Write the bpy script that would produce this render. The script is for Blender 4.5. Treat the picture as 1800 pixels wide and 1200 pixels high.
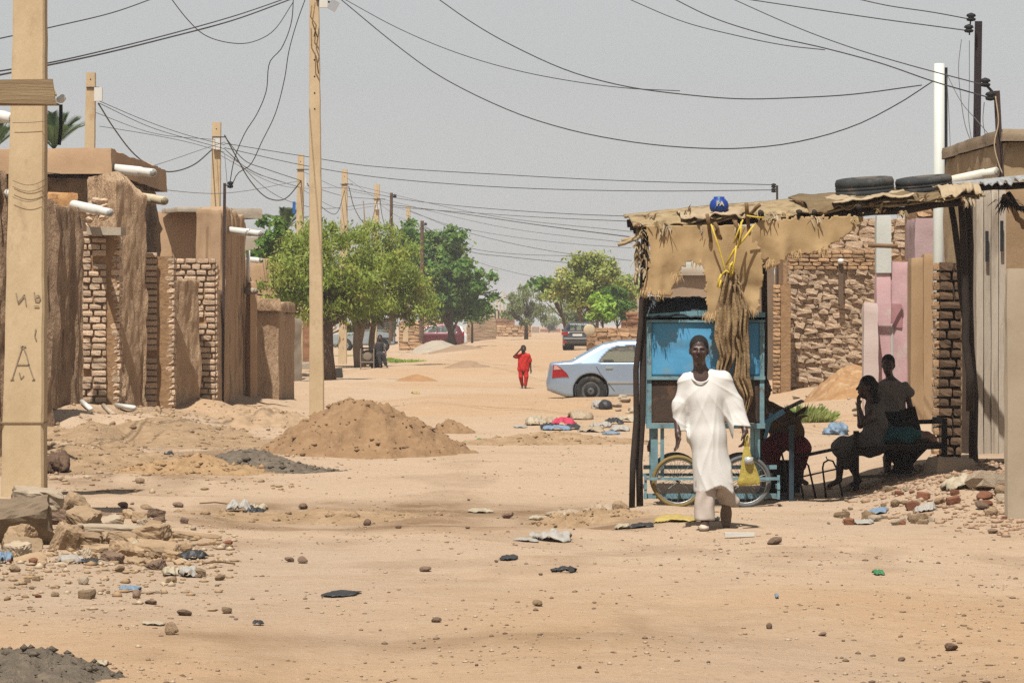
import bpy, math, random
import numpy as np
from mathutils import Vector, Matrix

for o in list(bpy.data.objects):
    bpy.data.objects.remove(o, do_unlink=True)
SC = bpy.context.scene
COL = SC.collection
R = math.radians
rnd = random.Random(7)

# ------------------------------------------------------------------ camera, sky, sun, exposure
FPX, HOR, EYE = 6500.0, 570.0, 1.75          # focal length in photo pixels, horizon row, eye height
cam = bpy.data.cameras.new('camera'); cam_o = bpy.data.objects.new('camera', cam); COL.objects.link(cam_o)
cam_o.location = (0, 0, EYE); cam_o.rotation_euler = (R(90), 0, 0)
cam.sensor_width = 36; cam.lens = 36 * FPX / 1800
cam.shift_y = -(600 - HOR) / 1800
cam.clip_start = 0.5; cam.clip_end = 9000
SC.camera = cam_o

SUN_EL, SUN_AZ = 64.0, 16.0                   # height; degrees left of straight behind the camera
sun = bpy.data.lights.new('sun', 'SUN'); sun.energy = 5.0; sun.angle = R(0.6); sun.color = (1, .95, .87)
sun_o = bpy.data.objects.new('sun', sun); COL.objects.link(sun_o)
sdir = Vector((-math.sin(R(SUN_AZ)) * math.cos(R(SUN_EL)), -math.cos(R(SUN_AZ)) * math.cos(R(SUN_EL)), math.sin(R(SUN_EL))))
sun_o.rotation_euler = sdir.to_track_quat('Z', 'Y').to_euler()

W = bpy.data.worlds.new('World'); SC.world = W; W.use_nodes = True
nt = W.node_tree; nt.nodes.clear()
sky = nt.nodes.new('ShaderNodeTexSky'); sky.sky_type = 'NISHITA'; sky.sun_disc = False
sky.sun_elevation = R(SUN_EL); sky.sun_rotation = R(180 + SUN_AZ)
sky.altitude = 300; sky.air_density = 1.0; sky.dust_density = 1.0; sky.ozone_density = 1.0
hs = nt.nodes.new('ShaderNodeHueSaturation'); hs.inputs['Saturation'].default_value = 0.12
bg = nt.nodes.new('ShaderNodeBackground'); bg.inputs[1].default_value = 0.060
out = nt.nodes.new('ShaderNodeOutputWorld')
nt.links.new(sky.outputs[0], hs.inputs['Color']); nt.links.new(hs.outputs[0], bg.inputs[0]); nt.links.new(bg.outputs[0], out.inputs[0])

SC.view_settings.view_transform = 'Standard'; SC.view_settings.look = 'None'
SC.view_settings.exposure = 0.58; SC.view_settings.gamma = 1.0; SC.view_settings.use_curve_mapping = False
SC.render.engine = 'CYCLES'
SC.cycles.max_bounces = 6; SC.cycles.diffuse_bounces = 3; SC.cycles.transparent_max_bounces = 12
SC.cycles.volume_bounces = 0; SC.cycles.sample_clamp_indirect = 3.0; SC.cycles.sample_clamp_direct = 12.0; SC.cycles.use_denoising = False

def P(px, row, d):                            # the point at distance d seen at that photo pixel
    return Vector(((px - 900) * d / FPX, d, EYE + (HOR - row) * d / FPX))
def PX(px, d): return (px - 900) * d / FPX
def PZ(row, d): return EYE + (HOR - row) * d / FPX

# ------------------------------------------------------------------ materials
MATS = {}
KC = .65                                      # colours below are written for a one-stop brighter print
def _n(nt, t, **kw):
    n = nt.nodes.new(t)
    for k, v in kw.items(): setattr(n, k, v)
    return n
def mat(name, c1, c2=None, scale=4, rough=.9, bump=.25, bscale=25, stretch=(1, 1, 1), c3=None, s3=1.5, t3=(.52, .62),
        metal=0, rand=0.0, spec=.25, bdist=.02, alpha=None, trans=0, coat=0):
    if name in MATS: return MATS[name]
    m = bpy.data.materials.new(name); m.use_nodes = True; nt = m.node_tree
    b = nt.nodes['Principled BSDF']; L = nt.links.new
    b.inputs['Roughness'].default_value = rough; b.inputs['Metallic'].default_value = metal
    b.inputs['Specular IOR Level'].default_value = spec
    if coat: b.inputs['Coat Weight'].default_value = coat; b.inputs['Coat Roughness'].default_value = .08
    c2 = c2 or tuple(x * .72 for x in c1)
    c1, c2 = (tuple(x * KC for x in q) for q in (c1, c2)); c3 = tuple(x * KC for x in c3) if c3 else None
    tc = _n(nt, 'ShaderNodeTexCoord'); mp = _n(nt, 'ShaderNodeMapping'); mp.inputs['Scale'].default_value = stretch
    L(tc.outputs['Object'], mp.inputs[0])
    vec = mp.outputs[0]
    oi = None
    if rand:
        oi = _n(nt, 'ShaderNodeObjectInfo')
        ad = _n(nt, 'ShaderNodeVectorMath', operation='ADD'); ml = _n(nt, 'ShaderNodeMath', operation='MULTIPLY')
        L(oi.outputs['Random'], ml.inputs[0]); ml.inputs[1].default_value = 37.0
        L(vec, ad.inputs[0]); L(ml.outputs[0], ad.inputs[1]); vec = ad.outputs[0]
    nz = _n(nt, 'ShaderNodeTexNoise'); nz.inputs['Scale'].default_value = scale; nz.inputs['Detail'].default_value = 9; nz.inputs['Roughness'].default_value = .62
    L(vec, nz.inputs['Vector'])
    rp = _n(nt, 'ShaderNodeValToRGB'); rp.color_ramp.elements[0].position = .34; rp.color_ramp.elements[1].position = .66
    rp.color_ramp.elements[0].color = (*c2, 1); rp.color_ramp.elements[1].color = (*c1, 1)
    L(nz.outputs['Fac'], rp.inputs[0]); colour = rp.outputs[0]
    if c3:
        n3 = _n(nt, 'ShaderNodeTexNoise'); n3.inputs['Scale'].default_value = s3; n3.inputs['Detail'].default_value = 7; n3.inputs['Roughness'].default_value = .65
        L(vec, n3.inputs['Vector'])
        mr = _n(nt, 'ShaderNodeMapRange'); mr.inputs[1].default_value = t3[0]; mr.inputs[2].default_value = t3[1]
        L(n3.outputs['Fac'], mr.inputs[0])
        mx = _n(nt, 'ShaderNodeMixRGB'); L(mr.outputs[0], mx.inputs[0]); L(colour, mx.inputs[1]); mx.inputs[2].default_value = (*c3, 1)
        colour = mx.outputs[0]
    if rand:
        h2 = _n(nt, 'ShaderNodeHueSaturation'); mr = _n(nt, 'ShaderNodeMapRange')
        mr.inputs[3].default_value = 1 - rand; mr.inputs[4].default_value = 1 + rand
        L(oi.outputs['Random'], mr.inputs[0]); L(mr.outputs[0], h2.inputs['Value']); L(colour, h2.inputs['Color']); colour = h2.outputs[0]
    L(colour, b.inputs['Base Color'])
    if bump:
        nb = _n(nt, 'ShaderNodeTexNoise'); nb.inputs['Scale'].default_value = bscale; nb.inputs['Detail'].default_value = 8; nb.inputs['Roughness'].default_value = .65
        L(vec, nb.inputs['Vector'])
        bp = _n(nt, 'ShaderNodeBump'); bp.inputs['Strength'].default_value = bump; bp.inputs['Distance'].default_value = bdist
        L(nb.outputs['Fac'], bp.inputs['Height']); L(bp.outputs[0], b.inputs['Normal'])
    if alpha is not None: b.inputs['Alpha'].default_value = alpha
    if trans:                                  # thin translucent sheet: leaves, cloth, plastic
        tr = _n(nt, 'ShaderNodeBsdfTranslucent'); L(colour, tr.inputs[0])
        ms = _n(nt, 'ShaderNodeMixShader'); ms.inputs[0].default_value = trans
        L(b.outputs[0], ms.inputs[1]); L(tr.outputs[0], ms.inputs[2]); L(ms.outputs[0], nt.nodes['Material Output'].inputs[0])
    MATS[name] = m
    return m
def glass(name, tint=(.6, .68, .66), tr=.62, rough=.03):
    if name in MATS: return MATS[name]
    m = bpy.data.materials.new(name); m.use_nodes = True; nt = m.node_tree; nt.nodes.clear(); L = nt.links.new
    o = _n(nt, 'ShaderNodeOutputMaterial'); t = _n(nt, 'ShaderNodeBsdfTransparent'); t.inputs[0].default_value = (*tint, 1)
    g = _n(nt, 'ShaderNodeBsdfGlossy'); g.inputs['Roughness'].default_value = rough; g.inputs[0].default_value = (.9, .9, .9, 1)
    x = _n(nt, 'ShaderNodeMixShader'); x.inputs[0].default_value = 1 - tr
    L(t.outputs[0], x.inputs[1]); L(g.outputs[0], x.inputs[2]); L(x.outputs[0], o.inputs[0])
    MATS[name] = m
    return m

# ------------------------------------------------------------------ noise, terrain
_tab = np.random.RandomState(3).rand(256, 256)
def vn(x, y, s=0):                             # smooth value noise in -1..1
    x = np.asarray(x, float) + s * 17.3; y = np.asarray(y, float) + s * 31.7
    xi = np.floor(x).astype(int); yi = np.floor(y).astype(int); u = x - xi; v = y - yi
    u = u * u * (3 - 2 * u); v = v * v * (3 - 2 * v)
    t = lambda a, b: _tab[a & 255, b & 255]
    return 2 * ((t(xi, yi) * (1 - u) + t(xi + 1, yi) * u) * (1 - v) + (t(xi, yi + 1) * (1 - u) + t(xi + 1, yi + 1) * u) * v) - 1
def fbm(x, y, s=0, n=4):
    r = 0; a = .5
    for k in range(n):
        r = r + a * vn(x * 2 ** k, y * 2 ** k, s + k * 3); a *= .5
    return r
def ss(t): t = np.clip(t, 0, 1); return t * t * (3 - 2 * t)
def bump_at(x, y, cx, cy, rx, ry): return np.exp(-((x - cx) / rx) ** 2 - ((y - cy) / ry) ** 2)

def hgt(x, y):
    x = np.asarray(x, float); y = np.asarray(y, float)
    h = .07 * vn(x / 3.2, y / 7, 1) + .03 * vn(x / 1.1, y / 1.9, 2) + .010 * vn(x / .35, y / .5, 3)
    near = ss((60 - y) / 30)
    h = h + near * .005 * vn(x / .12, y / .16, 4) + .02 * ss((y - 60) / 40) * vn(x / 1.5, y / 9, 5)
    h = h + ss((46 - y) / 14) * (.016 * vn(x / 4.5, y / .55, 7) + .012 * vn(x / 2.0, y / .3, 8)) + .02 * ss((50 - y) / 20) * vn(x / .9, y / 2.5, 9)   # old tyre and foot tracks across the street
    h = h + .42 * ss((y - 112) / 80) * ss((x + 6) / 5)                                   # the street climbs to the right
    h = h + .20 * ss((-3.6 - x) / 2.6) * ss((y - 39) / 14) * ss((120 - y) / 40) * (1 + .8 * vn(x / .9, y / 2.2, 6) + .4 * vn(x / .35, y / .8, 16))  # debris bank by the left walls
    h = h + .20 * ss((y - 70.5) / 4.5) * ss((92 - y) / 14) * ss((x + 3.4) / 2) * ss((5 - x) / 2)       # sandy step in front of the car
    h = h + .22 * ss((y - 118) / 7) * ss((150 - y) / 26) * ss((x + 6.5) / 2) * ss((2.5 - x) / 2)
    h = h - .10 * ss((y - 31.5) / 1.8) * ss((40 - y) / 4) * ss((x + 3.2) / 1.2) * ss((1.5 - x) / 1)    # shallow hollow
    h = h + .30 * ss((x - 3.1) / 1.5) * ss((y - 31.5) / 5) * ss((60 - y) / 15)                          # rubble bank on the right
    h = h + .35 * ss((x - 4.5) / 3) * ss((y - 62) / 20) * ss((130 - y) / 40)
    return h
def H(x, y): return float(hgt(x, y))
_DS = 12 * 1.002 ** np.arange(2160)
def G(px, row):                                # where the sight line through that pixel meets the ground
    hit = np.nonzero(PZ(row, _DS) <= hgt(PX(px, _DS), _DS))[0]
    d = float(_DS[hit[0]]) if len(hit) else 900.0
    return Vector((PX(px, d), d, H(PX(px, d), d)))

# ------------------------------------------------------------------ objects
ORG = {}
def T(name, label, cat, loc, group=None, rz=0):
    o = bpy.data.objects.new(name, None); COL.objects.link(o); o.empty_display_size = .2
    o.location = loc; o.rotation_euler = (0, 0, rz); ORG[o] = Vector(loc)
    o['label'] = label; o['category'] = cat
    if group: o['group'] = group
    return o
def tag(o, label=None, cat=None, group=None, kind=None):
    for k, v in (('label', label), ('category', cat), ('group', group), ('kind', kind)):
        if v: o[k] = v
    return o
def raw(name, V, F, m, parent=None, smooth=False, origin=None, edges=()):
    V = np.asarray(V, float).reshape(-1, 3)
    if parent is not None: org = np.array(ORG[parent])
    elif origin is not None: org = np.array(origin, float)
    else:
        lo, hi = V.min(0), V.max(0); org = np.array([(lo[0] + hi[0]) / 2, (lo[1] + hi[1]) / 2, lo[2]])
    me = bpy.data.meshes.new(name)
    if isinstance(F, np.ndarray):
        n = F.shape[1]
        me.vertices.add(len(V)); me.vertices.foreach_set('co', (V - org).ravel())
        me.loops.add(F.size); me.loops.foreach_set('vertex_index', F.ravel().astype(np.int32))
        me.polygons.add(len(F)); me.polygons.foreach_set('loop_start', np.arange(0, F.size, n, dtype=np.int32))
        me.update(calc_edges=True)
    else:
        me.from_pydata((V - org).tolist(), list(edges), F); me.update()
    if smooth: me.polygons.foreach_set('use_smooth', np.ones(len(me.polygons), bool))
    for mm in (m if isinstance(m, (list, tuple)) else [m]): me.materials.append(mm)
    o = bpy.data.objects.new(name, me); COL.objects.link(o)
    if parent is not None: o.parent = parent; ORG[o] = ORG[parent]
    else: o.location = org; ORG[o] = Vector(org)
    return o
def nth(i):
    return '%d%s' % (i, 'th' if 10 < i % 100 < 14 else {1: 'st', 2: 'nd', 3: 'rd'}.get(i % 10, 'th'))
def number_off(objs, text):                    # one label each, counted from the left of the picture
    for i, o in enumerate(sorted(objs, key=lambda o: o.location.x / o.location.y), 1): o['label'] = text % nth(i)
def copy_tree(o, parent=None):
    c = o.copy(); COL.objects.link(c); c.parent = parent
    for ch in o.children: copy_tree(ch, c)
    return c

class MB:
    def __init__(s): s.v = []; s.f = []
    def add(s, V, F):
        b = len(s.v); s.v += [tuple(p) for p in V]; s.f += [tuple(i + b for i in f) for f in F]; return s
    def box(s, c, size, rot=None, taper=1, jit=0):
        hx, hy, hz = (q / 2 for q in size); V = []
        M = rot if isinstance(rot, Matrix) else (Matrix.Rotation(rot, 3, 'Z') if rot else None)
        for k in (-1, 1):
            t = taper if k > 0 else 1
            for a, b in ((-1, -1), (1, -1), (1, 1), (-1, 1)):
                p = Vector((a * hx * t + rnd.uniform(-jit, jit), b * hy * t + rnd.uniform(-jit, jit), k * hz + rnd.uniform(-jit, jit)))
                if M: p = M @ p
                V.append(p + Vector(c))
        return s.add(V, [(3, 2, 1, 0), (4, 5, 6, 7), (0, 1, 5, 4), (1, 2, 6, 5), (2, 3, 7, 6), (3, 0, 4, 7)])
    def bar(s, a, b, w, h=None, up=(0, 0, 1)):
        a = Vector(a); b = Vector(b); d = (b - a); L = d.length; d.normalize(); h = h or w
        u = Vector(up)
        if abs(u.dot(d)) > .95: u = Vector((0, 1, 0))
        x = d.cross(u).normalized(); z = x.cross(d).normalized(); V = []
        for p in (a, b):
            for i, j in ((-1, -1), (1, -1), (1, 1), (-1, 1)): V.append(p + x * i * w / 2 + z * j * h / 2)
        return s.add(V, [(0, 1, 2, 3), (7, 6, 5, 4), (0, 4, 5, 1), (1, 5, 6, 2), (2, 6, 7, 3), (3, 7, 4, 0)])
    def tube(s, pts, r, n=6, cap=True):
        pts = [Vector(p) for p in pts]; rr = r if isinstance(r, (list, tuple)) else [r] * len(pts)
        V = []; prev = None
        for i, p in enumerate(pts):
            d = (pts[min(i + 1, len(pts) - 1)] - pts[max(i - 1, 0)]).normalized()
            if prev is None:
                u = Vector((0, 0, 1)) if abs(d.z) < .9 else Vector((1, 0, 0))
                x = d.cross(u).normalized()
            else: x = (prev - d * prev.dot(d)).normalized()
            y = d.cross(x); prev = x
            for k in range(n):
                a = 2 * math.pi * k / n; V.append(p + (x * math.cos(a) + y * math.sin(a)) * rr[i])
        F = []
        for i in range(len(pts) - 1):
            for k in range(n):
                q = (k + 1) % n; F.append((i * n + k, i * n + q, (i + 1) * n + q, (i + 1) * n + k))
        if cap: F.append(tuple(reversed(range(n)))); F.append(tuple(range((len(pts) - 1) * n, len(pts) * n)))
        return s.add(V, F)
    def lathe(s, prof, c=(0, 0, 0), n=16, axis='Z'):
        V = []
        for r, z in prof:
            for k in range(n):
                a = 2 * math.pi * k / n; p = (r * math.cos(a), r * math.sin(a), z)
                if axis == 'Y': p = (p[0], p[2], p[1])
                if axis == 'X': p = (p[2], p[0], p[1])
                V.append((p[0] + c[0], p[1] + c[1], p[2] + c[2]))
        F = []
        for i in range(len(prof) - 1):
            for k in range(n):
                q = (k + 1) % n; f = (i * n + k, i * n + q, (i + 1) * n + q, (i + 1) * n + k)
                F.append(f if axis != 'Y' else f[::-1])
        return s.add(V, F)
    def prism(s, poly, y0, y1):                # outline in x,z pushed along y
        n = len(poly); V = [(x, y0, z) for x, z in poly] + [(x, y1, z) for x, z in poly]
        F = [tuple(range(n)), tuple(range(2 * n - 1, n - 1, -1))] + [((k + 1) % n, k, n + k, n + (k + 1) % n) for k in range(n)]
        return s.add(V, F)
    def move(s, M):
        s.v = [tuple(M @ Vector(p)) for p in s.v]; return s
    def build(s, name, m, parent=None, smooth=False, origin=None):
        return raw(name, s.v, s.f, m, parent, smooth, origin)

def rock_mesh(seed, sub=1, angular=.35, sx=1, sy=1, sz=1):
    r = random.Random(seed)
    import bmesh
    bm = bmesh.new(); bmesh.ops.create_icosphere(bm, subdivisions=sub, radius=.5)
    planes = [(Vector((r.gauss(0, 1), r.gauss(0, 1), r.gauss(0, 1))).normalized(), r.uniform(.26, .44)) for _ in range(9)]
    for v in bm.verts:
        for n, d in planes:
            t = v.co.dot(n)
            if t > d: v.co -= n * (t - d) * (1 - angular * .3)
        v.co += Vector((r.uniform(-1, 1), r.uniform(-1, 1), r.uniform(-1, 1))) * .02
        v.co.x *= sx; v.co.y *= sy; v.co.z *= sz
    V = [tuple(v.co) for v in bm.verts]; F = [tuple(v.index for v in f.verts) for f in bm.faces]; bm.free()
    return V, F
def brick_geo(seed, w=1, d=1, h=1, rough=.05):
    r = random.Random(seed); V = []; idx = {}
    for i in range(3):
        for j in range(3):
            for k in range(3):
                if i == j == k == 1: continue
                p = [(i - 1), (j - 1), (k - 1)]; n = sum(abs(q) for q in p)
                sc = (1, 1, .96, .88)[n]
                idx[i, j, k] = len(V); V.append((p[0] * .5 * w * (sc if n > 1 else 1) + r.uniform(-1, 1) * rough * w, p[1] * .5 * d * (sc if n > 1 else 1) + r.uniform(-1, 1) * rough * d, p[2] * .5 * h * (sc if n > 1 else 1) + r.uniform(-1, 1) * rough * 1.5 * h))
    F = []
    for ax in range(3):
        for e in (0, 2):
            for a in (0, 1):
                for b in (0, 1):
                    def ix(u, v):
                        q = [0, 0, 0]; q[ax] = e; q[(ax + 1) % 3] = u; q[(ax + 2) % 3] = v; return idx[tuple(q)]
                    f = [ix(a, b), ix(a + 1, b), ix(a + 1, b + 1), ix(a, b + 1)]
                    F.append(tuple(f if e == 2 else f[::-1]))
    return V, F
_meshes = {}
def shared(name, key, geo, m, parent=None, loc=(0, 0, 0), rot=(0, 0, 0), scale=(1, 1, 1), smooth=False):
    k = (key, m.name)
    if k not in _meshes:
        me = bpy.data.meshes.new(name); V, F = geo(); me.from_pydata(V, [], F); me.materials.append(m)
        if smooth: me.polygons.foreach_set('use_smooth', np.ones(len(me.polygons), bool))
        _meshes[k] = me
    o = bpy.data.objects.new(name, _meshes[k]); COL.objects.link(o)
    l = Vector(loc)
    if parent is not None: o.parent = parent; l = l - ORG[parent]
    o.location = l; o.rotation_euler = rot; o.scale = scale
    return o

# signed-distance bodies: one continuous skin grown from tapered limbs
class SDF:
    def __init__(s, lo, hi, h):
        s.lo = np.array(lo, float); s.h = h; s.n = np.ceil((np.array(hi) - s.lo) / h).astype(int) + 1
        s.F = np.full(s.n, 9.0, np.float32)
        s.ax = [s.lo[i] + h * np.arange(s.n[i]) for i in range(3)]
    def _win(s, lo, hi):
        a = np.clip(np.floor((np.array(lo) - s.lo) / s.h).astype(int), 0, s.n - 1); b = np.clip(np.ceil((np.array(hi) - s.lo) / s.h).astype(int) + 1, 1, s.n)
        sl = tuple(slice(a[i], max(b[i], a[i] + 1)) for i in range(3))
        g = np.meshgrid(*(s.ax[i][sl[i]] for i in range(3)), indexing='ij')
        return sl, g
    def _min(s, sl, D, k):
        A = s.F[sl]
        if k > 0:
            hh = np.clip(k - np.abs(A - D), 0, None) / k; s.F[sl] = np.minimum(A, D) - hh * hh * k * .25
        else: s.F[sl] = np.minimum(A, D)
    def cone(s, a, b, ra, rb, k=.03, flat=None):
        a = np.array(a, float); b = np.array(b, float); m = max(ra, rb) + .08 + k
        sl, g = s._win(np.minimum(a, b) - m, np.maximum(a, b) + m)
        d = b - a; q = [g[i] - a[i] for i in range(3)]
        t = np.clip((q[0] * d[0] + q[1] * d[1] + q[2] * d[2]) / max(d @ d, 1e-9), 0, 1)
        e = [q[i] - t * d[i] for i in range(3)]
        if flat: e = [e[i] / flat[i] for i in range(3)]
        D = np.sqrt(e[0] ** 2 + e[1] ** 2 + e[2] ** 2) - (ra + (rb - ra) * t)
        s._min(sl, D, k); return s
    def _ell(s, c, r, rot=None):
        c = np.array(c, float); r = np.array(r, float); m = r.max() + .1
        sl, g = s._win(c - m, c + m); q = [g[i] - c[i] for i in range(3)]
        if rot is not None:
            M = np.array(rot); q = [sum(M[j][i] * q[j] for j in range(3)) for i in range(3)]
        k0 = np.sqrt(sum((q[i] / r[i]) ** 2 for i in range(3))); k1 = np.sqrt(sum((q[i] / r[i] ** 2) ** 2 for i in range(3))) + 1e-9
        return sl, k0 * (k0 - 1) / k1
    def ell(s, c, r, k=.03, rot=None):
        sl, D = s._ell(c, r, rot); s._min(sl, D, k); return s
    def sub(s, c, r, k=.02, rot=None):
        sl, D = s._ell(c, r, rot); A = s.F[sl]; D = -D
        hh = np.clip(k - np.abs(A - D), 0, None) / k; s.F[sl] = np.maximum(A, D) + hh * hh * k * .25; return s
    def grid(s): return np.meshgrid(*s.ax, indexing='ij')
    def mesh(s):
        F = s.F; n = np.array(F.shape) - 1
        c = [F[i:i + n[0], j:j + n[1], k:k + n[2]] < 0 for i in (0, 1) for j in (0, 1) for k in (0, 1)]
        cnt = sum(x.astype(np.int8) for x in c); act = (cnt > 0) & (cnt < 8)
        I = np.argwhere(act); vid = np.full(act.shape, -1, np.int64); vid[act] = np.arange(len(I))
        acc = np.zeros((len(I), 3)); num = np.zeros(len(I)); cor = [(i, j, k) for i in (0, 1) for j in (0, 1) for k in (0, 1)]
        for a in cor:
            for axn in range(3):
                if a[axn]: continue
                b = list(a); b[axn] = 1
                fa = F[I[:, 0] + a[0], I[:, 1] + a[1], I[:, 2] + a[2]]; fb = F[I[:, 0] + b[0], I[:, 1] + b[1], I[:, 2] + b[2]]
                m = (fa < 0) != (fb < 0); t = np.where(m, fa / np.where(m, fa - fb, 1), 0)
                p = np.array(a, float)[None].repeat(len(I), 0); p[:, axn] += t
                acc += p * m[:, None]; num += m
        V = s.lo + (I + acc / np.maximum(num, 1)[:, None]) * s.h
        Q = []
        neg = F < 0
        for axn in range(3):
            u, v = (axn + 1) % 3, (axn + 2) % 3
            sl0 = [slice(1, -1)] * 3; sl0[axn] = slice(0, -1); sl1 = [slice(1, -1)] * 3; sl1[axn] = slice(1, None)
            A = neg[tuple(sl0)]; B = neg[tuple(sl1)]; E = np.argwhere(A != B)
            if not len(E): continue
            s0 = A[E[:, 0], E[:, 1], E[:, 2]]
            base = E + 1; base[:, axn] -= 1
            def cell(du, dv):
                q = base.copy(); q[:, u] += du; q[:, v] += dv; return vid[q[:, 0], q[:, 1], q[:, 2]]
            f = np.stack([cell(-1, -1), cell(0, -1), cell(0, 0), cell(-1, 0)], 1)
            f[~s0] = f[~s0][:, ::-1]; Q.append(f)
        return V, np.concatenate(Q)
    def build(s, name, m, parent, M=None, smooth=True):
        V, F = s.mesh()
        if M is not None: V = V @ np.array(M.to_3x3()).T + np.array(M.translation)
        if parent is not None and M is None: V = V + np.array(ORG[parent])
        return raw(name, V, F, m, parent, smooth)
# ------------------------------------------------------------------ ground
ys = [9.0]
while ys[-1] < 70: ys.append(ys[-1] * 1.0026)
while ys[-1] < 260: ys.append(ys[-1] * 1.006)
while ys[-1] < 4200: ys.append(ys[-1] * 1.05)
ys = np.array([-60, -20, 0] + ys)
xs = list(np.arange(-8, 8.001, .07)); w = .12
a = 8.0; rx = []
while a < 3500: a += w; w *= 1.12; rx.append(a)
xs = np.array([-q for q in rx[::-1]] + xs + rx)
GX, GY = np.meshgrid(xs, ys)
GZ = hgt(GX, GY)
nx, ny = len(xs), len(ys)
ii = np.arange(nx * ny).reshape(ny, nx)
quads = np.stack([ii[:-1, :-1], ii[:-1, 1:], ii[1:, 1:], ii[1:, :-1]], -1).reshape(-1, 4)
GV = np.stack([GX, GY, GZ], -1).reshape(-1, 3)

# soils: pink sand, orange sand, brown dirt, pale dust
def soil(x, y):
    n1 = fbm(x / 2.6, y / 6, 11); n2 = fbm(x / 1.0, y / 2.5, 12); n3 = fbm(x / 5, y / 12, 13)
    orange = ss(.35 + .9 * n1 + .5 * ss((24 - y) / 3) + .45 * ss((y - 70) / 12) * ss((x + 4) / 3) - .55 * ss((y - 25) / 3) * ss((66 - y) / 12))
    orange = np.maximum(orange, ss((y - 70.2) / 1.5) * ss((79 - y) / 3) * ss((x + 3.2) / 1.5) * ss((4 - x) / 2) * .95)
    orange = np.maximum(orange, .9 * ss((y - 118) / 5) * ss((138 - y) / 12) * ss((x + 6) / 2) * ss((2 - x) / 2))
    dirt = 1.0 * ss((y - 31.4) / 1.0) * ss((38.5 - y) / 2.5) * ss((x + 3.3) / .9) * ss((1.6 - x) / .8) * ss(.75 + 1.2 * n2)
    dirt = dirt + .85 * ss((n2 + .12) / .25) * ss((-2.2 - x) / 2.0) * ss((y - 38) / 5) * ss((75 - y) / 20)
    dirt = dirt + .55 * np.exp(-((y - 20.2 - .25 * n2) / .45) ** 2) * ss((x + 2.6) / 1.5) * ss((2.2 - x) / 2)
    dirt = dirt + .4 * ss((x - 2.6) / 1.0) * ss((y - 29.3) / 1.5) * ss((34 - y) / 2) * ss(.6 + n2)
    dirt = dirt + .32 * ss((n2 - .12) / .2) * ss((60 - y) / 20)
    grey = ss((n3 - .05) / .3) * ss((60 - y) / 25) * .6 + .7 * np.exp(-((y - 25 + x * .3) / .5) ** 2) * ss((-2.2 - x) / 1.2)
    return np.clip(orange, 0, 1), np.clip(dirt, 0, 1), np.clip(grey, 0, 1)
so, sd, sg = soil(GV[:, 0], GV[:, 1])
def ground_mat():
    m = bpy.data.materials.new('sand_ground'); m.use_nodes = True; nt = m.node_tree; L = nt.links.new
    b = nt.nodes['Principled BSDF']; b.inputs['Roughness'].default_value = .95; b.inputs['Specular IOR Level'].default_value = .1
    at = _n(nt, 'ShaderNodeAttribute', attribute_name='soil'); sp = _n(nt, 'ShaderNodeSeparateColor'); L(at.outputs['Color'], sp.inputs[0])
    geo = _n(nt, 'ShaderNodeNewGeometry')
    def noise(s, d=8, r=.65):
        n = _n(nt, 'ShaderNodeTexNoise'); n.inputs['Scale'].default_value = s; n.inputs['Detail'].default_value = d; n.inputs['Roughness'].default_value = r
        L(geo.outputs['Position'], n.inputs['Vector']); return n.outputs['Fac']
    def mix(f, c, col):
        x = _n(nt, 'ShaderNodeMixRGB'); L(f, x.inputs[0])
        if isinstance(c, tuple): x.inputs[1].default_value = (*(q * KC for q in c), 1)
        else: L(c, x.inputs[1])
        x.inputs[2].default_value = (*(q * KC for q in col), 1); return x.outputs[0]
    def rng(f, a, b_, lo=0, hi=1):
        q = _n(nt, 'ShaderNodeMapRange'); L(f, q.inputs[0]); q.inputs[1].default_value = a; q.inputs[2].default_value = b_; q.inputs[3].default_value = lo; q.inputs[4].default_value = hi; return q.outputs[0]
    def mul(a, b_):
        q = _n(nt, 'ShaderNodeMath', operation='MULTIPLY'); L(a, q.inputs[0]); L(b_, q.inputs[1]); return q.outputs[0]
    c = mix(sp.outputs[0], (.560, .412, .286), (.535, .360, .218))
    c = mix(sp.outputs[2], c, (.490, .372, .272))
    c = mix(mul(sp.outputs[1], rng(noise(1.7), .3, .6, .35, 1)), c, (.255, .160, .088))
    c = mix(rng(noise(.9), .5, .72, 0, .35), c, (.38, .25, .15))
    c = mix(rng(noise(3.2, 9), .52, .68, 0, .4), c, (.56, .43, .31))
    c = mix(rng(noise(14), .56, .70, 0, .45), c, (.30, .19, .11))
    c = mix(rng(noise(26, 4), .63, .70, 0, .65), c, (.66, .52, .38))
    c = mix(rng(noise(45, 3), .66, .72, 0, .8), c, (.14, .09, .055))
    L(c, b.inputs['Base Color'])
    bp = _n(nt, 'ShaderNodeBump'); bp.inputs['Strength'].default_value = .8; bp.inputs['Distance'].default_value = .055
    L(noise(7, 11, .72), bp.inputs['Height']); L(bp.outputs[0], b.inputs['Normal'])
    return m
MG = ground_mat()
ground = raw('ground', GV, quads, MG, smooth=True, origin=(0, 0, 0))
at = ground.data.attributes.new('soil', 'FLOAT_COLOR', 'POINT')
at.data.foreach_set('color', np.stack([so, sd, sg, np.ones_like(so)], 1).ravel())
tag(ground, 'uneven pink and orange sand street strewn with gravel', 'ground', kind='structure')

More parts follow.
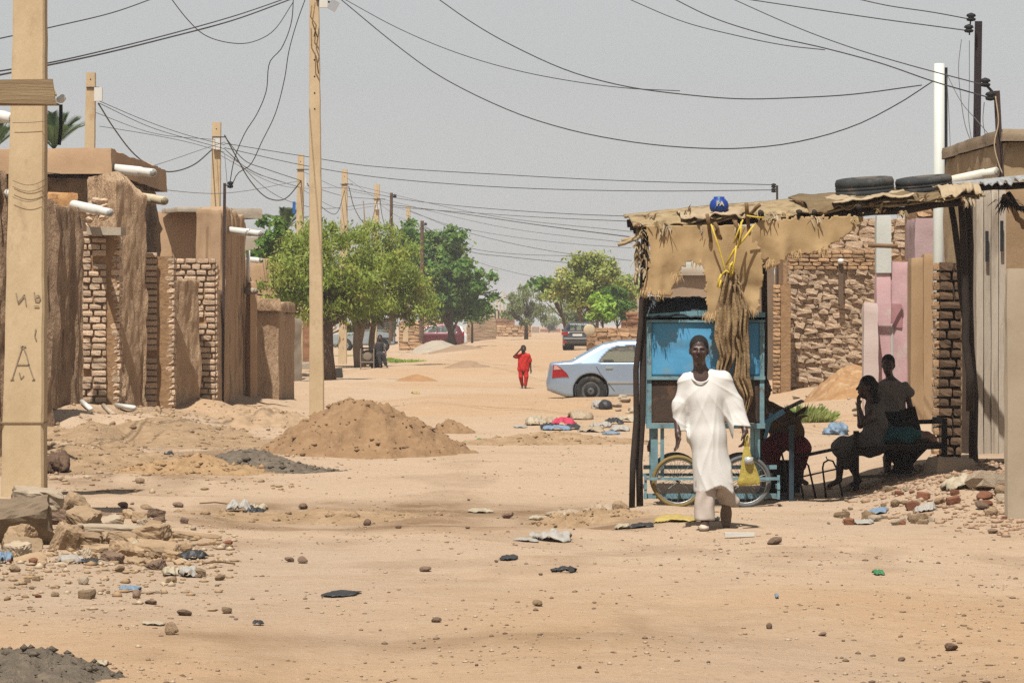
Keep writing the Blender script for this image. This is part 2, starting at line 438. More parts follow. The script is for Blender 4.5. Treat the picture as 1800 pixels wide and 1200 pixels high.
M_SAND = mat('heap_sand', (.35, .215, .112), (.265, .155, .08), 3, c3=(.40, .265, .15), s3=9, t3=(.5,.8), bump=.6, bscale=14, bdist=.05)
M_GREY = mat('heap_grey_gravel', (.22, .175, .13), (.15, .12, .088), 7, c3=(.30, .235, .165), s3=14, t3=(.5,.8), bump=.9, bscale=20, bdist=.06)
M_OCHRE = mat('heap_ochre', (.45, .29, .15), (.36, .22, .11), 4, c3=(.52, .36, .2), s3=16, t3=(.5,.8), bump=.7, bscale=18, bdist=.05)

def heap(name, label, c, rx, ry, hh, m, seed=1, rough=.10, rot=0, flat=1.0, n=56, skew=0, tilt=0, clods=0):
    a = np.linspace(-1.25, 1.25, n); U, Vv = np.meshgrid(a, a)
    ca, sa = math.cos(rot), math.sin(rot)
    X = c[0] + (U * rx * ca - Vv * ry * sa); Y = c[1] + (U * rx * sa + Vv * ry * ca)
    r = np.sqrt((U + skew * U * U) ** 2 + Vv ** 2) * (1 + .22 * fbm(U * 1.7 + seed, Vv * 1.7, seed))
    prof = np.clip(1 - r, 0, 1); prof = np.where(prof > 0, (1 - (1 - prof) ** 1.35), 0) * flat
    th_ = np.arctan2(Vv, U); prof = prof * (1 - .12 * np.abs(np.sin(th_ * 5.5 + 2 * vn(U * 2, Vv * 2, seed))) * np.clip(r * 1.4, 0, 1) * (rough > .1))
    z = hh * np.minimum(prof, .93 + .1 * vn(U * 2, Vv * 2, seed)) + hh * rough * prof ** .6 * fbm(U * 6, Vv * 6, seed + 3) + .04 * (prof > 0) * vn(U * 14, Vv * 14, seed + 5) * hh
    z = z * (1 - tilt * U) + .11 * hh * prof ** .5 * np.abs(vn(U * 22, Vv * 22, seed + 8)) * (rough > .2) - np.clip(r - 1, 0, 1) * .5 - .01
    Z = hgt(X, Y) + z
    idx = np.arange(n * n).reshape(n, n); Q = np.stack([idx[:-1, :-1], idx[:-1, 1:], idx[1:, 1:], idx[1:, :-1]], -1).reshape(-1, 4)
    if ca < -2: Q = Q[:, ::-1]
    o = raw(name, np.stack([X, Y, Z], -1).reshape(-1, 3), Q, m, smooth=True, origin=(c[0], c[1], H(c[0], c[1])))
    rr_ = np.random.RandomState(seed + 50); ok = np.argwhere(prof > .02); pk = ok[rr_.choice(len(ok), min(len(ok), clods))] if clods else []
    VV, FF = [], []
    for i_, j_ in pk:
        s_ = (.010 + .042 * rr_.rand() ** 4) * min(1.15, (rx + .4) * .8); c_ = np.array([X[i_, j_], Y[i_, j_], Z[i_, j_]]) + rr_.normal(size=3) * .02 * np.array([1, 1, .2])
        VV.append(c_ + np.array([(1, 0, 0), (0, 1, 0), (-1, 0, 0), (0, -1, 0), (0, 0, .7), (0, 0, -.7)]) * s_ * (.7 + .6 * rr_.rand(6, 3))); FF.append(np.array([(0, 1, 4), (1, 2, 4), (2, 3, 4), (3, 0, 4), (1, 0, 5), (2, 1, 5), (3, 2, 5), (0, 3, 5)]) + 6 * len(FF))
    if VV: tag(raw('clods', np.concatenate(VV), np.concatenate(FF), m, o), kind='stuff')
    return tag(o, label, 'mound')
c = G(640, 806)
heap('sand_mound', 'large brown sand mound in the middle of the street', (PX(645, 50.5), 50.5), 1.40, 1.5, .76, M_SAND, 3, .22, flat=1.0, n=90, clods=300)
heap('gravel_mound', 'grey gravel mound beside the brown sand mound', (PX(455, 43.6), 43.6), 1.15, .6, .24, M_GREY, 5, .3, rot=-.62, n=80, tilt=.7, clods=300)
heap('gravel_mound', 'dark grey gravel heap in the lower left corner', (PX(40, 18.0), 18.0), .50, .6, .14, M_GREY, 8, .35, clods=260)
heap('ochre_mound', 'ochre clay heap left of the grey gravel mound', (PX(350, 43.2), 43.2), 1.05, 1.1, .15, M_OCHRE, 9, .9, n=80, clods=420)
heap('sand_mound', 'small rubble sand mound right of the large mound', (PX(790, 60.5), 60.5), .42, .5, .22, M_SAND, 12, .4, n=34, clods=80)
heap('sand_mound', 'low pale sand hump on the road near the boy', (PX(820, 127), 127), .8, 1.5, .25, mat('heap_pale', (.40, .27, .17), (.32, .21, .13), 3), 14, .15, n=34)
heap('sand_mound', 'small orange sand hump below the seated person', (PX(732, 112), 112), .65, 1.2, .22, mat('heap_orange', (.46, .255, .12), (.36, .19, .09), 3), 15, .15, n=34)
heap('sand_mound', 'orange sand bank at the foot of the rough brick wall', (PX(1492, 77), 77), 1.0, 2.6, .62, mat('heap_orange2', (.47, .265, .12), (.34, .185, .085), 4, c3=(.5, .35, .2), s3=6, bump=.5), 17, .25, n=44)
heap('sand_mound', 'pale grey sand ramp at the foot of the left brick walls', (PX(765, 228), 228), 1.7, 5, .75, mat('heap_paleg', (.50, .43, .34), (.42, .35, .27), 3), 18, .1, n=34)
heap('sand_mound', 'orange sand slope beside the red parked car', (PX(800, 215), 215), 1.6, 5, .35, mat('heap_pale', (.40, .27, .17)), 19, .1, n=34)

M_EARTH = mat('heap_earth', (.47, .32, .19), (.36, .235, .13), 3, c3=(.50, .35, .21), s3=6, t3=(.5, .75), bump=.8, bscale=10, bdist=.08)
heap('earth_bank', 'rough brown earth bank below the brick piers', (PX(250, 54), 54), 1.9, 4.5, .07, M_EARTH, 31, 1.0, n=90, clods=420)
heap('earth_bank', 'low crumbly earth bank left of the large sand mound', (PX(180, 46), 46), 1.3, 3.0, .10, M_EARTH, 33, 1.0, n=80, clods=320)
heap('earth_bank', 'low sandy ridge running up to the left wall corner', (PX(455, 66), 66), 1.0, 5.0, .26, mat('heap_pale2', (.52, .36, .225), (.43, .29, .17), 3, bump=.6, bscale=9), 34, .6, n=70, clods=160)
heap('earth_bank', 'low brown dirt ridge in front of the rubbish heap', (PX(960, 55), 55), 1.6, 1.0, .14, M_EARTH, 35, .8, n=70, clods=260)
heap('earth_bank', 'broken brown dirt ridge left of the shelter posts', (PX(1035, 34.4), 34.4), .62, .5, .10, M_EARTH, 36, 1.0, n=60, clods=220)
heap('earth_bank', 'trodden brown dirt hump in the hollow of the road', (PX(560, 35.2), 35.2), 1.3, 1.0, .07, M_EARTH, 37, 1.0, n=60, clods=200)
# gravel too small to count
def gravel(name, n, seed, place, smin, smax, m, label):
    r = np.random.RandomState(seed); base = [rock_mesh(seed * 10 + k, 0) for k in range(5)]   # 20 faces each
    # lighter stones: a squashed octahedron
    octv = np.array([(1, 0, 0), (0, 1, 0), (-1, 0, 0), (0, -1, 0), (0, 0, 1), (0, 0, -1)], float) * .5
    octf = np.array([(0, 1, 4), (1, 2, 4), (2, 3, 4), (3, 0, 4), (1, 0, 5), (2, 1, 5), (3, 2, 5), (0, 3, 5)])
    x, y = place(r, n); n = len(x); s = smin * (smax / smin) ** (r.rand(n) ** 2.6)
    V = octv[None] * (1 + .45 * (r.rand(n, 6, 3) - .5)) * s[:, None, None] * np.stack([.7 + r.rand(n), .7 + r.rand(n), .4 + .5 * r.rand(n)], 1)[:, None, :]
    a = r.rand(n) * 6.28; ca, sa = np.cos(a)[:, None], np.sin(a)[:, None]
    VX = V[:, :, 0] * ca - V[:, :, 1] * sa + x[:, None]; VY = V[:, :, 0] * sa + V[:, :, 1] * ca + y[:, None]
    VZ = V[:, :, 2] + (hgt(x, y) + s * .12)[:, None]
    F = (octf[None] + (np.arange(n) * 6)[:, None, None]).reshape(-1, 3)
    o = raw(name, np.stack([VX, VY, VZ], -1).reshape(-1, 3), F, m, origin=(0, 0, 0))
    return tag(o, label, 'gravel', kind='stuff')
def road(r, n):
    y = 15 + 75 * r.rand(n) ** 1.9; half = y * .145 + .3; x = (r.rand(n) * 2 - 1) * half
    d = fbm(x / .9, y / 1.6, 21); keep = r.rand(n) < np.clip(.42 + 1.3 * d, .05, 1); return x[keep], y[keep]
M_PEB = mat('pebble_brown', (.27, .175, .11), (.18, .12, .08), 1.5, c3=(.40, .27, .17), s3=2.2, t3=(.45, .6), bump=.2)
M_PEBL = mat('pebble_pale', (.58, .46, .33), (.45, .33, .22), 1.5, bump=.2)
gravel('gravel', 13000, 1, road, .010, .034, M_PEB, 'brown pebbles and grit scattered over the sand street')
gravel('gravel', 9000, 2, road, .010, .03, M_PEBL, 'pale chips and pebbles scattered over the sand street')
def near_left(r, n):
    px = r.uniform(-60, 420, n); t = r.rand(n); y = 21 + 14 * t; x = PX(px, y)
    d = bump_at(x, y, PX(170, 27), 27.5, 1.3, 3.2); k = r.rand(n) < np.clip(d * 1.2, 0, 1); return x[k], y[k]
gravel('gravel', 3800, 3, near_left, .015, .075, mat('rubble_chip', (.46, .31, .175), (.32, .2, .105), 1.2, c3=(.56, .43, .29), s3=2), 'broken clay crumbs around the left rubble pile')
def near_right(r, n):
    y = r.uniform(29.5, 39.5, n); x = PX(r.uniform(1440, 1830, n), y)
    d = ss((x - (3.1 + .45 * np.maximum(0, 34 - y) * .55)) / 1.0) * (1 - .75 * ss((31.5 - y) / 2)); k = r.rand(n) < d * .9; return x[k], y[k]
gravel('gravel', 4500, 4, near_right, .015, .085, mat('rubble_chip2', (.50, .34, .23), (.36, .22, .13), 1.2, c3=(.40, .24, .15), s3=2), 'broken brick crumbs on the bank below the shelter bed')
def bank_left(r, n):
    y = r.uniform(39, 74, n); x = PX(r.uniform(60, 560, n), y); k = r.rand(n) < .2 + .5 * ss((-4.2 - x) / 1.5); return x[k], y[k]
gravel('gravel', 5000, 5, bank_left, .02, .10, mat('rubble_chip'  , (1, 1, 1)), 'stony debris on the bank below the left walls')
# ------------------------------------------------------------------ mud walls, brick piers, houses
def slab(name, p0, p1, t, z0, z1, m, amp=.03, fx=3.0, fz=1.0, seed=1, gouge=0.0, top=.06, parent=None, res=.08, lean=0, cap=0, smooth=True):
    """a wall: front face runs p0 -> p1 (left to right seen from the front), thickness t behind it, uneven skin and top"""
    p0 = np.array(p0, float); p1 = np.array(p1, float); L = np.linalg.norm(p1 - p0); d = (p1 - p0) / L; n = np.array([d[1], -d[0]])
    nf = max(2, min(90, int(L / res))); ns = max(1, min(30, int(t / res))); nz = max(3, min(90, int((z1 - z0) / res)))
    ring = []
    for i in range(nf): ring.append((i / nf * L, 0))
    for i in range(ns): ring.append((L, i / ns * t))
    for i in range(nf): ring.append((L - i / nf * L, t))
    for i in range(ns): ring.append((0, t - i / ns * t))
    ring = np.array(ring); N = len(ring)
    per = np.concatenate([[0], np.cumsum(np.linalg.norm(np.diff(ring, axis=0), axis=1))])
    V = []
    cen = np.array([L / 2, t / 2])
    for k in range(nz + 1):
        f = k / nz; zt = z1 + top * fbm(ring[:, 0] * 1.3 + seed, ring[:, 1] * 1.3, seed + 5, 3)
        z = z0 + (zt - z0) * f
        e = amp * fbm(per * fx, z * fz, seed) * 1.6 + amp * .4 * vn(per * fx * 5, z * fz * 4, seed + 2)
        if gouge: e = e - gouge * ss((vn(per * fx * 2.2, z * fz * .8, seed + 7) - .5) / .2)
        q = ring.copy(); fr = (ring[:, 1] < 1e-6); ri = (ring[:, 0] > L - 1e-6); bk = (ring[:, 1] > t - 1e-6); le = (ring[:, 0] < 1e-6)
        q[:, 1] = q[:, 1] - e * fr + e * bk; q[:, 0] = q[:, 0] + e * ri - e * le
        if cap and f > 1 - cap: q = cen + (q - cen) * (1 + .06 * min(1, (f - 1 + cap) * 8 / cap))
        if k == nz: q = cen + (q - cen) * np.array([1 - .03 / max(L, .3), 1 - .05 / max(t, .3)])
        W = p0[None] + q[:, :1] * d[None] - (q[:, 1:] + lean * f) * n[None]
        V.append(np.column_stack([W, z]))
    V = np.concatenate(V); F = []
    for k in range(nz):
        for i in range(N):
            j = (i + 1) % N; F.append((k * N + i, k * N + j, (k + 1) * N + j, (k + 1) * N + i))
    b = nz * N; F.append(tuple(b + i for i in range(N)))
    o = raw(name, V, F, m, parent, smooth); o.data.set_sharp_from_angle(angle=R(38)); return o

BR = {}
def bricks(parent, p0, p1, z0, z1, ch, bl, m, depth=.16, gap=.18, jit=.35, seed=1, proud=.0, name='brick', miss=0, var=.25, rough=.05, soft=False):
    r = random.Random(seed); p0 = Vector((*p0, 0)); p1 = Vector((*p1, 0)); L = (p1 - p0).length; d = (p1 - p0) / L; n = Vector((d.y, -d.x, 0)); ang = math.atan2(d.y, d.x)
    nc = max(1, round((z1 - z0) / ch)); ch = (z1 - z0) / nc; cnt = 0
    for k in range(nc):
        s = -r.random() * bl * .5 if L > bl * 1.3 else 0
        while s < L - .03:
            w = bl * r.uniform(1 - var, 1 + var); a, b = max(s, 0), min(s + w, L)
            if L - b < bl * .3: b = L
            s = b if b >= L else s + w
            if b - a < .04 or r.random() < miss: continue
            c = p0 + d * (a + b) / 2 + n * (r.uniform(-1, 1) * .035 * jit - depth * .5 + .035 + proud); c.z = z0 + (k + .5) * ch + r.uniform(-1, 1) * ch * .05 * jit
            v = r.randrange(6)
            shared(name, ('brick', v, rough, soft), lambda v=v: brick_geo(v + 50, rough=rough), m, parent, c,
                   (r.uniform(-.05, .05) * jit, r.uniform(-.06, .06) * jit, ang + r.uniform(-.08, .08) * jit), ((b - a) - gap * ch * r.uniform(.5, 1.2), depth, ch * (1 - gap * r.uniform(.6, 1.3))), smooth=soft)
            cnt += 1
    return cnt
def back_box(parent, p0, p1, z0, z1, t, m, name='mortar'):
    p0 = Vector((*p0, 0)); p1 = Vector((*p1, 0)); d = (p1 - p0).normalized(); n = Vector((d.y, -d.x, 0)); c = (p0 + p1) / 2 - n * (t / 2 + .035); c.z = (z0 + z1) / 2
    return MB().box(c, ((p1 - p0).length - .03, t, z1 - z0), math.atan2(d.y, d.x)).build(name, m, parent)

M_MUD = mat('mud_plaster', (0.609, 0.426, 0.267), (0.477, 0.312, 0.191), 2.2, c3=(0.353, 0.218, 0.129), s3=3, t3=(.55, .68), bump=.9, bscale=9, stretch=(1, 1, .35), bdist=.12)
M_MUDD = mat('mud_streaked_shaded', (0.495, 0.337, 0.216), (0.327, 0.213, 0.132), 5, c3=(0.199, 0.123, 0.075), s3=4, t3=(.56, .72), bump=1, bscale=9, stretch=(1, 1, .4), bdist=.15)  # dark tone carries street-side shade as well as the streaks
M_MUDC = mat('mud_column', (0.707, 0.501, 0.319), (0.530, 0.349, 0.212), 4, c3=(0.265, 0.152, 0.085), s3=3.5, t3=(.62, .72), bump=1, bscale=8, stretch=(1, 1, .4), bdist=.15)
M_TAN = mat('tan_render', (0.600, 0.407, 0.248), (0.511, 0.331, 0.193), 1.2, c3=(0.400, 0.248, 0.138), s3=1.3, t3=(.58, .75), bump=.3, bscale=7)
M_BRG = mat('brick_grey_mud', (0.847, 0.641, 0.464), (0.650, 0.463, 0.309), 6, c3=(0.492, 0.337, 0.215), s3=7, rand=.22, bump=.7, bscale=16, bdist=.03)
M_BRO = mat('brick_ochre', (0.776, 0.443, 0.186), (0.590, 0.310, 0.132), 6, c3=(0.435, 0.233, 0.109), s3=7, rand=.25, bump=.7, bscale=16, bdist=.03)
M_BRD = mat('brick_dusty', (0.676, 0.435, 0.250), (0.499, 0.306, 0.161), 6, c3=(0.354, 0.201, 0.097), s3=7, rand=.25, bump=.7, bscale=16, bdist=.03)
M_BRR = mat('brick_red', (.40, .20, .10), (.30, .14, .07), 6, rand=.25, bump=.6, bscale=16, bdist=.03)
M_MORT = mat('mud_mortar', (0.432, 0.261, 0.135), (0.306, 0.180, 0.090), 6, bump=.7, bscale=12, bdist=.04)
M_CONC = mat('pale_concrete', (.50, .43, .34), (.40, .33, .25), 3, bump=.4, bscale=12)
M_PVC = mat('white_pipe', (.80, .79, .74), (.72, .70, .64), 3, rough=.4, bump=.03, spec=.4)
M_STEEL = mat('rust_brown_steel', (.075, .045, .035), (.05, .03, .025), 6, rough=.7, bump=.2, bscale=30)
M_BLACK = mat('black_rubber', (.022, .024, .026), (.014, .015, .017), 6, rough=.75, bump=.2)
M_WOOD = mat('old_wood', (.30, .19, .10), (.20, .12, .06), 4, stretch=(1, 1, 6), bump=.5, bscale=20)

def XY(px, d): return (PX(px, d), d)
def pipe(label, a, b, r=.085, lip=True, m=None):
    a = Vector(a); b = Vector(b); d = (b - a).normalized(); L = (b - a).length
    t = T('drain_pipe', label, 'pipe', a)
    MB().tube([a, a + d * L * .72, a + d * L * .72], r, 12, False).build('pipe', m or M_PVC, t, True)
    q = MB(); q.tube([a + d * (L * .70), a + d * L, a + d * L, a + d * (L - .02)], [r * .86, r * .86, r * .74, r * .74], 12, False)
    q.build('spout', m or M_PVC, t, True)
    MB().tube([a + d * (L - .05), a + d * (L - .03)], [r * .74, r * .74], 12, True).build('bore_shade', M_BLACK, t)  # black disc painted in for the shade inside the pipe
    return t

# left row, from the near end to the far end
g0 = lambda d, px: H(PX(px, d), d) - .35
slab('mud_wall', XY(-40, 45.5), XY(16, 46), .5, g0(46, 10), PZ(300, 46), M_MUDD, .08, 7, .7, 2, gouge=.10, res=.05)
tag(bpy.data.objects['mud_wall'], 'dark streaked mud wall at the left edge behind the near concrete pole', 'wall')
w = slab('mud_wall', XY(82, 62.2), XY(144, 63.4), .45, g0(64, 120), PZ(350, 62), M_MUDD, .05, 4, 1.0, 3, gouge=.07, top=.25, res=.04)  # faces the sun; shade is put into its dark colour
tag(w, 'eroded mud wall with shade in its dark colour, right behind the near concrete pole', 'wall')
w = slab('mud_wall', (PX(0, 56), 56.6), XY(86, 57.4), .4, g0(46, 10), PZ(345, 57), M_MUDD, .10, 5, .6, 33, gouge=.12, top=.2, res=.06)
tag(w, 'dark mud wall section hidden mostly by the near concrete pole', 'wall')

def pier(label, pa, pb, d, rt, rb, ch, bl, m, seed, t=.45, m2=None, split=None, rough=.05, miss=.02):
    x0, x1 = PX(pa, d), PX(pb, d); zb = H((x0 + x1) / 2, d) - .12; zt = PZ(rt, d)
    r = T('brick_pier', label, 'pier', ((x0 + x1) / 2, d + t / 2, zb))
    back_box(r, (x0, d), (x1, d), zb, zt - .08, t - .06, M_MORT, 'mortar_core')
    if split:
        xs_ = PX(split, d)
        bricks(r, (x0, d), (xs_ - .02, d), zb, zt, ch, bl, m, .2, seed=seed, rough=.035, miss=miss, jit=.55, gap=.24, var=.18)
        bricks(r, (xs_ + .02, d + .10), (x1, d + .10), zb, zt - .35, ch, .24, m2 or m, .2, seed=seed + 1, rough=.035, miss=miss, jit=.5, var=.02, gap=.24)
    else: bricks(r, (x0, d), (x1, d), zb, zt, ch, bl, m, .2, seed=seed, rough=.035, miss=miss, jit=.55, gap=.24, var=.18)
    bricks(r, (x1, d + .02), (x1 + .01, d + t), zb, zt - .1, ch, .3, m, .16, seed=seed + 2, rough=rough)
    return r
pr = pier('tall crumbling brick pier with ochre bricks along its right edge', 144, 207, 65, 405, 733, .118, .22, M_BRG, 11, split=190, m2=M_BRO, rough=.06)
b = MB().bar(P(157, 406, 64.9), P(217, 407, 64.8), .34, .14); o = b.build('lintel_slab', M_CONC); tag(o, 'short pale concrete lintel lying on top of the tall crumbling pier', 'lintel')
# rubble stones heaped over the pier against the house
MS = []
for k in range(16):
    r = random.Random(k + 400); px = r.uniform(140, 190); row = r.uniform(352, 400); c = P(px, row, 65.6)
    o = shared('stone', ('rock', k % 6, 2), lambda k=k: rock_mesh(k % 6 + 5, 2), M_BRG, None, c, (r.random(), r.random(), r.random() * 6), (r.uniform(.14, .3), .3, r.uniform(.10, .17)))
    tag(o, 'x', 'stone', 'loose masonry stones above the pier'); MS.append(o)
number_off(MS, 'pale stone in the loose masonry above the tall pier, %s from the left')
w = slab('mud_column', XY(204, 66.6), XY(258, 67.4), .6, g0(66, 230), PZ(312, 66.8), M_MUDC, .04, 3, 1.0, 5, gouge=.07, top=.5, res=.035)
tag(w, 'tallest eroded mud column between the two brick piers', 'wall')
pier('greyish brick pier between two mud columns', 254, 303, 68, 443, 741, .112, .22, M_BRG, 21, split=279, m2=M_BRG)
w = slab('mud_column', XY(302, 68.8), XY(353, 69.6), .5, g0(69, 330), PZ(486, 69), M_MUDC, .035, 3, 1.0, 6, gouge=.06, top=.3, res=.035)
tag(w, 'short mud column with ragged top and dark vertical streaks', 'wall')
pier('brick pier with ragged pale top at the far end of the brick row', 303, 379, 70.2, 453, 737, .112, .22, M_BRG, 31, t=.4, rough=.06)
w = slab('mud_wall', XY(371, 73), XY(400, 74.6), .5, g0(74, 390), PZ(508, 74), M_MUDC, .04, 2.5, .4, 7, gouge=.02, res=.08)
tag(w, 'low smooth mud wall section beside the sooty corner', 'wall')
M_SOOT = mat('mud_sooty', (0.562, 0.383, 0.237), (0.442, 0.290, 0.173), 2.5, c3=(0.021, 0.020, 0.018), s3=.9, t3=(.60, .70), bump=.5, bscale=8, stretch=(1, 1, .3))
w = slab('mud_wall', XY(392, 74.4), XY(432, 78.5), .55, g0(77, 410), PZ(372, 76), M_SOOT, .05, 3, .6, 8, gouge=.05, top=.15, res=.05)
tag(w, 'tall brown mud wall end with soot stain and cracked skin', 'wall')

# house behind the first pier: parapet, stripped render
hx = PX(186, 70)
h1 = T('mud_house', 'tall mud house with smooth parapet and stripped lower render', 'house', (hx - 4, 74, 0))
slab('wall', (hx - 7, 70.3), (hx + .02, 70.2), 9, 0, PZ(312, 70), mat('stripped_render', (.41, .28, .175), (.31, .2, .115), 3, c3=(.25, .155, .08), s3=2.2, t3=(.48, .6), bump=1, bscale=6, bdist=.12), .10, 2.2, 2.0, 9, gouge=.06, parent=h1, res=.09)
slab('parapet', (hx - 7.1, 70.0), (hx + .12, 69.9), 9.6, PZ(306, 70), PZ(262, 70), M_TAN, .03, 1.5, 1.5, 10, top=.06, parent=h1, res=.15)
slab('side_pier', XY(205, 72.5), XY(263, 78.5), .35, 0, PZ(318, 75), M_MUDC, .06, 2, .3, 13, gouge=.06, top=.1, parent=h1, res=.1)
slab('eave', (PX(232, 75), 75), (PX(266, 79.5), 79), .5, PZ(326, 77), PZ(314, 77), M_TAN, .03, 2, 2, 14, parent=h1)
slab('wall_stub', XY(70, 66.5), XY(136, 66.8), .4, 1.5, PZ(333, 66), M_BRO, .05, 3, 3, 16, top=.15, parent=h1, res=.08)
# tan house in the middle of the left row
h2 = T('mud_house', 'plain tan house with wooden roof beam behind the brick piers', 'house', (PX(310, 88), 90, 0))
slab('wall', XY(240, 86), XY(388, 86), 8, 0, PZ(374, 86), M_TAN, .03, 1, 1, 21, parent=h2, res=.15, top=.08)
slab('roof_slab', XY(386, 84.5), XY(461, 85), .9, PZ(384, 85), PZ(367, 85), M_CONC, .01, 2, 2, 22, parent=h2, top=.01)
slab('post', XY(388, 85.4), XY(424, 86), .4, 0, PZ(384, 85), M_MUD, .03, 2, .6, 23, parent=h2)
for k in range(9):
    r = random.Random(k + 90); c = P(r.uniform(372, 396), 368 + k * 9, 83.6)
    shared('brick', ('brick', k % 6, .06), lambda k=k: brick_geo(k % 6 + 50, rough=.06), M_BRG, h2, c, (0, r.uniform(-.1, .1), r.uniform(-.2, .2)), (r.uniform(.22, .34), .25, .11), smooth=True)
slab('roof_edge', XY(312, 84.6), XY(376, 84.9), 1.4, PZ(373, 85), PZ(365, 85), M_CONC, .01, 2, 2, 24, parent=h2, top=.02)
# far left houses behind the trees
h3 = T('mud_house', 'pale flat-roofed house behind the left trees', 'house', (PX(500, 130), 132, 0))
slab('wall', XY(425, 130), XY(475, 130), 5, 0, PZ(418, 130), mat('pale_wall', (.46, .39, .31), (.40, .33, .25), 1), .03, 1, 1, 25, parent=h3, res=.2)
slab('wall', XY(420, 118), XY(500, 118), 2, 0, PZ(455, 118), M_TAN, .03, 1, 1, 27, parent=h3, res=.2)
# low capped wall and gate post
w = T('mud_wall', 'low mud boundary wall with thick rounded coping near the second pole', 'wall', (PX(480, 81), 82, 0))
slab('wall', XY(450, 79.5), XY(490, 79.7), 3, g0(80, 480), PZ(546, 79.6), M_MUD, .03, 1.6, .5, 31, gouge=.03, parent=w, res=.08)
slab('wall', (PX(489, 79.8), 79.8), XY(517, 83), 1.6, g0(80, 500), PZ(548, 81), M_MUD, .03, 1.6, .5, 32, gouge=.03, parent=w, res=.08)
slab('coping', (PX(447, 79.4), 79.35), (PX(490, 79.5) + .06, 79.55), 3.1, PZ(546, 79.6), PZ(526, 79.6), M_MUD, .04, 2, 1, 34, top=.08, parent=w, res=.08)
slab('coping', (PX(489, 79.6) - .02, 79.62), (PX(518, 83) + .04, 82.9), 1.7, PZ(549, 81), PZ(532, 81), M_MUD, .04, 2, 1, 35, top=.06, parent=w, res=.08)
w = T('gate_post', 'slim weathered gate post with thin white pipe standing on top', 'post', (PX(441, 78), 78.2, 0))
slab('post', XY(440, 78), XY(452, 78.1), .2, g0(78, 440), PZ(494, 78), M_TAN, .015, 3, .8, 36, parent=w)
slab('jamb', XY(429, 78.6), XY(441, 78.7), .25, g0(78, 440), PZ(488, 78), M_MUD, .02, 3, .8, 37, parent=w)
MB().tube([P(436, 500, 78.3), P(436.5, 440, 78.3)], .042, 8).build('pipe', M_PVC, w, True)
slab('pale_wall', XY(514, 112), XY(530, 112.4), .5, -.2, PZ(560, 112), mat('pale_wall', (.46, .39, .31)), .02, 2, 2, 38)
tag(bpy.data.objects['pale_wall'], 'narrow pale wall end beyond the low mud wall', 'wall')
slab('brick_wall', XY(528, 170), XY(560, 170), .5, -.2, PZ(552, 170), M_BRR, .04, 3, 4, 39)
tag(bpy.data.objects['brick_wall'], 'dark far brick wall behind the second concrete pole', 'wall')

# drain pipes on the left row
pipe('long white drain pipe under the parapet of the tall mud house', P(194, 296, 70.5), P(269, 304, 68.6), .092)
pipe('cream drain pipe lower down beside the tall mud column', P(228, 345, 74), P(289, 353, 71.5), .10, m=mat('cream_pipe', (.66, .57, .40), (.58, .49, .33), 3, rough=.5))
pipe('white drain pipe above the tall crumbling brick pier', P(130, 360, 65.6), P(193, 374, 63.5), .085)
pipe('white drain pipe sticking out of the tall sooty mud wall', P(396, 404, 75.5), P(458, 411, 74), .075)
pipe('small grey drain pipe on the slim gate post', P(426, 510, 78.8), P(449, 512, 77.6), .075, m=M_CONC)
pipe('white drain pipe at the left picture edge under the awning', P(-30, 202, 44), P(23, 208, 43), .075)
pipe('white pipe stub poking past the near concrete pole low on the wall', P(8, 338, 46.3), P(24, 341, 45.4), .05)
pipe('white drain pipe among the leaves of the left tree', P(436, 456, 117), P(459, 458, 116), .09)

# thin steel post with insulator by the sooty wall
t = T('steel_post', 'thin rusty steel service post by the sooty mud wall', 'post', (PX(395, 74), 74.1, 0))
MB().bar(P(391, 720, 74.1), P(395, 322, 74.1), .055).build('post', M_STEEL, t)
MB().lathe([(.01, 0), (.05, .01), (.06, .05), (.035, .07), (.06, .09), (.05, .13), (.01, .14)], tuple(P(405, 331, 74)), 10).build('insulator', M_BLACK, t, True)
MB().bar(P(395, 326, 74.1), P(405, 326, 74), .02).build('bracket', M_BLACK, t)

# right side, behind the shelter ------------------------------------------------
M_PINK = mat('pink_paint', (.70, .46, .47), (.62, .39, .40), 1.8, c3=(.66, .56, .50), s3=2.4, t3=(.54, .66), bump=.3, bscale=9)
M_WHITE = mat('chalky_white', (.66, .68, .64), (.58, .59, .54), 2.5, c3=(.5, .42, .33), s3=2, t3=(.6, .75), bump=.2)
M_DOOR = mat('ochre_plaster', (.46, .31, .175), (.39, .25, .135), 2, c3=(.30, .19, .10), s3=2.5, t3=(.58, .7), bump=.4, bscale=8, stretch=(1, 1, .4))
r = T('rough_brick_wall', 'rough sunlit wall of lumpy mud bricks behind the shelter', 'wall', (PX(1460, 85), 85.2, 0))
gb = .3
back_box(r, XY(1384, 85), XY(1545, 85), 0, PZ(436, 85), .4, mat('lumpy_mortar', (.58, .40, .25), (.46, .31, .185), 4, bump=1, bscale=6, bdist=.1), 'mortar_core')
M_LUMP = mat('brick_lumpy', (0.755, 0.567, 0.397), (0.611, 0.429, 0.281), 5, c3=(0.530, 0.361, 0.232), s3=6, rand=.12, bump=.9, bscale=9, bdist=.06)
bricks(r, XY(1386, 85), XY(1543, 85), gb, PZ(474, 85), .112, .25, M_LUMP, .22, gap=-.10, jit=1.8, seed=41, rough=.13, miss=.0, var=.4)
bricks(r, XY(1386, 84.95), XY(1543, 84.95), PZ(474, 85), PZ(440, 85), .085, .26, M_BRD, .18, gap=.14, jit=.6, seed=42)
MB().bar(P(1478, 535, 84.8), P(1478, 458, 84.8), .11, .1).build('conduit', mat('conduit', (.17, .11, .07), (.13, .08, .05), 3), r)
MB().lathe([(.001, -.06), (.06, -.05), (.075, 0), (.06, .05), (.001, .06)], tuple(P(1478, 459, 84.7)), 10).build('lamp_bulb', M_PVC, r, True)
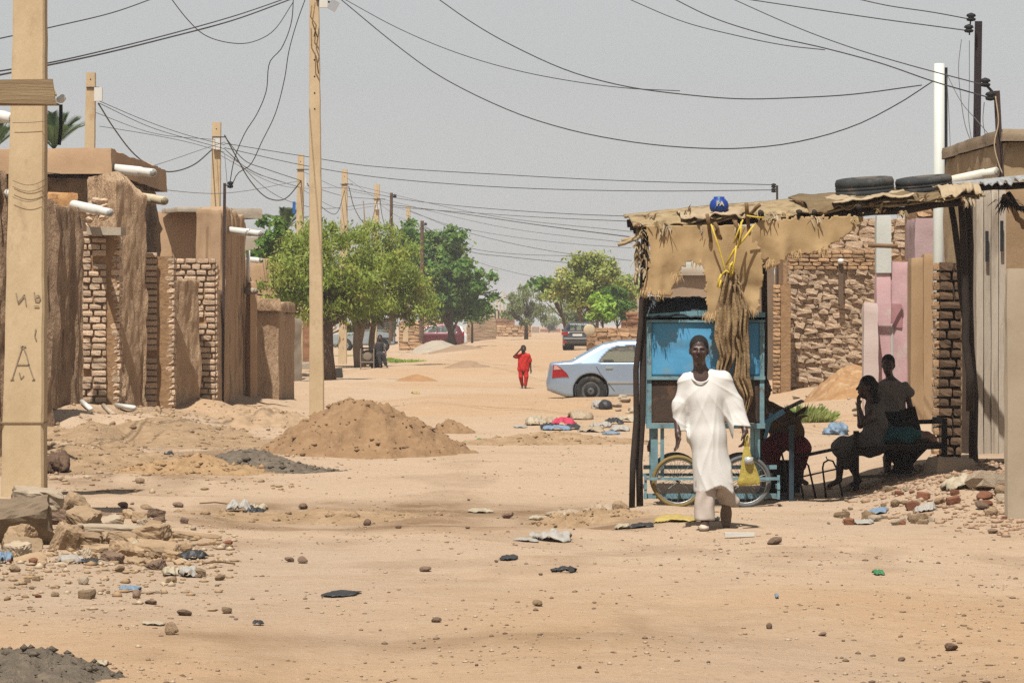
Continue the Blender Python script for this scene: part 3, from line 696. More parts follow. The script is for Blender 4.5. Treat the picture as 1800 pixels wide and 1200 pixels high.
r = T('brick_pilaster', 'slim pilaster of toothed bricks beside the rough wall', 'pier', (PX(1374, 84), 84.2, 0))
back_box(r, XY(1359, 84), XY(1391, 84), 0, PZ(502, 84), .4, M_MORT, 'mortar_core')
bricks(r, XY(1358, 84), XY(1372, 84), 0, PZ(500, 84), .098, .17, M_BRD, .2, gap=.2, seed=43, var=.3)
bricks(r, XY(1375, 84.1), XY(1391, 84.1), 0, PZ(500, 84), .098, .19, M_BRO, .2, gap=.2, seed=44, var=.1)
r = T('brick_house', 'upper brick storey showing above the rough mud brick wall', 'house', (PX(1470, 97), 98, 0))
back_box(r, XY(1376, 97), XY(1600, 97), 0, PZ(385, 97), 3, M_MORT, 'mortar_core')
bricks(r, XY(1378, 97), XY(1598, 97), PZ(450, 97), PZ(385, 97), .19, .42, M_LUMP, .2, gap=.1, seed=45, jit=1.2, rough=.1)
h = T('mud_house', 'plain tan house with white upper band seen through the sacking gap', 'house', (PX(1250, 118), 120, 0))
slab('wall', XY(1176, 118), XY(1372, 118), 7, 0, PZ(482, 118), mat('greyed_tan', (.40, .29, .20), (.35, .25, .165), 1.4), .03, 1, 1, 51, parent=h, res=.2)
slab('ledge', XY(1172, 117.8), XY(1300, 117.8), .4, PZ(484, 118), PZ(472, 118), mat('pale_wall', (.46, .39, .31)), .02, 1, 1, 52, parent=h, res=.2, top=.02)
slab('upper_wall', XY(1184, 119), XY(1290, 119), 6, PZ(474, 118), PZ(455, 118), M_WHITE, .01, 1, 1, 53, parent=h, res=.2, top=.02)
slab('wall', XY(1333, 100), XY(1362, 100.4), 2, 0, PZ(420, 100), mat('greyed_tan', (.4, .3, .2)), .03, 1, 1, 54, parent=h, res=.2)
h = T('pink_house', 'pink painted house front with white corner band and peeling panel', 'house', (PX(1570, 68), 69, 0))
slab('wall', XY(1592, 69.8), XY(1608, 67.7), 3, 0, PZ(383, 68), mat('dull_pink', (.50, .36, .36), (.42, .29, .29), 2, bump=.3), .02, 2, 1, 55, parent=h, res=.1)
slab('wall', XY(1544, 68), XY(1594, 67.5), .6, 0, PZ(462, 68), M_PINK, .015, 1.5, 1.5, 56, parent=h, res=.1)
slab('corner_band', XY(1541, 67.7), XY(1567, 67.7), .4, PZ(480, 68), PZ(380, 68), M_WHITE, .008, 1, 1, 57, parent=h, res=.15, top=.02)
slab('corner_band', XY(1541, 67.72), XY(1566, 67.72), .4, 0, PZ(480, 68), M_PINK, .008, 1, 1, 58, parent=h, res=.15, top=.0)
slab('low_wall', XY(1519, 67.3), XY(1543, 67.3), .35, 0, PZ(534, 67), mat('pale_pink', (.70, .58, .53), (.62, .49, .45), 2, bump=.2), .015, 2, 2, 59, parent=h, res=.1)
slab('peeled_panel', XY(1560, 67.805), XY(1585, 67.555), .05, PZ(576, 67), PZ(532, 67), mat('deep_pink', (.50, .26, .27), (.43, .22, .23), 3), .01, 3, 3, 61, parent=h, res=.05, top=.05)
slab('white_strip', XY(1560, 67.79), XY(1569, 67.70), .05, 0, PZ(568, 67), M_WHITE, .006, 2, 2, 62, parent=h, res=.08)
MB().tube([P(1526, 431, 67), P(1578, 433, 67)], .04, 8).build('stick_bracket', M_WOOD, h, True)
h = T('ochre_gate_wall', 'ochre plastered gate wall with vertical joint next to the pink house', 'wall', (PX(1625, 65), 65.4, 0))
slab('panel', XY(1601, 65.2), XY(1626, 65.2), .5, 0, PZ(455, 65), M_DOOR, .018, 2.4, .5, 63, parent=h, res=.08, gouge=.01)
slab('panel', XY(1625, 65), XY(1648, 65), .5, 0, PZ(448, 65), M_DOOR, .018, 2.4, .5, 64, parent=h, res=.08)
slab('post', XY(1647, 65.6), XY(1653, 65.1), .3, 0, PZ(470, 65), mat('dark_brown', (.22, .13, .075)), .01, 2, 1, 65, parent=h, res=.1)  # narrow post in plain dark brown
r = T('brick_wall', 'big-blocked brick wall rising behind the tall white pipe', 'wall', (PX(1650, 70), 70.2, 0))
back_box(r, XY(1609, 70), XY(1700, 70), 0, PZ(350, 70), 2, M_MORT, 'mortar_core')
bricks(r, XY(1610, 70), XY(1640, 70), PZ(470, 70), PZ(312, 70), .19, .34, M_BRD, .2, seed=46, rough=.08)
bricks(r, XY(1660, 69.6), XY(1702, 69.6), PZ(470, 70), PZ(308, 70), .20, .40, M_LUMP, .2, seed=47, rough=.07)
t = T('white_pole', 'tall round white pipe pole behind the shelter', 'pole', (PX(1650, 62), 62, 0))
MB().tube([P(1647, 770, 62), P(1650, 400, 62), P(1651, 112, 62)], [.092, .092, .088], 14).build('pipe', mat('pole_white', (.72, .75, .71), (.66, .69, .64), 2, rough=.5, bump=.05), t, True)
MB().tube([P(1647.6, 590, 62), P(1647.7, 580, 62)], [.102, .102], 14).build('joint_ring', M_CONC, t, True)
MB().bar(P(1663, 310, 62.1), P(1663, 119, 62.1), .045).build('steel_bar', M_BLACK, t)
t = T('steel_pole', 'dark brown square steel power pole at the right', 'pole', (PX(1718, 55), 55, 0))
MB().bar(P(1716, 320, 55), P(1720, 38, 55), .10).build('post', mat('dark_pole', (.035, .022, .026), (.022, .014, .018), 5, rough=.7), t)
def insul(px, row, d, parent, s=1.0):
    c = P(px, row, d)
    MB().lathe([(.008, -.01), (.06 * s, 0), (.075 * s, .03 * s), (.04 * s, .05 * s), (.075 * s, .07 * s), (.06 * s, .10 * s), (.008, .12 * s)], tuple(c), 10).build('insulator', M_BLACK, parent, True)
insul(1707, 37, 54.8, t); insul(1703, 57, 54.8, t)
MB().bar(P(1707, 25, 54.9), P(1704, 62, 54.9), .02).build('bracket', M_BLACK, t)
t = T('steel_pole', 'short steel bracket post with spool insulators on the right roof', 'pole', (PX(1755, 46), 46, 2.5))
MB().bar(P(1760, 320, 46), P(1752, 160, 46), .07).build('post', M_STEEL, t)
insul(1732, 152, 45.9, t, .9); insul(1741, 176, 45.9, t, .9)
MB().bar(P(1730, 146, 45.9), P(1754, 172, 46), .025).build('bracket', M_STEEL, t)
t = T('steel_pole', 'small roof bracket with insulators left of the tyres far behind', 'pole', (PX(1364, 90), 90, 0))
MB().bar(P(1367, 560, 90.3), P(1366, 326, 90.3), .05).build('post', M_STEEL, t); insul(1360, 330, 90, t, .9); insul(1360, 338, 90, t, .9)
# ------------------------------------------------------------------ the shelter on the right
D0 = 35.95
M_POLE = mat('dark_branch', (.060, .042, .032), (.035, .025, .02), 8, rough=.85, bump=.5, bscale=25, stretch=(1, 1, .3))
M_STRAW = mat('straw_mat', (.46, .35, .20), (.33, .235, .12), 9, c3=(.20, .135, .07), s3=5, t3=(.52, .64), bump=.8, bscale=30, stretch=(1, .25, 1))
M_CARD = mat('pale_cardboard', (.50, .40, .27), (.38, .28, .165), 4, bump=.3, bscale=12)
M_SACK = mat('burlap_sacking', (.70, .49, .26), (.60, .41, .205), 3, c3=(.44, .29, .14), s3=2.6, t3=(.56, .78), bump=.25, bscale=70, trans=.25, bdist=.006)
M_SACKD = mat('burlap_brown', (.44, .305, .16), (.31, .205, .105), 6, c3=(.2, .125, .065), s3=6, bump=.8, bscale=40, bdist=.02)
M_ROPE = mat('yellow_rope', (.72, .52, .06), (.60, .42, .05), 12, rough=.6, bump=.2)

sh = T('market_shelter', 'ramshackle stick and straw shelter roof on dark poles over the cart', 'shelter', (PX(1420, 37.3), 37.3, 0))
def wob(a, b, n=7, amp=.02, seed=1):
    r = random.Random(seed); a = Vector(a); b = Vector(b)
    return [a.lerp(b, i / (n - 1)) + Vector((r.uniform(-1, 1), r.uniform(-1, 1), r.uniform(-1, 1))) * amp * (0 < i < n - 1) for i in range(n)]
def branch(name, a, b, r0, r1, parent, m=None, seed=1, amp=.02, n=7):
    p = wob(a, b, n, amp, seed); return MB().tube(p, [r0 + (r1 - r0) * i / (n - 1) for i in range(n)], 8).build(name, m or M_POLE, parent, True)
def roofz(px, y): return PZ(400 - (px - 1125) * .092, 36) + .06 * (y - 36)
g = H(PX(1125, 36), 36) - .05
branch('post', (PX(1110, 36), 35.9, g), P(1132, 400, 36.0), .030, .026, sh, seed=1)
branch('post', (PX(1125, 36), 36.0, g), P(1134, 395, 36.05), .034, .030, sh, seed=2)
branch('post', (PX(1715, 39), 39.0, g), P(1700, 345, 39), .05, .04, sh, seed=4)
branch('post', (PX(1705, 36.3), 36.3, .9), P(1690, 356, 36.2), .04, .035, sh, seed=5)
branch('post', P(1697, 560, 36.4), P(1672, 362, 36.4), .035, .03, sh, seed=6)
branch('post', (PX(1345, 38.7), 38.8, g), P(1345, 385, 38.7), .035, .03, sh, seed=7)
for k, yy in enumerate((36.0, 36.9, 37.9, 38.8)):
    branch('beam', (PX(1118, 36), yy, roofz(1118, yy) - .05), (PX(1712, 36), yy, roofz(1712, yy) - .05), .042, .036, sh, seed=20 + k, amp=.025, n=11)
for k in range(22):
    px = 1122 + k * 27.5 + rnd.uniform(-8, 8); f = rnd.uniform(-.20, -.02)
    branch('rafter', (PX(px, 36), 36 + f, roofz(px, 36) + rnd.uniform(-.03, .03)), (PX(px + rnd.uniform(-14, 14), 36), 39.0, roofz(px, 39) + rnd.uniform(-.02, .02)), rnd.uniform(.018, .032), .02, sh, M_POLE if k % 3 else M_WOOD, seed=60 + k, amp=.02)
for k, (px, row, px2, row2) in enumerate(((1243, 377, 1250, 424), (1312, 357, 1316, 400), (1335, 360, 1315, 378), (1400, 352, 1412, 362), (1256, 392, 1268, 420), (1292, 388, 1300, 418), (1086, 430, 1120, 420), (1092, 424, 1128, 416))):
    branch('stick', P(px, row, 35.72 + .02 * k), P(px2, row2, 35.86), .02, .018, sh, M_WOOD if k < 6 else M_CARD, seed=130 + k, amp=.006, n=4)
def mat_sheet(name, px0, px1, y0, y1, dz, m, seed, lip=.06, edge=.05, n=44, nyy=12, th=.012, wave=.03):
    V = []; u = np.linspace(0, 1, n); v = np.linspace(0, 1, nyy)
    for b in v:
        px = px0 + (px1 - px0) * u
        fy = y0 + edge * (fbm(u * 7, u * 0 + seed, seed) * 2 + .6 * vn(u * 31, u * 0, seed + 1))
        y = fy + (y1 - fy) * b
        z = roofz(px, y) + dz + wave * fbm(u * 5, b * 3, seed + 2) * 2
        d = ss(1 - (y - fy) / .16); z = z - lip * d * (.45 + .9 * np.abs(vn(u * 9, b * 0, seed + 4)))
        V.append(np.stack([PX(px, 36), y, z], 1))
    V = np.concatenate(V); idx = np.arange(n * nyy).reshape(nyy, n)
    Q = np.stack([idx[:-1, :-1], idx[:-1, 1:], idx[1:, 1:], idx[1:, :-1]], -1).reshape(-1, 4)
    o = raw(name, V, Q, m, sh); md = o.modifiers.new('thick', 'SOLIDIFY'); md.thickness = th; return o
mat_sheet('straw_mat', 1112, 1730, 35.90, 39.05, .045, M_STRAW, 3, .05, .03, 90, 14, .02)
mat_sheet('straw_mat', 1150, 1330, 35.88, 38.0, .07, M_STRAW, 8, .06, .03, 50, wave=.04)
mat_sheet('straw_mat', 1420, 1720, 35.88, 38.6, .075, mat('straw_dark', (.25, .175, .09), (.16, .11, .055), 8, bump=.7, bscale=25), 9, .07, .04, 60)
mat_sheet('cardboard_sheet', 1462, 1604, 35.84, 37.0, .095, M_CARD, 14, .05, .04, 40, wave=.03)
mat_sheet('cardboard_sheet', 1196, 1310, 35.86, 37.0, .09, M_CARD, 15, .05, .04, 36)
mat_sheet('cardboard_sheet', 1652, 1722, 35.85, 36.6, .11, M_CARD, 16, .07, .05, 30)
# ragged straw along the eave, hanging blades in one part per bunch
def tuft(name, px, row, d, n, L, spread, m, seed, droop=.7, parent=None, up=0.0, wk=1.0):
    r = random.Random(seed); b = MB(); c = P(px, row, d)
    for k in range(n):
        a = r.uniform(-1, 1) * spread; dirv = Vector((math.sin(a) * r.uniform(.4, 1.2), -r.uniform(.0, .7), up - droop * r.uniform(.2, 1.1))).normalized()
        l = L * r.uniform(.4, 1.1); p0 = c + Vector((r.uniform(-1, 1) * .05, r.uniform(-.06, .06), r.uniform(-.02, .03))); w = r.uniform(.004, .011) * wk
        p1 = p0 + dirv * l * .6; p2 = p1 + (dirv + Vector((0, 0, -.5))).normalized() * l * .4; sx = Vector((w, r.uniform(-.5, .5) * w, 0))
        b.add([p0 - sx, p0 + sx, p1 + sx, p1 - sx, p2 + sx * .3, p2 - sx * .3], [(0, 1, 2, 3), (3, 2, 4, 5)])
    return b.build(name, m, parent)
for k, (px, row, L, n, dr, up) in enumerate(((1130, 394, .16, 30, .5, .2), (1124, 408, .2, 30, 1.2, 0), (1142, 384, .12, 24, .2, .7), (1160, 394, .18, 40, 1.4, 0), (1172, 400, .2, 40, 1.5, 0), (1126, 450, .18, 26, 1.4, 0), (1127, 474, .16, 26, 1.6, 0), (1127, 432, .2, 24, 1.3, .1), (1206, 376, .12, 10, .1, 1.2),
        (1345, 380, .18, 20, .9, 0), (1362, 378, .16, 18, 1, 0), (1545, 372, .14, 26, .3, .8), (1620, 352, .15, 26, .3, .8), (1655, 352, .15, 24, .6, .5), (1702, 350, .16, 34, 1.1, 0), (1500, 384, .15, 22, 1.2, 0), (1430, 384, .14, 22, 1.2, 0), (1590, 375, .15, 26, 1.1, 0), (1240, 402, .12, 20, 1.3, 0), (1300, 398, .12, 20, 1.3, 0))):
    tuft('straw_tuft', px, row, 35.88, int(n * .55), L * .62, 1.2, M_STRAW if k % 2 else M_CARD, 200 + k, dr, sh, up)
branch('frond', P(1118, 500, 35.9), P(1122, 425, 35.9), .02, .02, sh, M_STRAW, 300)

def sacking(name, label, px0, px1, r0, r1, d, keep, m, nu=80, nv=60, fold=.02, seed=1, th=.006, bias=None):
    V = []; u = np.linspace(0, 1, nu); v = np.linspace(0, 1, nv); PXs, RWs = np.meshgrid(px0 + (px1 - px0) * u, r0 + (r1 - r0) * v)
    jx = 1.0 * vn(PXs / 9, RWs / 9, seed); jr = 1.0 * vn(PXs / 9, RWs / 9, seed + 9)
    Dp = d + fold * (fbm(PXs / 26, RWs / 110, seed, 2) * 2.4 + .5 * vn(PXs / 40 + RWs / 60, RWs / 30 - PXs / 50, seed + 3)) * (.3 + v[:, None])
    if bias is not None: Dp = Dp + bias(PXs, RWs)
    X = (PXs + jx - 900) * d / FPX; Z = EYE + (HOR - RWs - jr) * d / FPX
    idx = np.arange(nu * nv).reshape(nv, nu); Q = np.stack([idx[1:, :-1], idx[1:, 1:], idx[:-1, 1:], idx[:-1, :-1]], -1).reshape(-1, 4)
    cx = (PXs + 3 * vn(PXs / 6, RWs / 6, seed + 4))[:-1, :-1].ravel(); cr = (RWs + 5 * vn(PXs / 5, RWs / 5, seed + 5))[:-1, :-1].ravel()
    Q = Q[keep(cx, cr)]; used, inv = np.unique(Q, return_inverse=True)
    o = raw(name, np.stack([X, Dp, Z], -1).reshape(-1, 3)[used], inv.reshape(-1, 4), m, None, True)
    md = o.modifiers.new('thick', 'SOLIDIFY'); md.thickness = th
    return tag(o, label, 'sacking')
def keepA(px, row):
    bot = np.interp(px, [1126, 1150, 1181, 1183, 1196, 1215, 1232, 1239, 1241, 1256, 1268, 1285, 1300, 1318, 1336], [512, 516, 524, 500, 470, 461, 464, 486, 556, 566, 548, 556, 544, 552, 536])
    lef = np.interp(row, [400, 430, 460, 490, 516], [1134, 1141, 1140, 1133, 1127]); rig = np.interp(row, [400, 430, 470, 510, 556], [1322, 1333, 1341, 1338, 1334])
    return (row < bot) & (px > lef) & (px < rig)
sacking('sacking_sheet', 'torn brown sacking curtain with arched hole above the blue cart', 1122, 1344, 396, 570, 35.86, keepA, M_SACK, 110, 90, .034, 5)
def keepB(px, row):
    bot = np.interp(px, [1322, 1345, 1370, 1385, 1420, 1450, 1470, 1500, 1516], [432, 470, 462, 448, 446, 440, 424, 404, 388])
    return (row < bot) & (row > np.interp(px, [1320, 1345, 1400, 1520], [392, 384, 382, 376]))
sacking('sacking_sheet', 'short sagging sacking strip hung along the shelter eave', 1322, 1518, 374, 474, 35.86, keepB, M_SACK, 90, 46, .03, 7)
for k, (px, row, n_) in enumerate(((1135, 512, 26), (1160, 516, 26), (1245, 556, 30), (1262, 552, 26), (1290, 548, 26), (1322, 546, 26), (1190, 486, 14), (1225, 462, 18), (1355, 462, 26), (1400, 446, 24), (1445, 440, 24))):
    o = tuft('fringe', px, row - 3, 35.86, n_ * 2, .085, .9, M_SACK, 330 + k, 2.4, [q for q in bpy.data.objects if q.name.startswith('sacking_sheet')][0 if k < 8 else 1], 0.0, .3)
def gather(name, label, path, seed, m):
    """bunched cloth: path of (px,row,half width px)"""
    n = 44; V = []; NK = 48; tt = np.linspace(0, 1, n)
    pp = np.array(path, float); t0 = np.linspace(0, 1, len(pp))
    for t in tt:
        px, row, hw = (np.interp(t, t0, pp[:, i]) for i in range(3)); c = P(px, row, 35.80)
        for k in range(NK):
            a = 2 * math.pi * k / NK; f = 1 + .55 * math.sin(a * 9 + seed + 2.5 * math.sin(t * 5)) + .55 * float(vn(k * .55, t * 7, seed))
            w = hw / 181.; V.append((c.x + w * math.cos(a) * (.68 + .32 * f), c.y + min(.10, .035 + w * .45) * math.sin(a) * f, c.z + .03 * float(vn(k * .7, t * 9, seed)) - .06 * t * t * abs(float(vn(k * .9, 3, seed))) * 2))
    F = [(i * NK + k, (i + 1) * NK + k, (i + 1) * NK + (k + 1) % NK, i * NK + (k + 1) % NK) for i in range(n - 1) for k in range(NK)]
    F += [tuple(range(NK)), tuple(reversed(range((n - 1) * NK, n * NK)))]
    return tag(raw(name, V, F, m, None, True), label, 'sacking')
gather('sacking_bundle', 'bunched brown sacking tied up with yellow rope over the cart', [(1283, 474, 6), (1285, 496, 15), (1281, 530, 17), (1283, 560, 21), (1276, 590, 18), (1279, 620, 13), (1270, 645, 11), (1272, 662, 3)], 2, M_SACKD)
gather('sacking_bundle', 'ragged brown strip of sacking trailing down the cart front', [(1292, 500, 8), (1302, 540, 13), (1298, 580, 15), (1305, 620, 11), (1303, 660, 13), (1314, 690, 9), (1309, 716, 2)], 6, M_SACKD)
rp = T('yellow_rope', 'yellow plastic rope tying the sacking bundle to the roof', 'rope', tuple(P(1280, 480, 35.8)))
for k, pts in enumerate(([(1250, 394), (1262, 430), (1273, 468), (1279, 484)], [(1326, 395), (1308, 420), (1290, 440), (1276, 466)], [(1306, 386), (1296, 410), (1290, 428)], [(1303, 390), (1302, 412), (1297, 436)], [(1294, 432), (1291, 462), (1284, 484)], [(1268, 484), (1276, 476), (1288, 482), (1290, 470), (1282, 464)], [(1268, 482), (1264, 492), (1262, 504), (1265, 506), (1267, 492)], [(1286, 486), (1282, 470), (1288, 460)], [(1312, 379), (1330, 382), (1344, 383)])):
    MB().tube([P(x, y, 35.74 - .012 * k % .05) for x, y in pts], .009 + .003 * (k in (1, 5, 6)), 6).build('strand', M_ROPE, rp, True)

# tyres on the roof
def tyre(label, px, row, d, Rr, w, tilt, seed):
    c = P(px, row, d); t = T('tyre', label, 'tyre', c, 'old tyres on the shelter roof')
    prof = [(Rr * .62, -w * .42), (Rr * .8, -w * .5), (Rr * .95, -w * .46), (Rr, -w * .3), (Rr, -w * .12), (Rr * .985, -w * .1), (Rr * .985, -w * .06), (Rr, -w * .04), (Rr, w * .04), (Rr * .985, w * .06), (Rr * .985, w * .1), (Rr, w * .12), (Rr, w * .3), (Rr * .95, w * .46), (Rr * .8, w * .5), (Rr * .62, w * .42), (Rr * .58, 0), (Rr * .62, -w * .42)]
    b = MB().lathe(prof, (0, 0, 0), 36); b.move(Matrix.Translation(c) @ Matrix.Rotation(tilt[0], 4, 'X') @ Matrix.Rotation(tilt[1], 4, 'Y'))
    b.build('tyre_body', mat('dusty_tyre', (.060, .064, .066), (.035, .038, .040), 5, rough=.85, c3=(.13, .11, .09), s3=4, bump=.3, bscale=30), t, True)
    return t
tyre('worn black tyre lying on the roof, left one of the pair', 1520, 330, 36.9, .295, .20, (.08, -.07), 1)
tyre('worn black tyre lying on the roof, right one nearer the white pole', 1624, 325, 37.0, .285, .17, (.08, -.10), 2)
# blue water pot with lettering
c = P(1264, 371, 36.0); c.z = PZ(372, 36); t = T('blue_jug', 'round blue plastic jug standing on the shelter roof', 'jug', c)
MB().lathe([(.001, 0), (.078, 0), (.092, .03), (.094, .06), (.085, .095), (.062, .122), (.052, .128), (.054, .142), (.046, .145), (.001, .145)], tuple(c), 20).build('jug_body', mat('blue_plastic', (.02, .07, .36), (.015, .05, .28), 4, rough=.45, bump=.05), t, True)
def text_mesh(name, s, size, M, m, parent=None, ext=.002, bold=0):
    cu = bpy.data.curves.new(name, 'FONT'); cu.body = s; cu.size = size; cu.extrude = ext; cu.align_x = 'CENTER'; cu.offset = bold
    o = bpy.data.objects.new(name, cu); COL.objects.link(o)
    dg = bpy.context.evaluated_depsgraph_get(); me = bpy.data.meshes.new_from_object(o.evaluated_get(dg)); bpy.data.objects.remove(o, do_unlink=True)
    me.transform(M); V = [tuple(v.co) for v in me.vertices]; F = [tuple(p.vertices) for p in me.polygons]; bpy.data.meshes.remove(me)
    return raw(name, V, F, m, parent)
text_mesh('lettering', 'PA', .062, Matrix.Translation(c + Vector((.005, -.097, .055))) @ Matrix.Rotation(R(84), 4, 'X'), mat('pale_letter', (.62, .56, .38), (.5, .45, .3), 5), t, .004, .002)
MB().tube([c + Vector((-.05, -.085, .02)), c + Vector((-.005, -.097, .09)), c + Vector((.0, -.06, .15))], .004, 5).build('cord', mat('cyan_cord', (.12, .38, .5)), t, True)

# ------------------------------------------------------------------ blue vendor cart
M_BLUE = mat('cart_blue', (.11, .41, .68), (.075, .31, .56), 2.2, c3=(.24, .33, .36), s3=4.5, t3=(.53, .72), rough=.55, bump=.12, bscale=12, spec=.35)
M_FRAME = mat('cart_frame_blue', (.22, .38, .42), (.14, .25, .29), 8, c3=(.16, .10, .06), s3=9, t3=(.58, .68), rough=.65, bump=.25)
M_RUST = mat('cart_brown_panel', (.085, .055, .040), (.060, .038, .028), 4, c3=(.13, .075, .045), s3=5, rough=.8, bump=.3)
M_TARP = mat('dark_tarp', (.030, .042, .055), (.018, .025, .034), 5, rough=.5, bump=.5, bscale=10, bdist=.05)
cx0, cx1, cy0, cy1 = PX(1141, 36.1), PX(1339, 36.1), 36.08, 36.85
zc = lambda row: PZ(row, 36.1)
gz = H((cx0 + cx1) / 2, 36.4)
ct = T('vendor_cart', 'blue metal vendor cart on bicycle wheels under the shelter', 'cart', ((cx0 + cx1) / 2, 36.45, gz))
for x in (cx0, cx1):
    for y in (cy0, cy1):
        MB().box((x, y, (zc(560) + zc(748)) / 2), (.045, .045, zc(560) - zc(748))).build('corner_post', M_FRAME, ct)
def dent(name, x0, x1, z0, z1, y, m, amp=.010, n=26, seed=1):
    u = np.linspace(0, 1, n); U, Vv = np.meshgrid(u, u); X = x0 + (x1 - x0) * U; Z = z0 + (z1 - z0) * Vv
    Y = y - amp * fbm(U * 3, Vv * 3, seed) * 2 * np.sin(np.pi * U) * np.sin(np.pi * Vv)
    idx = np.arange(n * n).reshape(n, n); Q = np.stack([idx[:-1, :-1], idx[:-1, 1:], idx[1:, 1:], idx[1:, :-1]], -1).reshape(-1, 4)
    o = raw(name, np.stack([X, Y, Z], -1).reshape(-1, 3), Q, m, ct, True); md = o.modifiers.new('t', 'SOLIDIFY'); md.thickness = .006; return o
dent('panel', cx0 + .022, cx1 - .022, zc(660), zc(566), cy0 - .012, M_BLUE, .012, seed=4)
dent('panel', cx0 + .022, cx1 - .022, zc(743), zc(668), cy0 - .012, M_RUST, .006, seed=5)
MB().box(((cx0 + cx1) / 2, cy1, (zc(566) + zc(745)) / 2), (cx1 - cx0 - .05, .01, zc(566) - zc(745))).build('back_panel', M_RUST, ct)
for x in (cx0 + .005, cx1 - .005):
    MB().box((x, (cy0 + cy1) / 2, (zc(566) + zc(745)) / 2), (.01, cy1 - cy0 - .05, zc(566) - zc(745))).build('side_panel', M_BLUE, ct)
for row, hh in ((664, .035), (748, .05), (562, .05)):
    MB().box(((cx0 + cx1) / 2, cy0 - .02, zc(row)), (cx1 - cx0 + .06, .04, hh)).build('rail', M_FRAME, ct)
lid = MB().prism([(cx0 - .03, zc(562)), (cx1 + .03, zc(562)), (cx1 + .03, zc(549)), ((cx0 + cx1) / 2, zc(545)), (cx0 - .03, zc(552))], cy0 - .04, cy1 + .04).build('lid', mat('lid_blue', (.20, .40, .46), (.15, .31, .37), 5, rough=.6), ct)
def tarp():
    n = 40; u = np.linspace(0, 1, n); U, Vv = np.meshgrid(u, u)
    X = cx0 - .05 + (cx1 - cx0 - .10) * U * .72; Y = cy0 - .055 + Vv * .55; Z = zc(545) + (zc(522) - zc(545)) * ss(Vv * 3.5) + .012 * fbm(U * 8, Vv * 5, 3) + .015 * vn(U * 14, Vv * 3, 8)
    Z = Z - .05 * ss((.12 - Vv) / .12) * (1 + .5 * vn(U * 6, Vv, 4))
    idx = np.arange(n * n).reshape(n, n); Q = np.stack([idx[:-1, :-1], idx[:-1, 1:], idx[1:, 1:], idx[1:, :-1]], -1).reshape(-1, 4)
    o = raw('tarp', np.stack([X, Y, Z], -1).reshape(-1, 3), Q, M_TARP, ct, True); md = o.modifiers.new('t', 'SOLIDIFY'); md.thickness = .01
tarp()
for px, w in ((1150, .07), (1164, .035), (1331, .05), (1322, .03)):
    MB().box((PX(px, 36.12), cy0 + .03, (zc(752) + zc(842)) / 2), (w, .04, zc(752) - zc(842))).build('leg', M_FRAME, ct)
for px in (1150, 1331): MB().box((PX(px, 36.12), cy1 - .03, (zc(752) + zc(842)) / 2), (.045, .04, zc(752) - zc(842))).build('leg', M_FRAME, ct)
for row, yy, h in ((840, cy0 - .10, .028), (872, cy0 + .10, .05), (822, cy0 + .22, .04), (840, cy1 + .08, .03)):
    MB().box((PX(1250, 36.1), yy, zc(row)), ((cx1 - cx0) * 1.19, .03, h)).build('chassis_rail', M_FRAME, ct)
for px in (1134, 1367):
    MB().box((PX(px, 36.1), cy0 + .02, (zc(836) + zc(874)) / 2), (.03, .26, .04)).build('chassis_end', M_FRAME, ct)
    MB().box((PX(px, 36.1), cy0 - .09, (zc(834) + zc(876)) / 2), (.026, .026, zc(834) - zc(876))).build('chassis_end', M_FRAME, ct)
M_TY = mat('grey_tyre', (.17, .175, .175), (.10, .105, .105), 8, rough=.8, bump=.2); M_TYY = mat('yellow_tyre', (.30, .21, .06), (.20, .15, .06), 6, rough=.8)
def bike_wheel(px, y, Rr, front):
    c = Vector((PX(px, 36.1), y, gz + Rr)); par = MB().lathe([(.02, -.05), (.025, 0), (.02, .05)], tuple(c), 8, 'Y').build('wheel', M_STEEL, ct, True)
    n = 36; V = []
    b = MB(); pts = [c + Vector((math.cos(2 * math.pi * k / n) * (Rr - .018), 0, math.sin(2 * math.pi * k / n) * (Rr - .018))) for k in range(n + 1)]
    b.tube(pts, .02, 8, False).build('tyre', M_TYY if front == 0 else M_TY, par, True)
    b = MB(); pts = [c + Vector((math.cos(2 * math.pi * k / n) * (Rr - .04), 0, math.sin(2 * math.pi * k / n) * (Rr - .04))) for k in range(n + 1)]
    b.tube(pts, .011, 6, False).build('rim', mat('dull_chrome', (.42, .42, .40), (.30, .30, .28), 9, rough=.4, metal=.6), par, True)
    b = MB()
    for k in range(20):
        a = 2 * math.pi * k / 20; b.tube([c + Vector((math.cos(a + .3) * .02, .02 * (-1) ** k, math.sin(a + .3) * .02)), c + Vector((math.cos(a) * (Rr - .04), 0, math.sin(a) * (Rr - .04)))], .0018, 4, False)
    b.build('spokes', mat('dull_chrome', (.4, .4, .4)), par)
for k, (px, y) in enumerate(((1191, cy0 - .04), (1309, cy0 - .04), (1193, cy1 + .03), (1311, cy1 + .03))): bike_wheel(px, y, .255, k)
for k, px in enumerate((1191, 1309)): MB().tube([(PX(px, 36.1), cy0 - .1, gz + .255), (PX(px, 36.1), cy1 + .06, gz + .255)], .012, 8).build('axle', M_STEEL, ct, True)
# things hung on and stored under the cart
o = MB().lathe([(.001, 0), (.07, .005), (.11, .05), (.12, .1), (.10, .16), (.11, .17), (.09, .18), (.001, .17)], (PX(1262, 36.5), 36.5, zc(872) + .03), 14).build('basin', M_RUST, None, True); tag(o, 'dark metal basin on the lower shelf of the cart', 'basin')
o = MB().lathe([(.001, 0), (.045, .01), (.05, .06), (.035, .10), (.03, .12), (.001, .125)], (PX(1146, 36.3), 36.3, zc(796)), 12).build('brown_bottle', mat('brown_plastic', (.10, .045, .02), (.08, .035, .016), 3, rough=.4), None, True); tag(o, 'small brown jug hanging on the left side of the cart', 'jug')

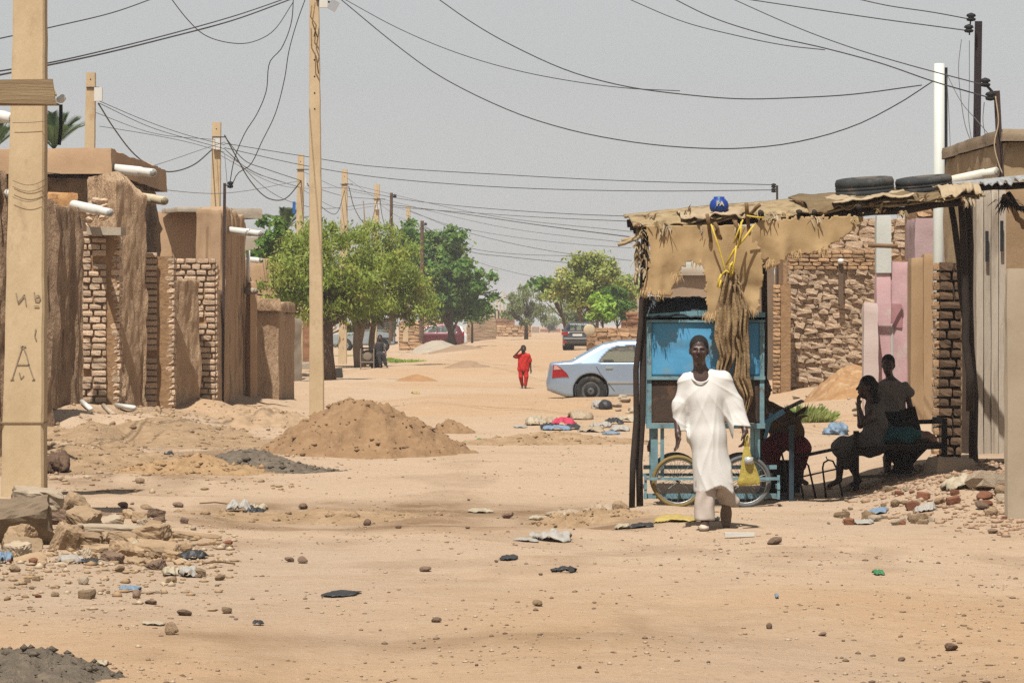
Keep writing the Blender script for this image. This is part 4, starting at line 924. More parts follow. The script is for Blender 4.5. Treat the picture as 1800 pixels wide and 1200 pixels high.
# ------------------------------------------------------------------ furniture in the shade
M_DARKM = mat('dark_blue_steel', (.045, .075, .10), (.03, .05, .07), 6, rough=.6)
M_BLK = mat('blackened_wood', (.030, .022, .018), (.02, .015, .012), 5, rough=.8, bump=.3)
gd = lambda px, d: H(PX(px, d), d)
t = T('school_desk', 'light blue steel desk frame at the right side of the cart', 'table', (PX(1370, 37), 37, gd(1370, 37)))
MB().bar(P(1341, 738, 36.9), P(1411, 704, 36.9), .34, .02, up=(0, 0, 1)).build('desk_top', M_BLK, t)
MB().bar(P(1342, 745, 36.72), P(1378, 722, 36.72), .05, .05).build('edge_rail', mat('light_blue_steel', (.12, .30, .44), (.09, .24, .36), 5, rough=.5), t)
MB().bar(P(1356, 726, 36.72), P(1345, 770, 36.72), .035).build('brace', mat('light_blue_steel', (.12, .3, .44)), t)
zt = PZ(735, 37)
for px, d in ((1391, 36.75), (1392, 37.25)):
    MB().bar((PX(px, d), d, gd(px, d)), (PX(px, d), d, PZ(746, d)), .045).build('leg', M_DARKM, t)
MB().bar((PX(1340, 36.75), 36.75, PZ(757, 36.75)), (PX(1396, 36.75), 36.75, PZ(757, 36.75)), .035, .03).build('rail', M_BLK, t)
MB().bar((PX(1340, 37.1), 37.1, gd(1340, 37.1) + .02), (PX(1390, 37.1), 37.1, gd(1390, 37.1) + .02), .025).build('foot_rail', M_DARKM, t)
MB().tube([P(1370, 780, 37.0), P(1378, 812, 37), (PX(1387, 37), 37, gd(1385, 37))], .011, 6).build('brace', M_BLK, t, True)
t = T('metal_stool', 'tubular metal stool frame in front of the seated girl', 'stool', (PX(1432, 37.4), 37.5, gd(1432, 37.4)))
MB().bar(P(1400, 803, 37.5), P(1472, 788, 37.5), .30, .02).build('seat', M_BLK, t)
for d in (37.3, 37.7):
    for a, b_ in (((1404, 806), (1411, 868)), ((1418, 812), (1433, 866))): pass
    MB().tube([(PX(1412, d), d, gd(1412, d)), P(1404, 830, d), P(1403, 818, d), P(1408, 813, d), P(1416, 812, d), P(1421, 818, d), (PX(1434, d), d, gd(1434, d))], .0095, 7).build('leg', M_BLK, t, True)
    MB().tube([(PX(1452, d), d, gd(1452, d)), P(1446, 822, d), P(1448, 813, d), P(1456, 808, d), P(1464, 810, d), P(1470, 822, d), (PX(1481, d), d, gd(1481, d))], .0095, 7).build('leg', M_BLK, t, True)
    MB().tube([P(1407, 838, d), P(1470, 824, d)], .009, 6).build('rail', M_BLK, t, True)
    MB().tube([P(1452, 802, d), P(1455, 810, d)], .006, 6).build('strut', M_BLK, t, True)
c = P(1413, 800, 37.45); t = T('tin_can', 'open grey tin can standing on the metal stool', 'can', c)
MB().lathe([(.001, 0), (.050, 0), (.060, .115), (.062, .118), (.056, .118), (.047, .01), (.001, .012)], tuple(c), 16).build('can_body', mat('tin_grey', (.16, .16, .15), (.11, .11, .10), 6, rough=.45, metal=.5), t, True)
t = T('rope_bed', 'low dark wooden rope bed with high end rails in the shade', 'bed', (PX(1580, 38.2), 38.2, gd(1580, 38)))
db, df = 38.75, 37.85
for px in (1505, 1660):
    for d in (df, db):
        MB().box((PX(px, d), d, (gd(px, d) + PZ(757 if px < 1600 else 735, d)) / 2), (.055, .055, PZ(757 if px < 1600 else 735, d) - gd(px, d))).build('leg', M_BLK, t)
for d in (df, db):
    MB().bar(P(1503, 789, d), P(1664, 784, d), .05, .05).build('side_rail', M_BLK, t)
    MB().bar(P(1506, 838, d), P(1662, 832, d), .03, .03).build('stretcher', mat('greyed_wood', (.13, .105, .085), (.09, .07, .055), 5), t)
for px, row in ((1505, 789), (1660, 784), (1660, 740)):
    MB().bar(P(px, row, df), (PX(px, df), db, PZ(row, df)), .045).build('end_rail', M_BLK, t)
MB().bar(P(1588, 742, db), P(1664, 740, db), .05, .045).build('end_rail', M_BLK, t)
b = MB()
for k in range(30):
    x = PX(1508 + k * 5.1, df); b.tube([(x, df + .02, PZ(786, df)), (x + .01, (df + db) / 2, PZ(789, df)), (x, db - .02, PZ(786, df))], .009, 5, False)
for k in range(12):
    y = df + .07 + k * .07; b.tube([(PX(1508, df), y, PZ(785, df)), (PX(1656, df), y, PZ(782, df))], .009, 5, False)
b.build('rope_weave', mat('bed_rope', (.22, .17, .115), (.16, .12, .08), 8), t)
def blob(name, label, cat, c, rx, ry, rz, m, seed, amp=.25, n=22, group=None):
    V = []; F = []
    for i in range(n + 1):
        th = math.pi * i / n
        for k in range(n * 2):
            ph = math.pi * k / n; q = Vector((math.sin(th) * math.cos(ph), math.sin(th) * math.sin(ph), math.cos(th)))
            s = 1 + amp * float(fbm(q.x * 2 + q.z + seed, q.y * 2 - q.z * 1.7, seed)) * 2 + amp * .5 * float(vn(q.x * 7 + q.z * 3, q.y * 7 + q.z * 4, seed + 2))
            V.append((c[0] + q.x * rx * s, c[1] + q.y * ry * s, c[2] + max(q.z * rz * s, -rz * .35) + rz * .3))
    w = n * 2
    for i in range(n):
        for k in range(w): F.append((i * w + k, (i + 1) * w + k, (i + 1) * w + (k + 1) % w, i * w + (k + 1) % w))
    o = raw(name, V, F, m, None, True); return tag(o, label, cat, group)
blob('blanket', 'teal cloth bundle lying on the rope bed', 'blanket', P(1580, 776, 38.2), .26, .2, .11, mat('teal_cloth', (.03, .13, .13), (.02, .09, .10), 5, bump=.3), 3)
blob('blanket', 'red and cream patterned cloth on the rope bed behind the girls', 'blanket', P(1612, 776, 38.3), .18, .2, .09, mat('pattern_cloth', (.35, .24, .17), (.25, .04, .03), 7, bump=.3), 4)
o = MB().lathe([(.001, 0), (.15, .0), (.17, .03), (.11, .08), (.10, .12), (.17, .2), (.27, .30), (.30, .38), (.27, .39), (.001, .34)], (PX(1588, 38.3), 38.3, gd(1588, 38.3)), 20).build('clay_basin', mat('dark_clay', (.05, .035, .028), (.035, .025, .02), 5), None, True)
tag(o, 'wide dark basin on a pedestal underneath the rope bed', 'basin')

# ------------------------------------------------------------------ right gate and house front
M_GATE = mat('beige_sheet_gate', (.52, .43, .315), (.46, .375, .27), 1.2, rough=.75, bump=.15, bscale=5, c3=(.40, .31, .21), s3=2.2, t3=(.58, .75))
M_GREYP = mat('grey_plank', (.60, .52, .42), (.46, .385, .305), 5, c3=(.33, .265, .2), s3=6, t3=(.52, .66), bump=.6, bscale=14, stretch=(1, 1, .1), bdist=.04)
t = T('gate_leaf', 'beige sheet metal gate leaf standing at the right edge', 'gate', (PX(1790, 33), 33.1, .2))
slab('sheet', XY(1771, 32.9), XY(1850, 33.0), .07, PZ(921, 32.9), PZ(472, 32.9), M_GATE, .012, 2, 1.2, 71, parent=t, top=.01, res=.06)
MB().bar(P(1766, 921, 32.8), P(1850, 912, 32.9), .05, .02).build('bottom_strip', M_STEEL, t)
t = T('gate_pillar', 'pale weathered gate pillar of vertical boards with two dark slots', 'pillar', (PX(1742, 42), 42.3, .2))
for k, (a, b_) in enumerate(((1716, 1729), (1729.5, 1742), (1742.5, 1755), (1755.5, 1768))):
    slab('board', XY(a, 42 + .03 * (k % 2)), XY(b_, 42 + .03 * (k % 2)), .3, H(5.4, 42) - .2, PZ(330, 42), M_GREYP, .008, 4, .4, 72 + k, parent=t, top=.01, res=.09)
for a, r0, r1 in ((1735, 406, 460), (1761, 388, 442)):
    MB().box(P(a, (r0 + r1) / 2, 41.97), (.036, .02, (r1 - r0) * 42 / FPX)).build('slot_shade', M_BLACK, t)  # solid black bar standing in for the dark inside the gap
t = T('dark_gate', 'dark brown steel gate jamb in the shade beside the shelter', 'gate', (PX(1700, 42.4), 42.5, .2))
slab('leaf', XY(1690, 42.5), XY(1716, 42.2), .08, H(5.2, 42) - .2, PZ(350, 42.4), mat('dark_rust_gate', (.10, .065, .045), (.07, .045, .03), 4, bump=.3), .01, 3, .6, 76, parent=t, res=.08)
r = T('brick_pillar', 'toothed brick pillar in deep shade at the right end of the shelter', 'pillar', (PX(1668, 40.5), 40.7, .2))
back_box(r, XY(1652, 40.5), XY(1692, 40.5), .1, PZ(462, 40.5), .4, mat('shaded_mortar', (.09, .06, .04), (.06, .04, .028), 5), 'mortar_core')  # mortar coloured dark for the shadow on the pillar
bricks(r, XY(1650, 40.5), XY(1692, 40.5), .1, PZ(460, 40.5), .105, .19, mat('brick_shaded', (.20, .125, .075), (.14, .085, .05), 6, rand=.2, bump=.5), .16, gap=.22, seed=77, var=.2)  # front bricks have the pillar's shade in their colour
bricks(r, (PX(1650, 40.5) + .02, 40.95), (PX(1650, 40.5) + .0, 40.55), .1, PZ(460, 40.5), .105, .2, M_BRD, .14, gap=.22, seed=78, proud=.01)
h = T('right_house', 'flat-roofed plastered house with tin awning at the right edge', 'house', (PX(1790, 47), 48, 0))
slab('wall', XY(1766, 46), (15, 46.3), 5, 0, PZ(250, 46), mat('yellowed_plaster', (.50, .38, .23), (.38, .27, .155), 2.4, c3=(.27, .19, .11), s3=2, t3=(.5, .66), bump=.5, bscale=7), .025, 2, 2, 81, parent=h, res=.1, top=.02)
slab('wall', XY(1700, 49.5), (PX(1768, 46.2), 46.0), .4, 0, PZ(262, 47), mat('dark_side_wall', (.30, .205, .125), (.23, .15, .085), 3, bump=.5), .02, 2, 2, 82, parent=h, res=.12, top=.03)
slab('coping', (PX(1760, 46), 45.85), (15.1, 46.15), 5.2, PZ(249, 46), PZ(227, 46), mat('coping_grey', (.36, .28, .19), (.27, .2, .13), 3, bump=.5), .03, 2, 2, 83, parent=h, res=.12, top=.03)
slab('inner_wall', XY(1766, 43.5), XY(1800, 43.5), .3, 0, PZ(320, 43.5), mat('inner_tan', (.40, .27, .155), (.32, .21, .115), 2), .02, 2, 1, 84, parent=h, res=.12)
slab('threshold', XY(1768, 42.6), XY(1782, 42.6), .3, PZ(600, 42.6), PZ(508, 42.6), M_TAN, .02, 2, 1, 85, parent=h, res=.1)
# tin awning
n = 60; V = []
for j, yy in enumerate((37.6, 38.0, 38.6, 39.3)):
    for i in range(n):
        px = 1690 + i * 3.0; V.append((PX(px, 37.6), yy, PZ(322 - .10 * (px - 1690), 37.6) + .03 * (yy - 37.6) + .018 * math.sin(i * 1.25) - (.05 * abs(float(vn(i * .35, 2, 3))) if j == 0 else 0)))
Q = [(j * n + i, j * n + i + 1, (j + 1) * n + i + 1, (j + 1) * n + i) for j in range(3) for i in range(n - 1)]
aw = T('tin_awning', 'whitish corrugated tin awning over the right gate', 'awning', P(1745, 320, 39))
o = raw('sheet', V, Q, mat('white_tin', (.62, .63, .62), (.52, .52, .50), 4, rough=.45, metal=.3, bump=.1), aw); md = o.modifiers.new('t', 'SOLIDIFY'); md.thickness = .012
branch('batten', P(1692, 336, 37.7), P(1850, 318, 37.8), .035, .035, aw, M_BLK, 91)
branch('batten', P(1765, 345, 37.9), P(1800, 400, 38.2), .03, .03, aw, M_WOOD, 92)
branch('batten', P(1772, 340, 38.0), P(1812, 385, 38.3), .03, .025, aw, M_BLK, 93)
tuft('brush', 1768, 352, 37.8, 40, .2, 1.5, M_BLK, 94, .6, aw)
pipe('white pipe lying on the right roof above the tin awning', P(1676, 318, 41), P(1752, 302, 40.6), .062, m=mat('cream_pipe2', (.74, .70, .60), (.66, .62, .52), 3, rough=.5))
slab('stone_block', XY(1648, 37.2), XY(1716, 37.3), .35, H(4.5, 37) - .1, PZ(806, 37.2), mat('pale_block', (.46, .37, .28), (.37, .29, .21), 3, bump=.4), .02, 3, 3, 95, top=.03, res=.04)
tag(bpy.data.objects['stone_block'], 'long pale concrete block lying at the foot of the gate pillar', 'block')

w = slab('mud_wall', (PX(1852, 33.2), 33.1), (15, 34.5), .4, -.3, 2.75, M_MUDC, .04, 2, 1, 97, gouge=.04, top=.1, res=.12)
tag(w, 'mud boundary wall running off to the right of the gate leaf', 'wall')
# ------------------------------------------------------------------ people
M_SKIN = mat('dark_skin', (.075, .036, .026), (.055, .026, .019), 6, rough=.48, bump=.05, spec=.45)
M_HAIR = mat('black_hair', (.018, .015, .014), (.012, .010, .010), 20, rough=.8, bump=.6, bscale=80, bdist=.01)
M_ROBE = mat('white_cotton', (.76, .745, .715), (.715, .70, .665), 3, rough=.85, bump=.06, bscale=18, bdist=.02)
M_TROU = mat('cream_cotton', (.57, .49, .43), (.52, .44, .385), 3, rough=.85, bump=.15, bscale=14)
v3 = lambda *a: np.array(a, float)
def limb(S, pts, rr, k=.02):
    for i in range(len(pts) - 1): S.cone(pts[i], pts[i + 1], rr[i], rr[i + 1], k)
def hand(S, w, d, side, s=1.0, curl=.35, nrm=None):
    """palm, four unequal bent fingers and a thumb leaving the side of the palm"""
    d = np.array(d, float); d /= np.linalg.norm(d); side = np.array(side, float); side -= d * (side @ d); side /= np.linalg.norm(side)
    n = np.cross(d, side) if nrm is None else np.array(nrm, float)
    pc = w + d * .05 * s
    S.cone(w, w + d * .03 * s, .022 * s, .024 * s, .02)
    for q in (-1, 0, 1): S.cone(w + d * .02 * s + side * q * .014 * s, w + d * .085 * s + side * q * .020 * s, .014 * s, .012 * s, .015)
    for q, L in ((-1.5, .062), (-.5, .080), (.5, .084), (1.5, .075)):
        b = w + d * .085 * s + side * q * .0165 * s; m = b + (d + n * curl * .6) / np.linalg.norm(d + n * curl * .6) * L * .5 * s
        e = m + (d + n * curl * 2.2) / np.linalg.norm(d + n * curl * 2.2) * L * .5 * s
        S.cone(b, m, .0095 * s, .0088 * s, .004); S.cone(m, e, .0088 * s, .0072 * s, .003)
    b = w + d * .03 * s + side * .024 * s; m = b + (d * .6 + side * .8) * .035 * s; e = m + (d * .95 + side * .1 + n * .3) * .032 * s
    S.cone(b, m, .013 * s, .0105 * s, .01); S.cone(m, e, .0105 * s, .0082 * s, .003)
def head(S, c, s, yaw, pitch=0, hairless=True):
    """face looks along -y turned by yaw about z; c is the middle of the skull"""
    M = (Matrix.Rotation(yaw, 3, 'Z') @ Matrix.Rotation(pitch, 3, 'X')); A = np.array(M)
    q = lambda x, y, z: c + A @ (v3(x, y, z) * s)
    S.ell(q(0, .012, .03), v3(.076, .094, .092) * s, .02, A); S.ell(q(0, -.022, -.045), v3(.060, .070, .078) * s, .03, A)
    S.ell(q(0, -.040, -.100), v3(.030, .028, .022) * s, .025, A)
    S.cone(q(0, -.088, .012), q(0, -.108, -.022), .009 * s, .015 * s, .014); S.ell(q(.014, -.098, -.026), v3(.012, .012, .009) * s, .008, A); S.ell(q(-.014, -.098, -.026), v3(.012, .012, .009) * s, .008, A)
    for x in (-1, 1):
        S.ell(q(.032 * x, -.080, .022), v3(.024, .012, .008) * s, .012, A); S.sub(q(.031 * x, -.094, .004), v3(.017, .010, .010) * s, .012, A)
        S.ell(q(.046 * x, -.066, -.022), v3(.022, .018, .018) * s, .02, A); S.ell(q(.079 * x, .012, -.008), v3(.010, .022, .033) * s, .008, A)
    S.ell(q(0, -.088, -.054), v3(.024, .012, .0075) * s, .006, A); S.ell(q(0, -.086, -.069), v3(.021, .012, .0085) * s, .006, A)
    return q, A
def hair_cap(c, s, q, A, parent, org, amp=.004, h=.007, low=0.0):
    S = SDF(c - .16 * s, c + .16 * s, h * s)
    S.ell(q(0, .020, .040), v3(.083, .097, .094) * s, 0, A); S.ell(q(0, .045, -.01), v3(.078, .07, .075) * s, .02, A)
    X, Y, Z = S.grid(); L = np.stack([X - c[0], Y - c[1], Z - c[2]], -1) @ A / s
    cut = np.maximum(.040 - .0 - L[..., 2] - (L[..., 1] + .06) * 1.25 + low, 0 * L[..., 0] - 9)
    S.F = np.maximum(S.F, cut * .7 * s); S.F += amp * np.sin(X * 260) * np.sin(Y * 250) * np.sin(Z * 270)
    V, F = S.mesh(); return raw('hair', V + org, F, M_HAIR, parent, True)
def eyes(q, parent, org, s):
    for x in (-1, 1):
        V, F = rock_mesh(1, 2, 0); V = np.array(V) * np.array([.018, .008, .0075]) * s
        raw('eye', V + q(.031 * x, -.0765, .004) + org, F, mat('eye_white', (.10, .085, .075), (.08, .07, .06), 3, rough=.6), parent, True)
        V, F = rock_mesh(2, 2, 0); V = np.array(V) * .0085 * s
        raw('pupil', V + q(.031 * x, -.0785, .004) + org, F, M_BLACK, parent, True)

# --- the walking man ---------------------------------------------------------
MD = 32.35; mo = Vector((PX(1245, MD), MD, H(PX(1245, MD), MD)))
man = T('person', 'man in a long white robe walking towards the camera with a yellow bag', 'person', mo); org = np.array(mo)
S = SDF((-.42, -.34, -.01), (.48, .36, 1.76), .0085)
hc = v3(-.082, -.02, 1.565)
q, A = head(S, hc, 1.0, -.06, .0)
S.cone((-.078, .005, 1.46), (-.058, .02, 1.33), .055, .062, .03)
S.ell((-.04, .03, 1.22), (.185, .10, .17), .06); S.ell((-.02, .02, .98), (.15, .10, .2), .06)
LS, RS = v3(-.215, .02, 1.315), v3(.150, .03, 1.325)
S.cone((-.07, .02, 1.32), LS, .05, .040, .04); S.cone((-.05, .02, 1.32), RS, .05, .040, .04)
LE, LW = v3(-.275, .02, 1.03), v3(-.268, -.07, .84); RE, RW = v3(.265, .05, 1.06), v3(.318, -.08, .86)
limb(S, [LS, LE, LW], [.040, .036, .026]); limb(S, [RS, RE, RW], [.040, .036, .026])
hand(S, LW, (-.02, -.14, -1), (.35, -.9, 0), 1.0, .35); hand(S, RW, (.02, -.1, -1), (-.5, -.8, 0), 1.0, 1.1)
limb(S, [v3(-.07, .03, .88), v3(-.02, -.06, .50), v3(-.035, -.12, .09)], [.085, .058, .038]); limb(S, [v3(.06, .03, .88), v3(.10, -.02, .50), v3(.165, .20, .22)], [.085, .058, .038])
S.cone((-.035, -.10, .06), (-.045, -.26, .03), .038, .03, .02); S.cone((.165, .20, .20), (.165, .14, .06), .038, .032, .02)
S.build('body', M_SKIN, man)
hair_cap(hc, 1.0, q, A, man, org); eyes(q, man, org, 1.0)
V, F = rock_mesh(3, 2, 0); raw('lips', np.array(V) * v3(.046, .012, .010) + q(0, -.094, -.061) + org, F, mat('lips', (.17, .075, .06), (.14, .06, .05), 5, rough=.4), man, True)
# robe
S = SDF((-.46, -.30, .25), (.50, .34, 1.46), .0075)
S.ell((-.035, .025, 1.19), (.200, .135, .22), .05); S.cone((-.03, .02, 1.12), (.0, .0, .80), .158, .155, .05, (1.05, .9, 1)); S.cone((.0, .0, .80), (.05, -.03, .30), .155, .178, .05, (1.05, .95, 1))
S.cone((-.07, .02, 1.335), (-.19, .02, 1.30), .06, .07, .05); S.cone((-.06, .02, 1.34), (.13, .03, 1.315), .06, .075, .05)
limb(S, [v3(-.19, .02, 1.28), v3(-.245, .01, 1.08), v3(-.245, -.03, .84)], [.080, .068, .056], .045)
limb(S, [v3(.13, .03, 1.29), v3(.215, .04, 1.08), v3(.285, -.02, .86)], [.090, .095, .098], .045)
X, Y, Z = S.grid()
S.F *= 1; f = np.clip((1.25 - Z) / .9, 0.1, 1)
def crease(xs, zs, n, ph, lo, hi):             # cloth creases running out from a point of support
    a = np.arctan2(X - xs, zs - Z + .06); r_ = np.hypot(X - xs, Z - zs)
    return (1 - np.abs(np.sin(a * n + ph + 1.2 * vn(a * 3, r_ * 2.5, 4)))) ** 2.2 * np.clip((r_ - lo) / (hi - lo), 0, 1)
front = .35 + .65 * (Y < .05)
S.F -= front * (.016 * crease(-.16, 1.34, 9, .4, .12, .7) + .016 * crease(.11, 1.35, 9, 1.3, .12, .7) + .012 * crease(-.03, 1.5, 16, .2, .35, 1.0) - .012)
S.F -= .005 * (1 - np.abs(np.sin(Z * 26 + X * 22 + 2 * vn(X * 8, Z * 6, 6)))) ** 2 * np.clip((np.abs(X - .0) - .15) / .08, 0, 1) * np.clip((1.22 - Z) / .1, 0, 1)
S.F += .0015 * vn(X * 16 + Z * 6, Z * 6 - X * 6, 8)
arm = (X < -.175) | (X > .20 + .0 * Z)
hem = .345 + .06 * vn(X * 6, Y * 4, 8) - .10 * np.clip((-X - .02) / .15, 0, 1) * np.clip((Y + .05) / .2, 0, 1) - .03 * X
S.F = np.maximum(S.F, hem - Z)
cufl = .858 + .04 * (X + .24); cufr = .905 + .30 * (X - .27) * -1 * .3
S.F = np.where((X < -.19) & (Z < 1.0), np.maximum(S.F, cufl - Z), S.F); S.F = np.where((X > .215) & (Z < 1.05), np.maximum(S.F, cufr - Z), S.F)
S.sub((-.068, -.12, 1.36), (.088, .12, .085), .015); S.sub((-.07, .02, 1.40), (.078, .085, .06), .015)
S.build('robe', M_ROBE, man)
n = 40; pts = []
for k in range(n + 1):
    a = 2 * math.pi * k / n; pts.append(mo + Vector((-.068 + .094 * math.sin(a), .008 - .118 * math.cos(a) * .92, 1.345 - .062 * max(0, math.cos(a)) ** 1.2 + .012 * (1 - math.cos(a)))))
MB().tube(pts, .008, 6, False).build('neckline_band', M_ROBE, man, True)
# trousers
S = SDF((-.2, -.3, .06), (.34, .36, .62), .010)
limb(S, [v3(-.035, -.03, .56), v3(-.03, -.08, .35), v3(-.03, -.11, .10)], [.09, .085, .088], .02); limb(S, [v3(.10, -.02, .56), v3(.115, .03, .36), v3(.185, .16, .24)], [.085, .085, .09], .02)
X, Y, Z = S.grid(); S.F += .012 * (np.sin(X * 48 + 4 * np.sin(Z * 9)) * .5 + vn(X * 9, Z * 6, 11))
S.F = np.where(X < .05, np.maximum(S.F, .085 - Z), np.maximum(S.F, .205 + .25 * (.16 - X) - Z))
S.build('trousers', M_TROU, man)
# slippers
S = SDF((-.14, -.36, -.005), (.3, .34, .30), .008)
S.cone((-.04, -.14, .030), (-.055, -.27, .022), .036, .028, .02, None); S.ell((-.05, -.22, .024), (.045, .10, .028), .02); S.F = np.maximum(S.F, .004 - S.grid()[2])
V, F = S.mesh(); raw('slipper', V + org, F, mat('pale_slipper', (.72, .62, .50), (.6, .5, .4), 4, bump=.2), man, True)
S = SDF((.05, .0, -.005), (.3, .34, .30), .008)
S.ell((.165, .165, .125), (.052, .045, .105), .02, np.array(Matrix.Rotation(.35, 3, 'X'))); S.cone((.165, .15, .06), (.165, .12, .03), .045, .035, .02)
V, F = S.mesh(); raw('slipper', V + org, F, mat('brown_slipper', (.26, .185, .135), (.2, .14, .1), 4, bump=.2), man, True)
# yellow carrier bag held in his left hand
bo = mo + Vector((.345, -.10, .775)); bag = T('carrier_bag', 'yellow translucent plastic bag hanging from the man\'s hand', 'bag', bo - Vector((0, 0, .385)))
S = SDF((-.14, -.12, -.42), (.14, .12, .06), .008)
S.cone((-.025, 0, .03), (-.02, 0, -.02), .010, .016, .02); S.cone((-.02, 0, -.02), (.004, 0, -.33), .014, .092, .02, (1, .5, 1)); S.cone((-.06, 0, -.36), (.075, 0, -.36), .03, .03, .03)
X, Y, Z = S.grid(); S.F += .006 * (np.sin(X * 55 + 1.5 * np.sin(Z * 12)) * .5 + vn(X * 22 + Y * 10, Z * 7, 4)) * np.clip((.02 - Z) / .15, 0, 1); S.F = np.maximum(S.F, -.385 - Z + .1 * X)
m = mat('yellow_plastic', (.95, .80, .22), (.85, .70, .15), 8, rough=.3, bump=.5, bscale=30, trans=.55, spec=.6)
V, F = S.mesh(); raw('bag_film', V + np.array(bo), F, m, bag, True)
MB().tube([bo + Vector((-.03, -.01, -.04)), bo + Vector((-.025, -.02, .03)), bo + Vector((-.01, -.01, .06)), bo + Vector((.01, .01, .02)), bo + Vector((.005, 0, -.05))], .006, 6).build('handle', m, bag, True)
MB().lathe([(.001, -.20), (.036, -.198), (.04, -.14), (.001, -.138)], (bo.x - .0, bo.y - .045, bo.z + .0), 14).build('tin_inside', mat('tin_white', (.7, .72, .72), (.55, .58, .58), 5, rough=.35, metal=.3), bag, True)
MB().box((bo.x + .005, bo.y, bo.z - .30), (.11, .06, .12)).build('parcel_inside', mat('amber_parcel', (.45, .26, .05), (.35, .2, .04), 4), bag)

# --- generic child -----------------------------------------------------------
def child(label, o, J, s, cloth_fn, hair='short', yaw=0, pitch=0, h=.011, top_m=None, cat='person', extra=None):
    t = T('person', label, cat, o); org = np.array(o)
    pts = np.array([p for p in J.values()]); lo = pts.min(0) - .2; hi = pts.max(0) + .2
    S = SDF(lo, hi, h); q, A = head(S, J['head'], s, yaw, pitch)
    hd = J['head'] + A @ v3(0, .02, -.09) * s
    S.cone(hd, J['neck'], .045 * s, .05 * s, .03)
    mid = (J['neck'] + J['hip']) / 2
    S.cone(J['neck'] - v3(0, 0, .03), mid, .085 * s, .095 * s, .05, (1.25, .9, 1)); S.cone(mid, J['hip'], .095 * s, .105 * s, .05, (1.15, .95, 1))
    for k in 'LR':
        S.cone(J['neck'], J[k + 's'], .05 * s, .045 * s, .03)
        limb(S, [J[k + 's'], J[k + 'e'], J[k + 'w']], [.042 * s, .033 * s, .023 * s])
        d = J.get(k + 'h', J[k + 'w'] - J[k + 'e']); hand(S, J[k + 'w'], d, (-.7 if k == 'R' else .7, -.6, .1), .82 * s, .4)
        limb(S, [J['hip'] + (J[k + 'k'] - J['hip']) * .05, J[k + 'k'], J[k + 'a']], [.082 * s, .055 * s, .036 * s])
        S.cone(J[k + 'a'] - v3(0, 0, .02), J[k + 'f'], .034 * s, .026 * s, .015)
    S.build('body', M_SKIN, t)
    hair_cap(J['head'], s, q, A, t, org, h=h, low=.01)
    if extra: extra(t, org, q, A)
    cloth_fn(t, org)
    return t
# boy in red
D = 100.5; o = G(920, 683)
J = dict(head=v3(0, 0, 1.055), neck=v3(0, .01, .91), hip=v3(0, .01, .58), Ls=v3(.135, .0, .88), Le=v3(.185, .02, .67), Lw=v3(.20, -.03, .50), Rs=v3(-.135, 0, .885), Re=v3(-.25, -.07, .86), Rw=v3(-.09, -.13, 1.04), Rh=v3(.6, .1, .5),
         Lk=v3(.075, -.03, .32), La=v3(.055, -.02, .06), Lf=v3(.06, -.13, .025), Rk=v3(-.07, -.02, .32), Ra=v3(-.03, .10, .08), Rf=v3(-.03, .0, .02))
def red(t, org):
    S = SDF((-.3, -.2, .05), (.32, .22, 1.0), .011)
    S.cone((0, .01, .86), (0, .01, .52), .115, .135, .04, (1.2, .85, 1)); S.cone((0, 0, .88), (.13, 0, .87), .06, .062, .03); S.cone((.13, 0, .87), (.175, .015, .74), .062, .062, .02); S.cone((0, 0, .88), (-.13, 0, .875), .06, .06, .03); S.cone((-.13, 0, .875), (-.20, -.04, .865), .06, .06, .02)
    X, Y, Z = S.grid(); S.F += .008 * (vn(X * 14, Z * 7, 3) + .5 * np.sin(X * 50 + 3 * np.sin(Z * 12))); S.F = np.maximum(S.F, .455 - Z)
    S.sub((0, -.1, .95), (.05, .08, .05), .01); S.sub((0, 0, .97), (.05, .06, .05), .01)
    m = mat('red_cotton', (.62, .025, .018), (.50, .018, .014), 6, rough=.8, bump=.2); V, F = S.mesh(); raw('shirt', V + org, F, m, t, True)
    S = SDF((-.3, -.25, .03), (.32, .25, .62), .011)
    limb(S, [v3(.055, .01, .55), v3(.075, -.03, .32), v3(.055, -.02, .09)], [.085, .060, .046]); limb(S, [v3(-.055, .01, .55), v3(-.07, -.02, .32), v3(-.03, .10, .10)], [.085, .060, .046])
    S.F += .006 * vn(S.grid()[0] * 16, S.grid()[2] * 9, 5); S.F = np.maximum(S.F, .075 - S.grid()[2]); V, F = S.mesh(); raw('trousers', V + org, F, m, t, True)
child('boy in a bright red shirt and trousers walking up the road', o, J, .88, red)
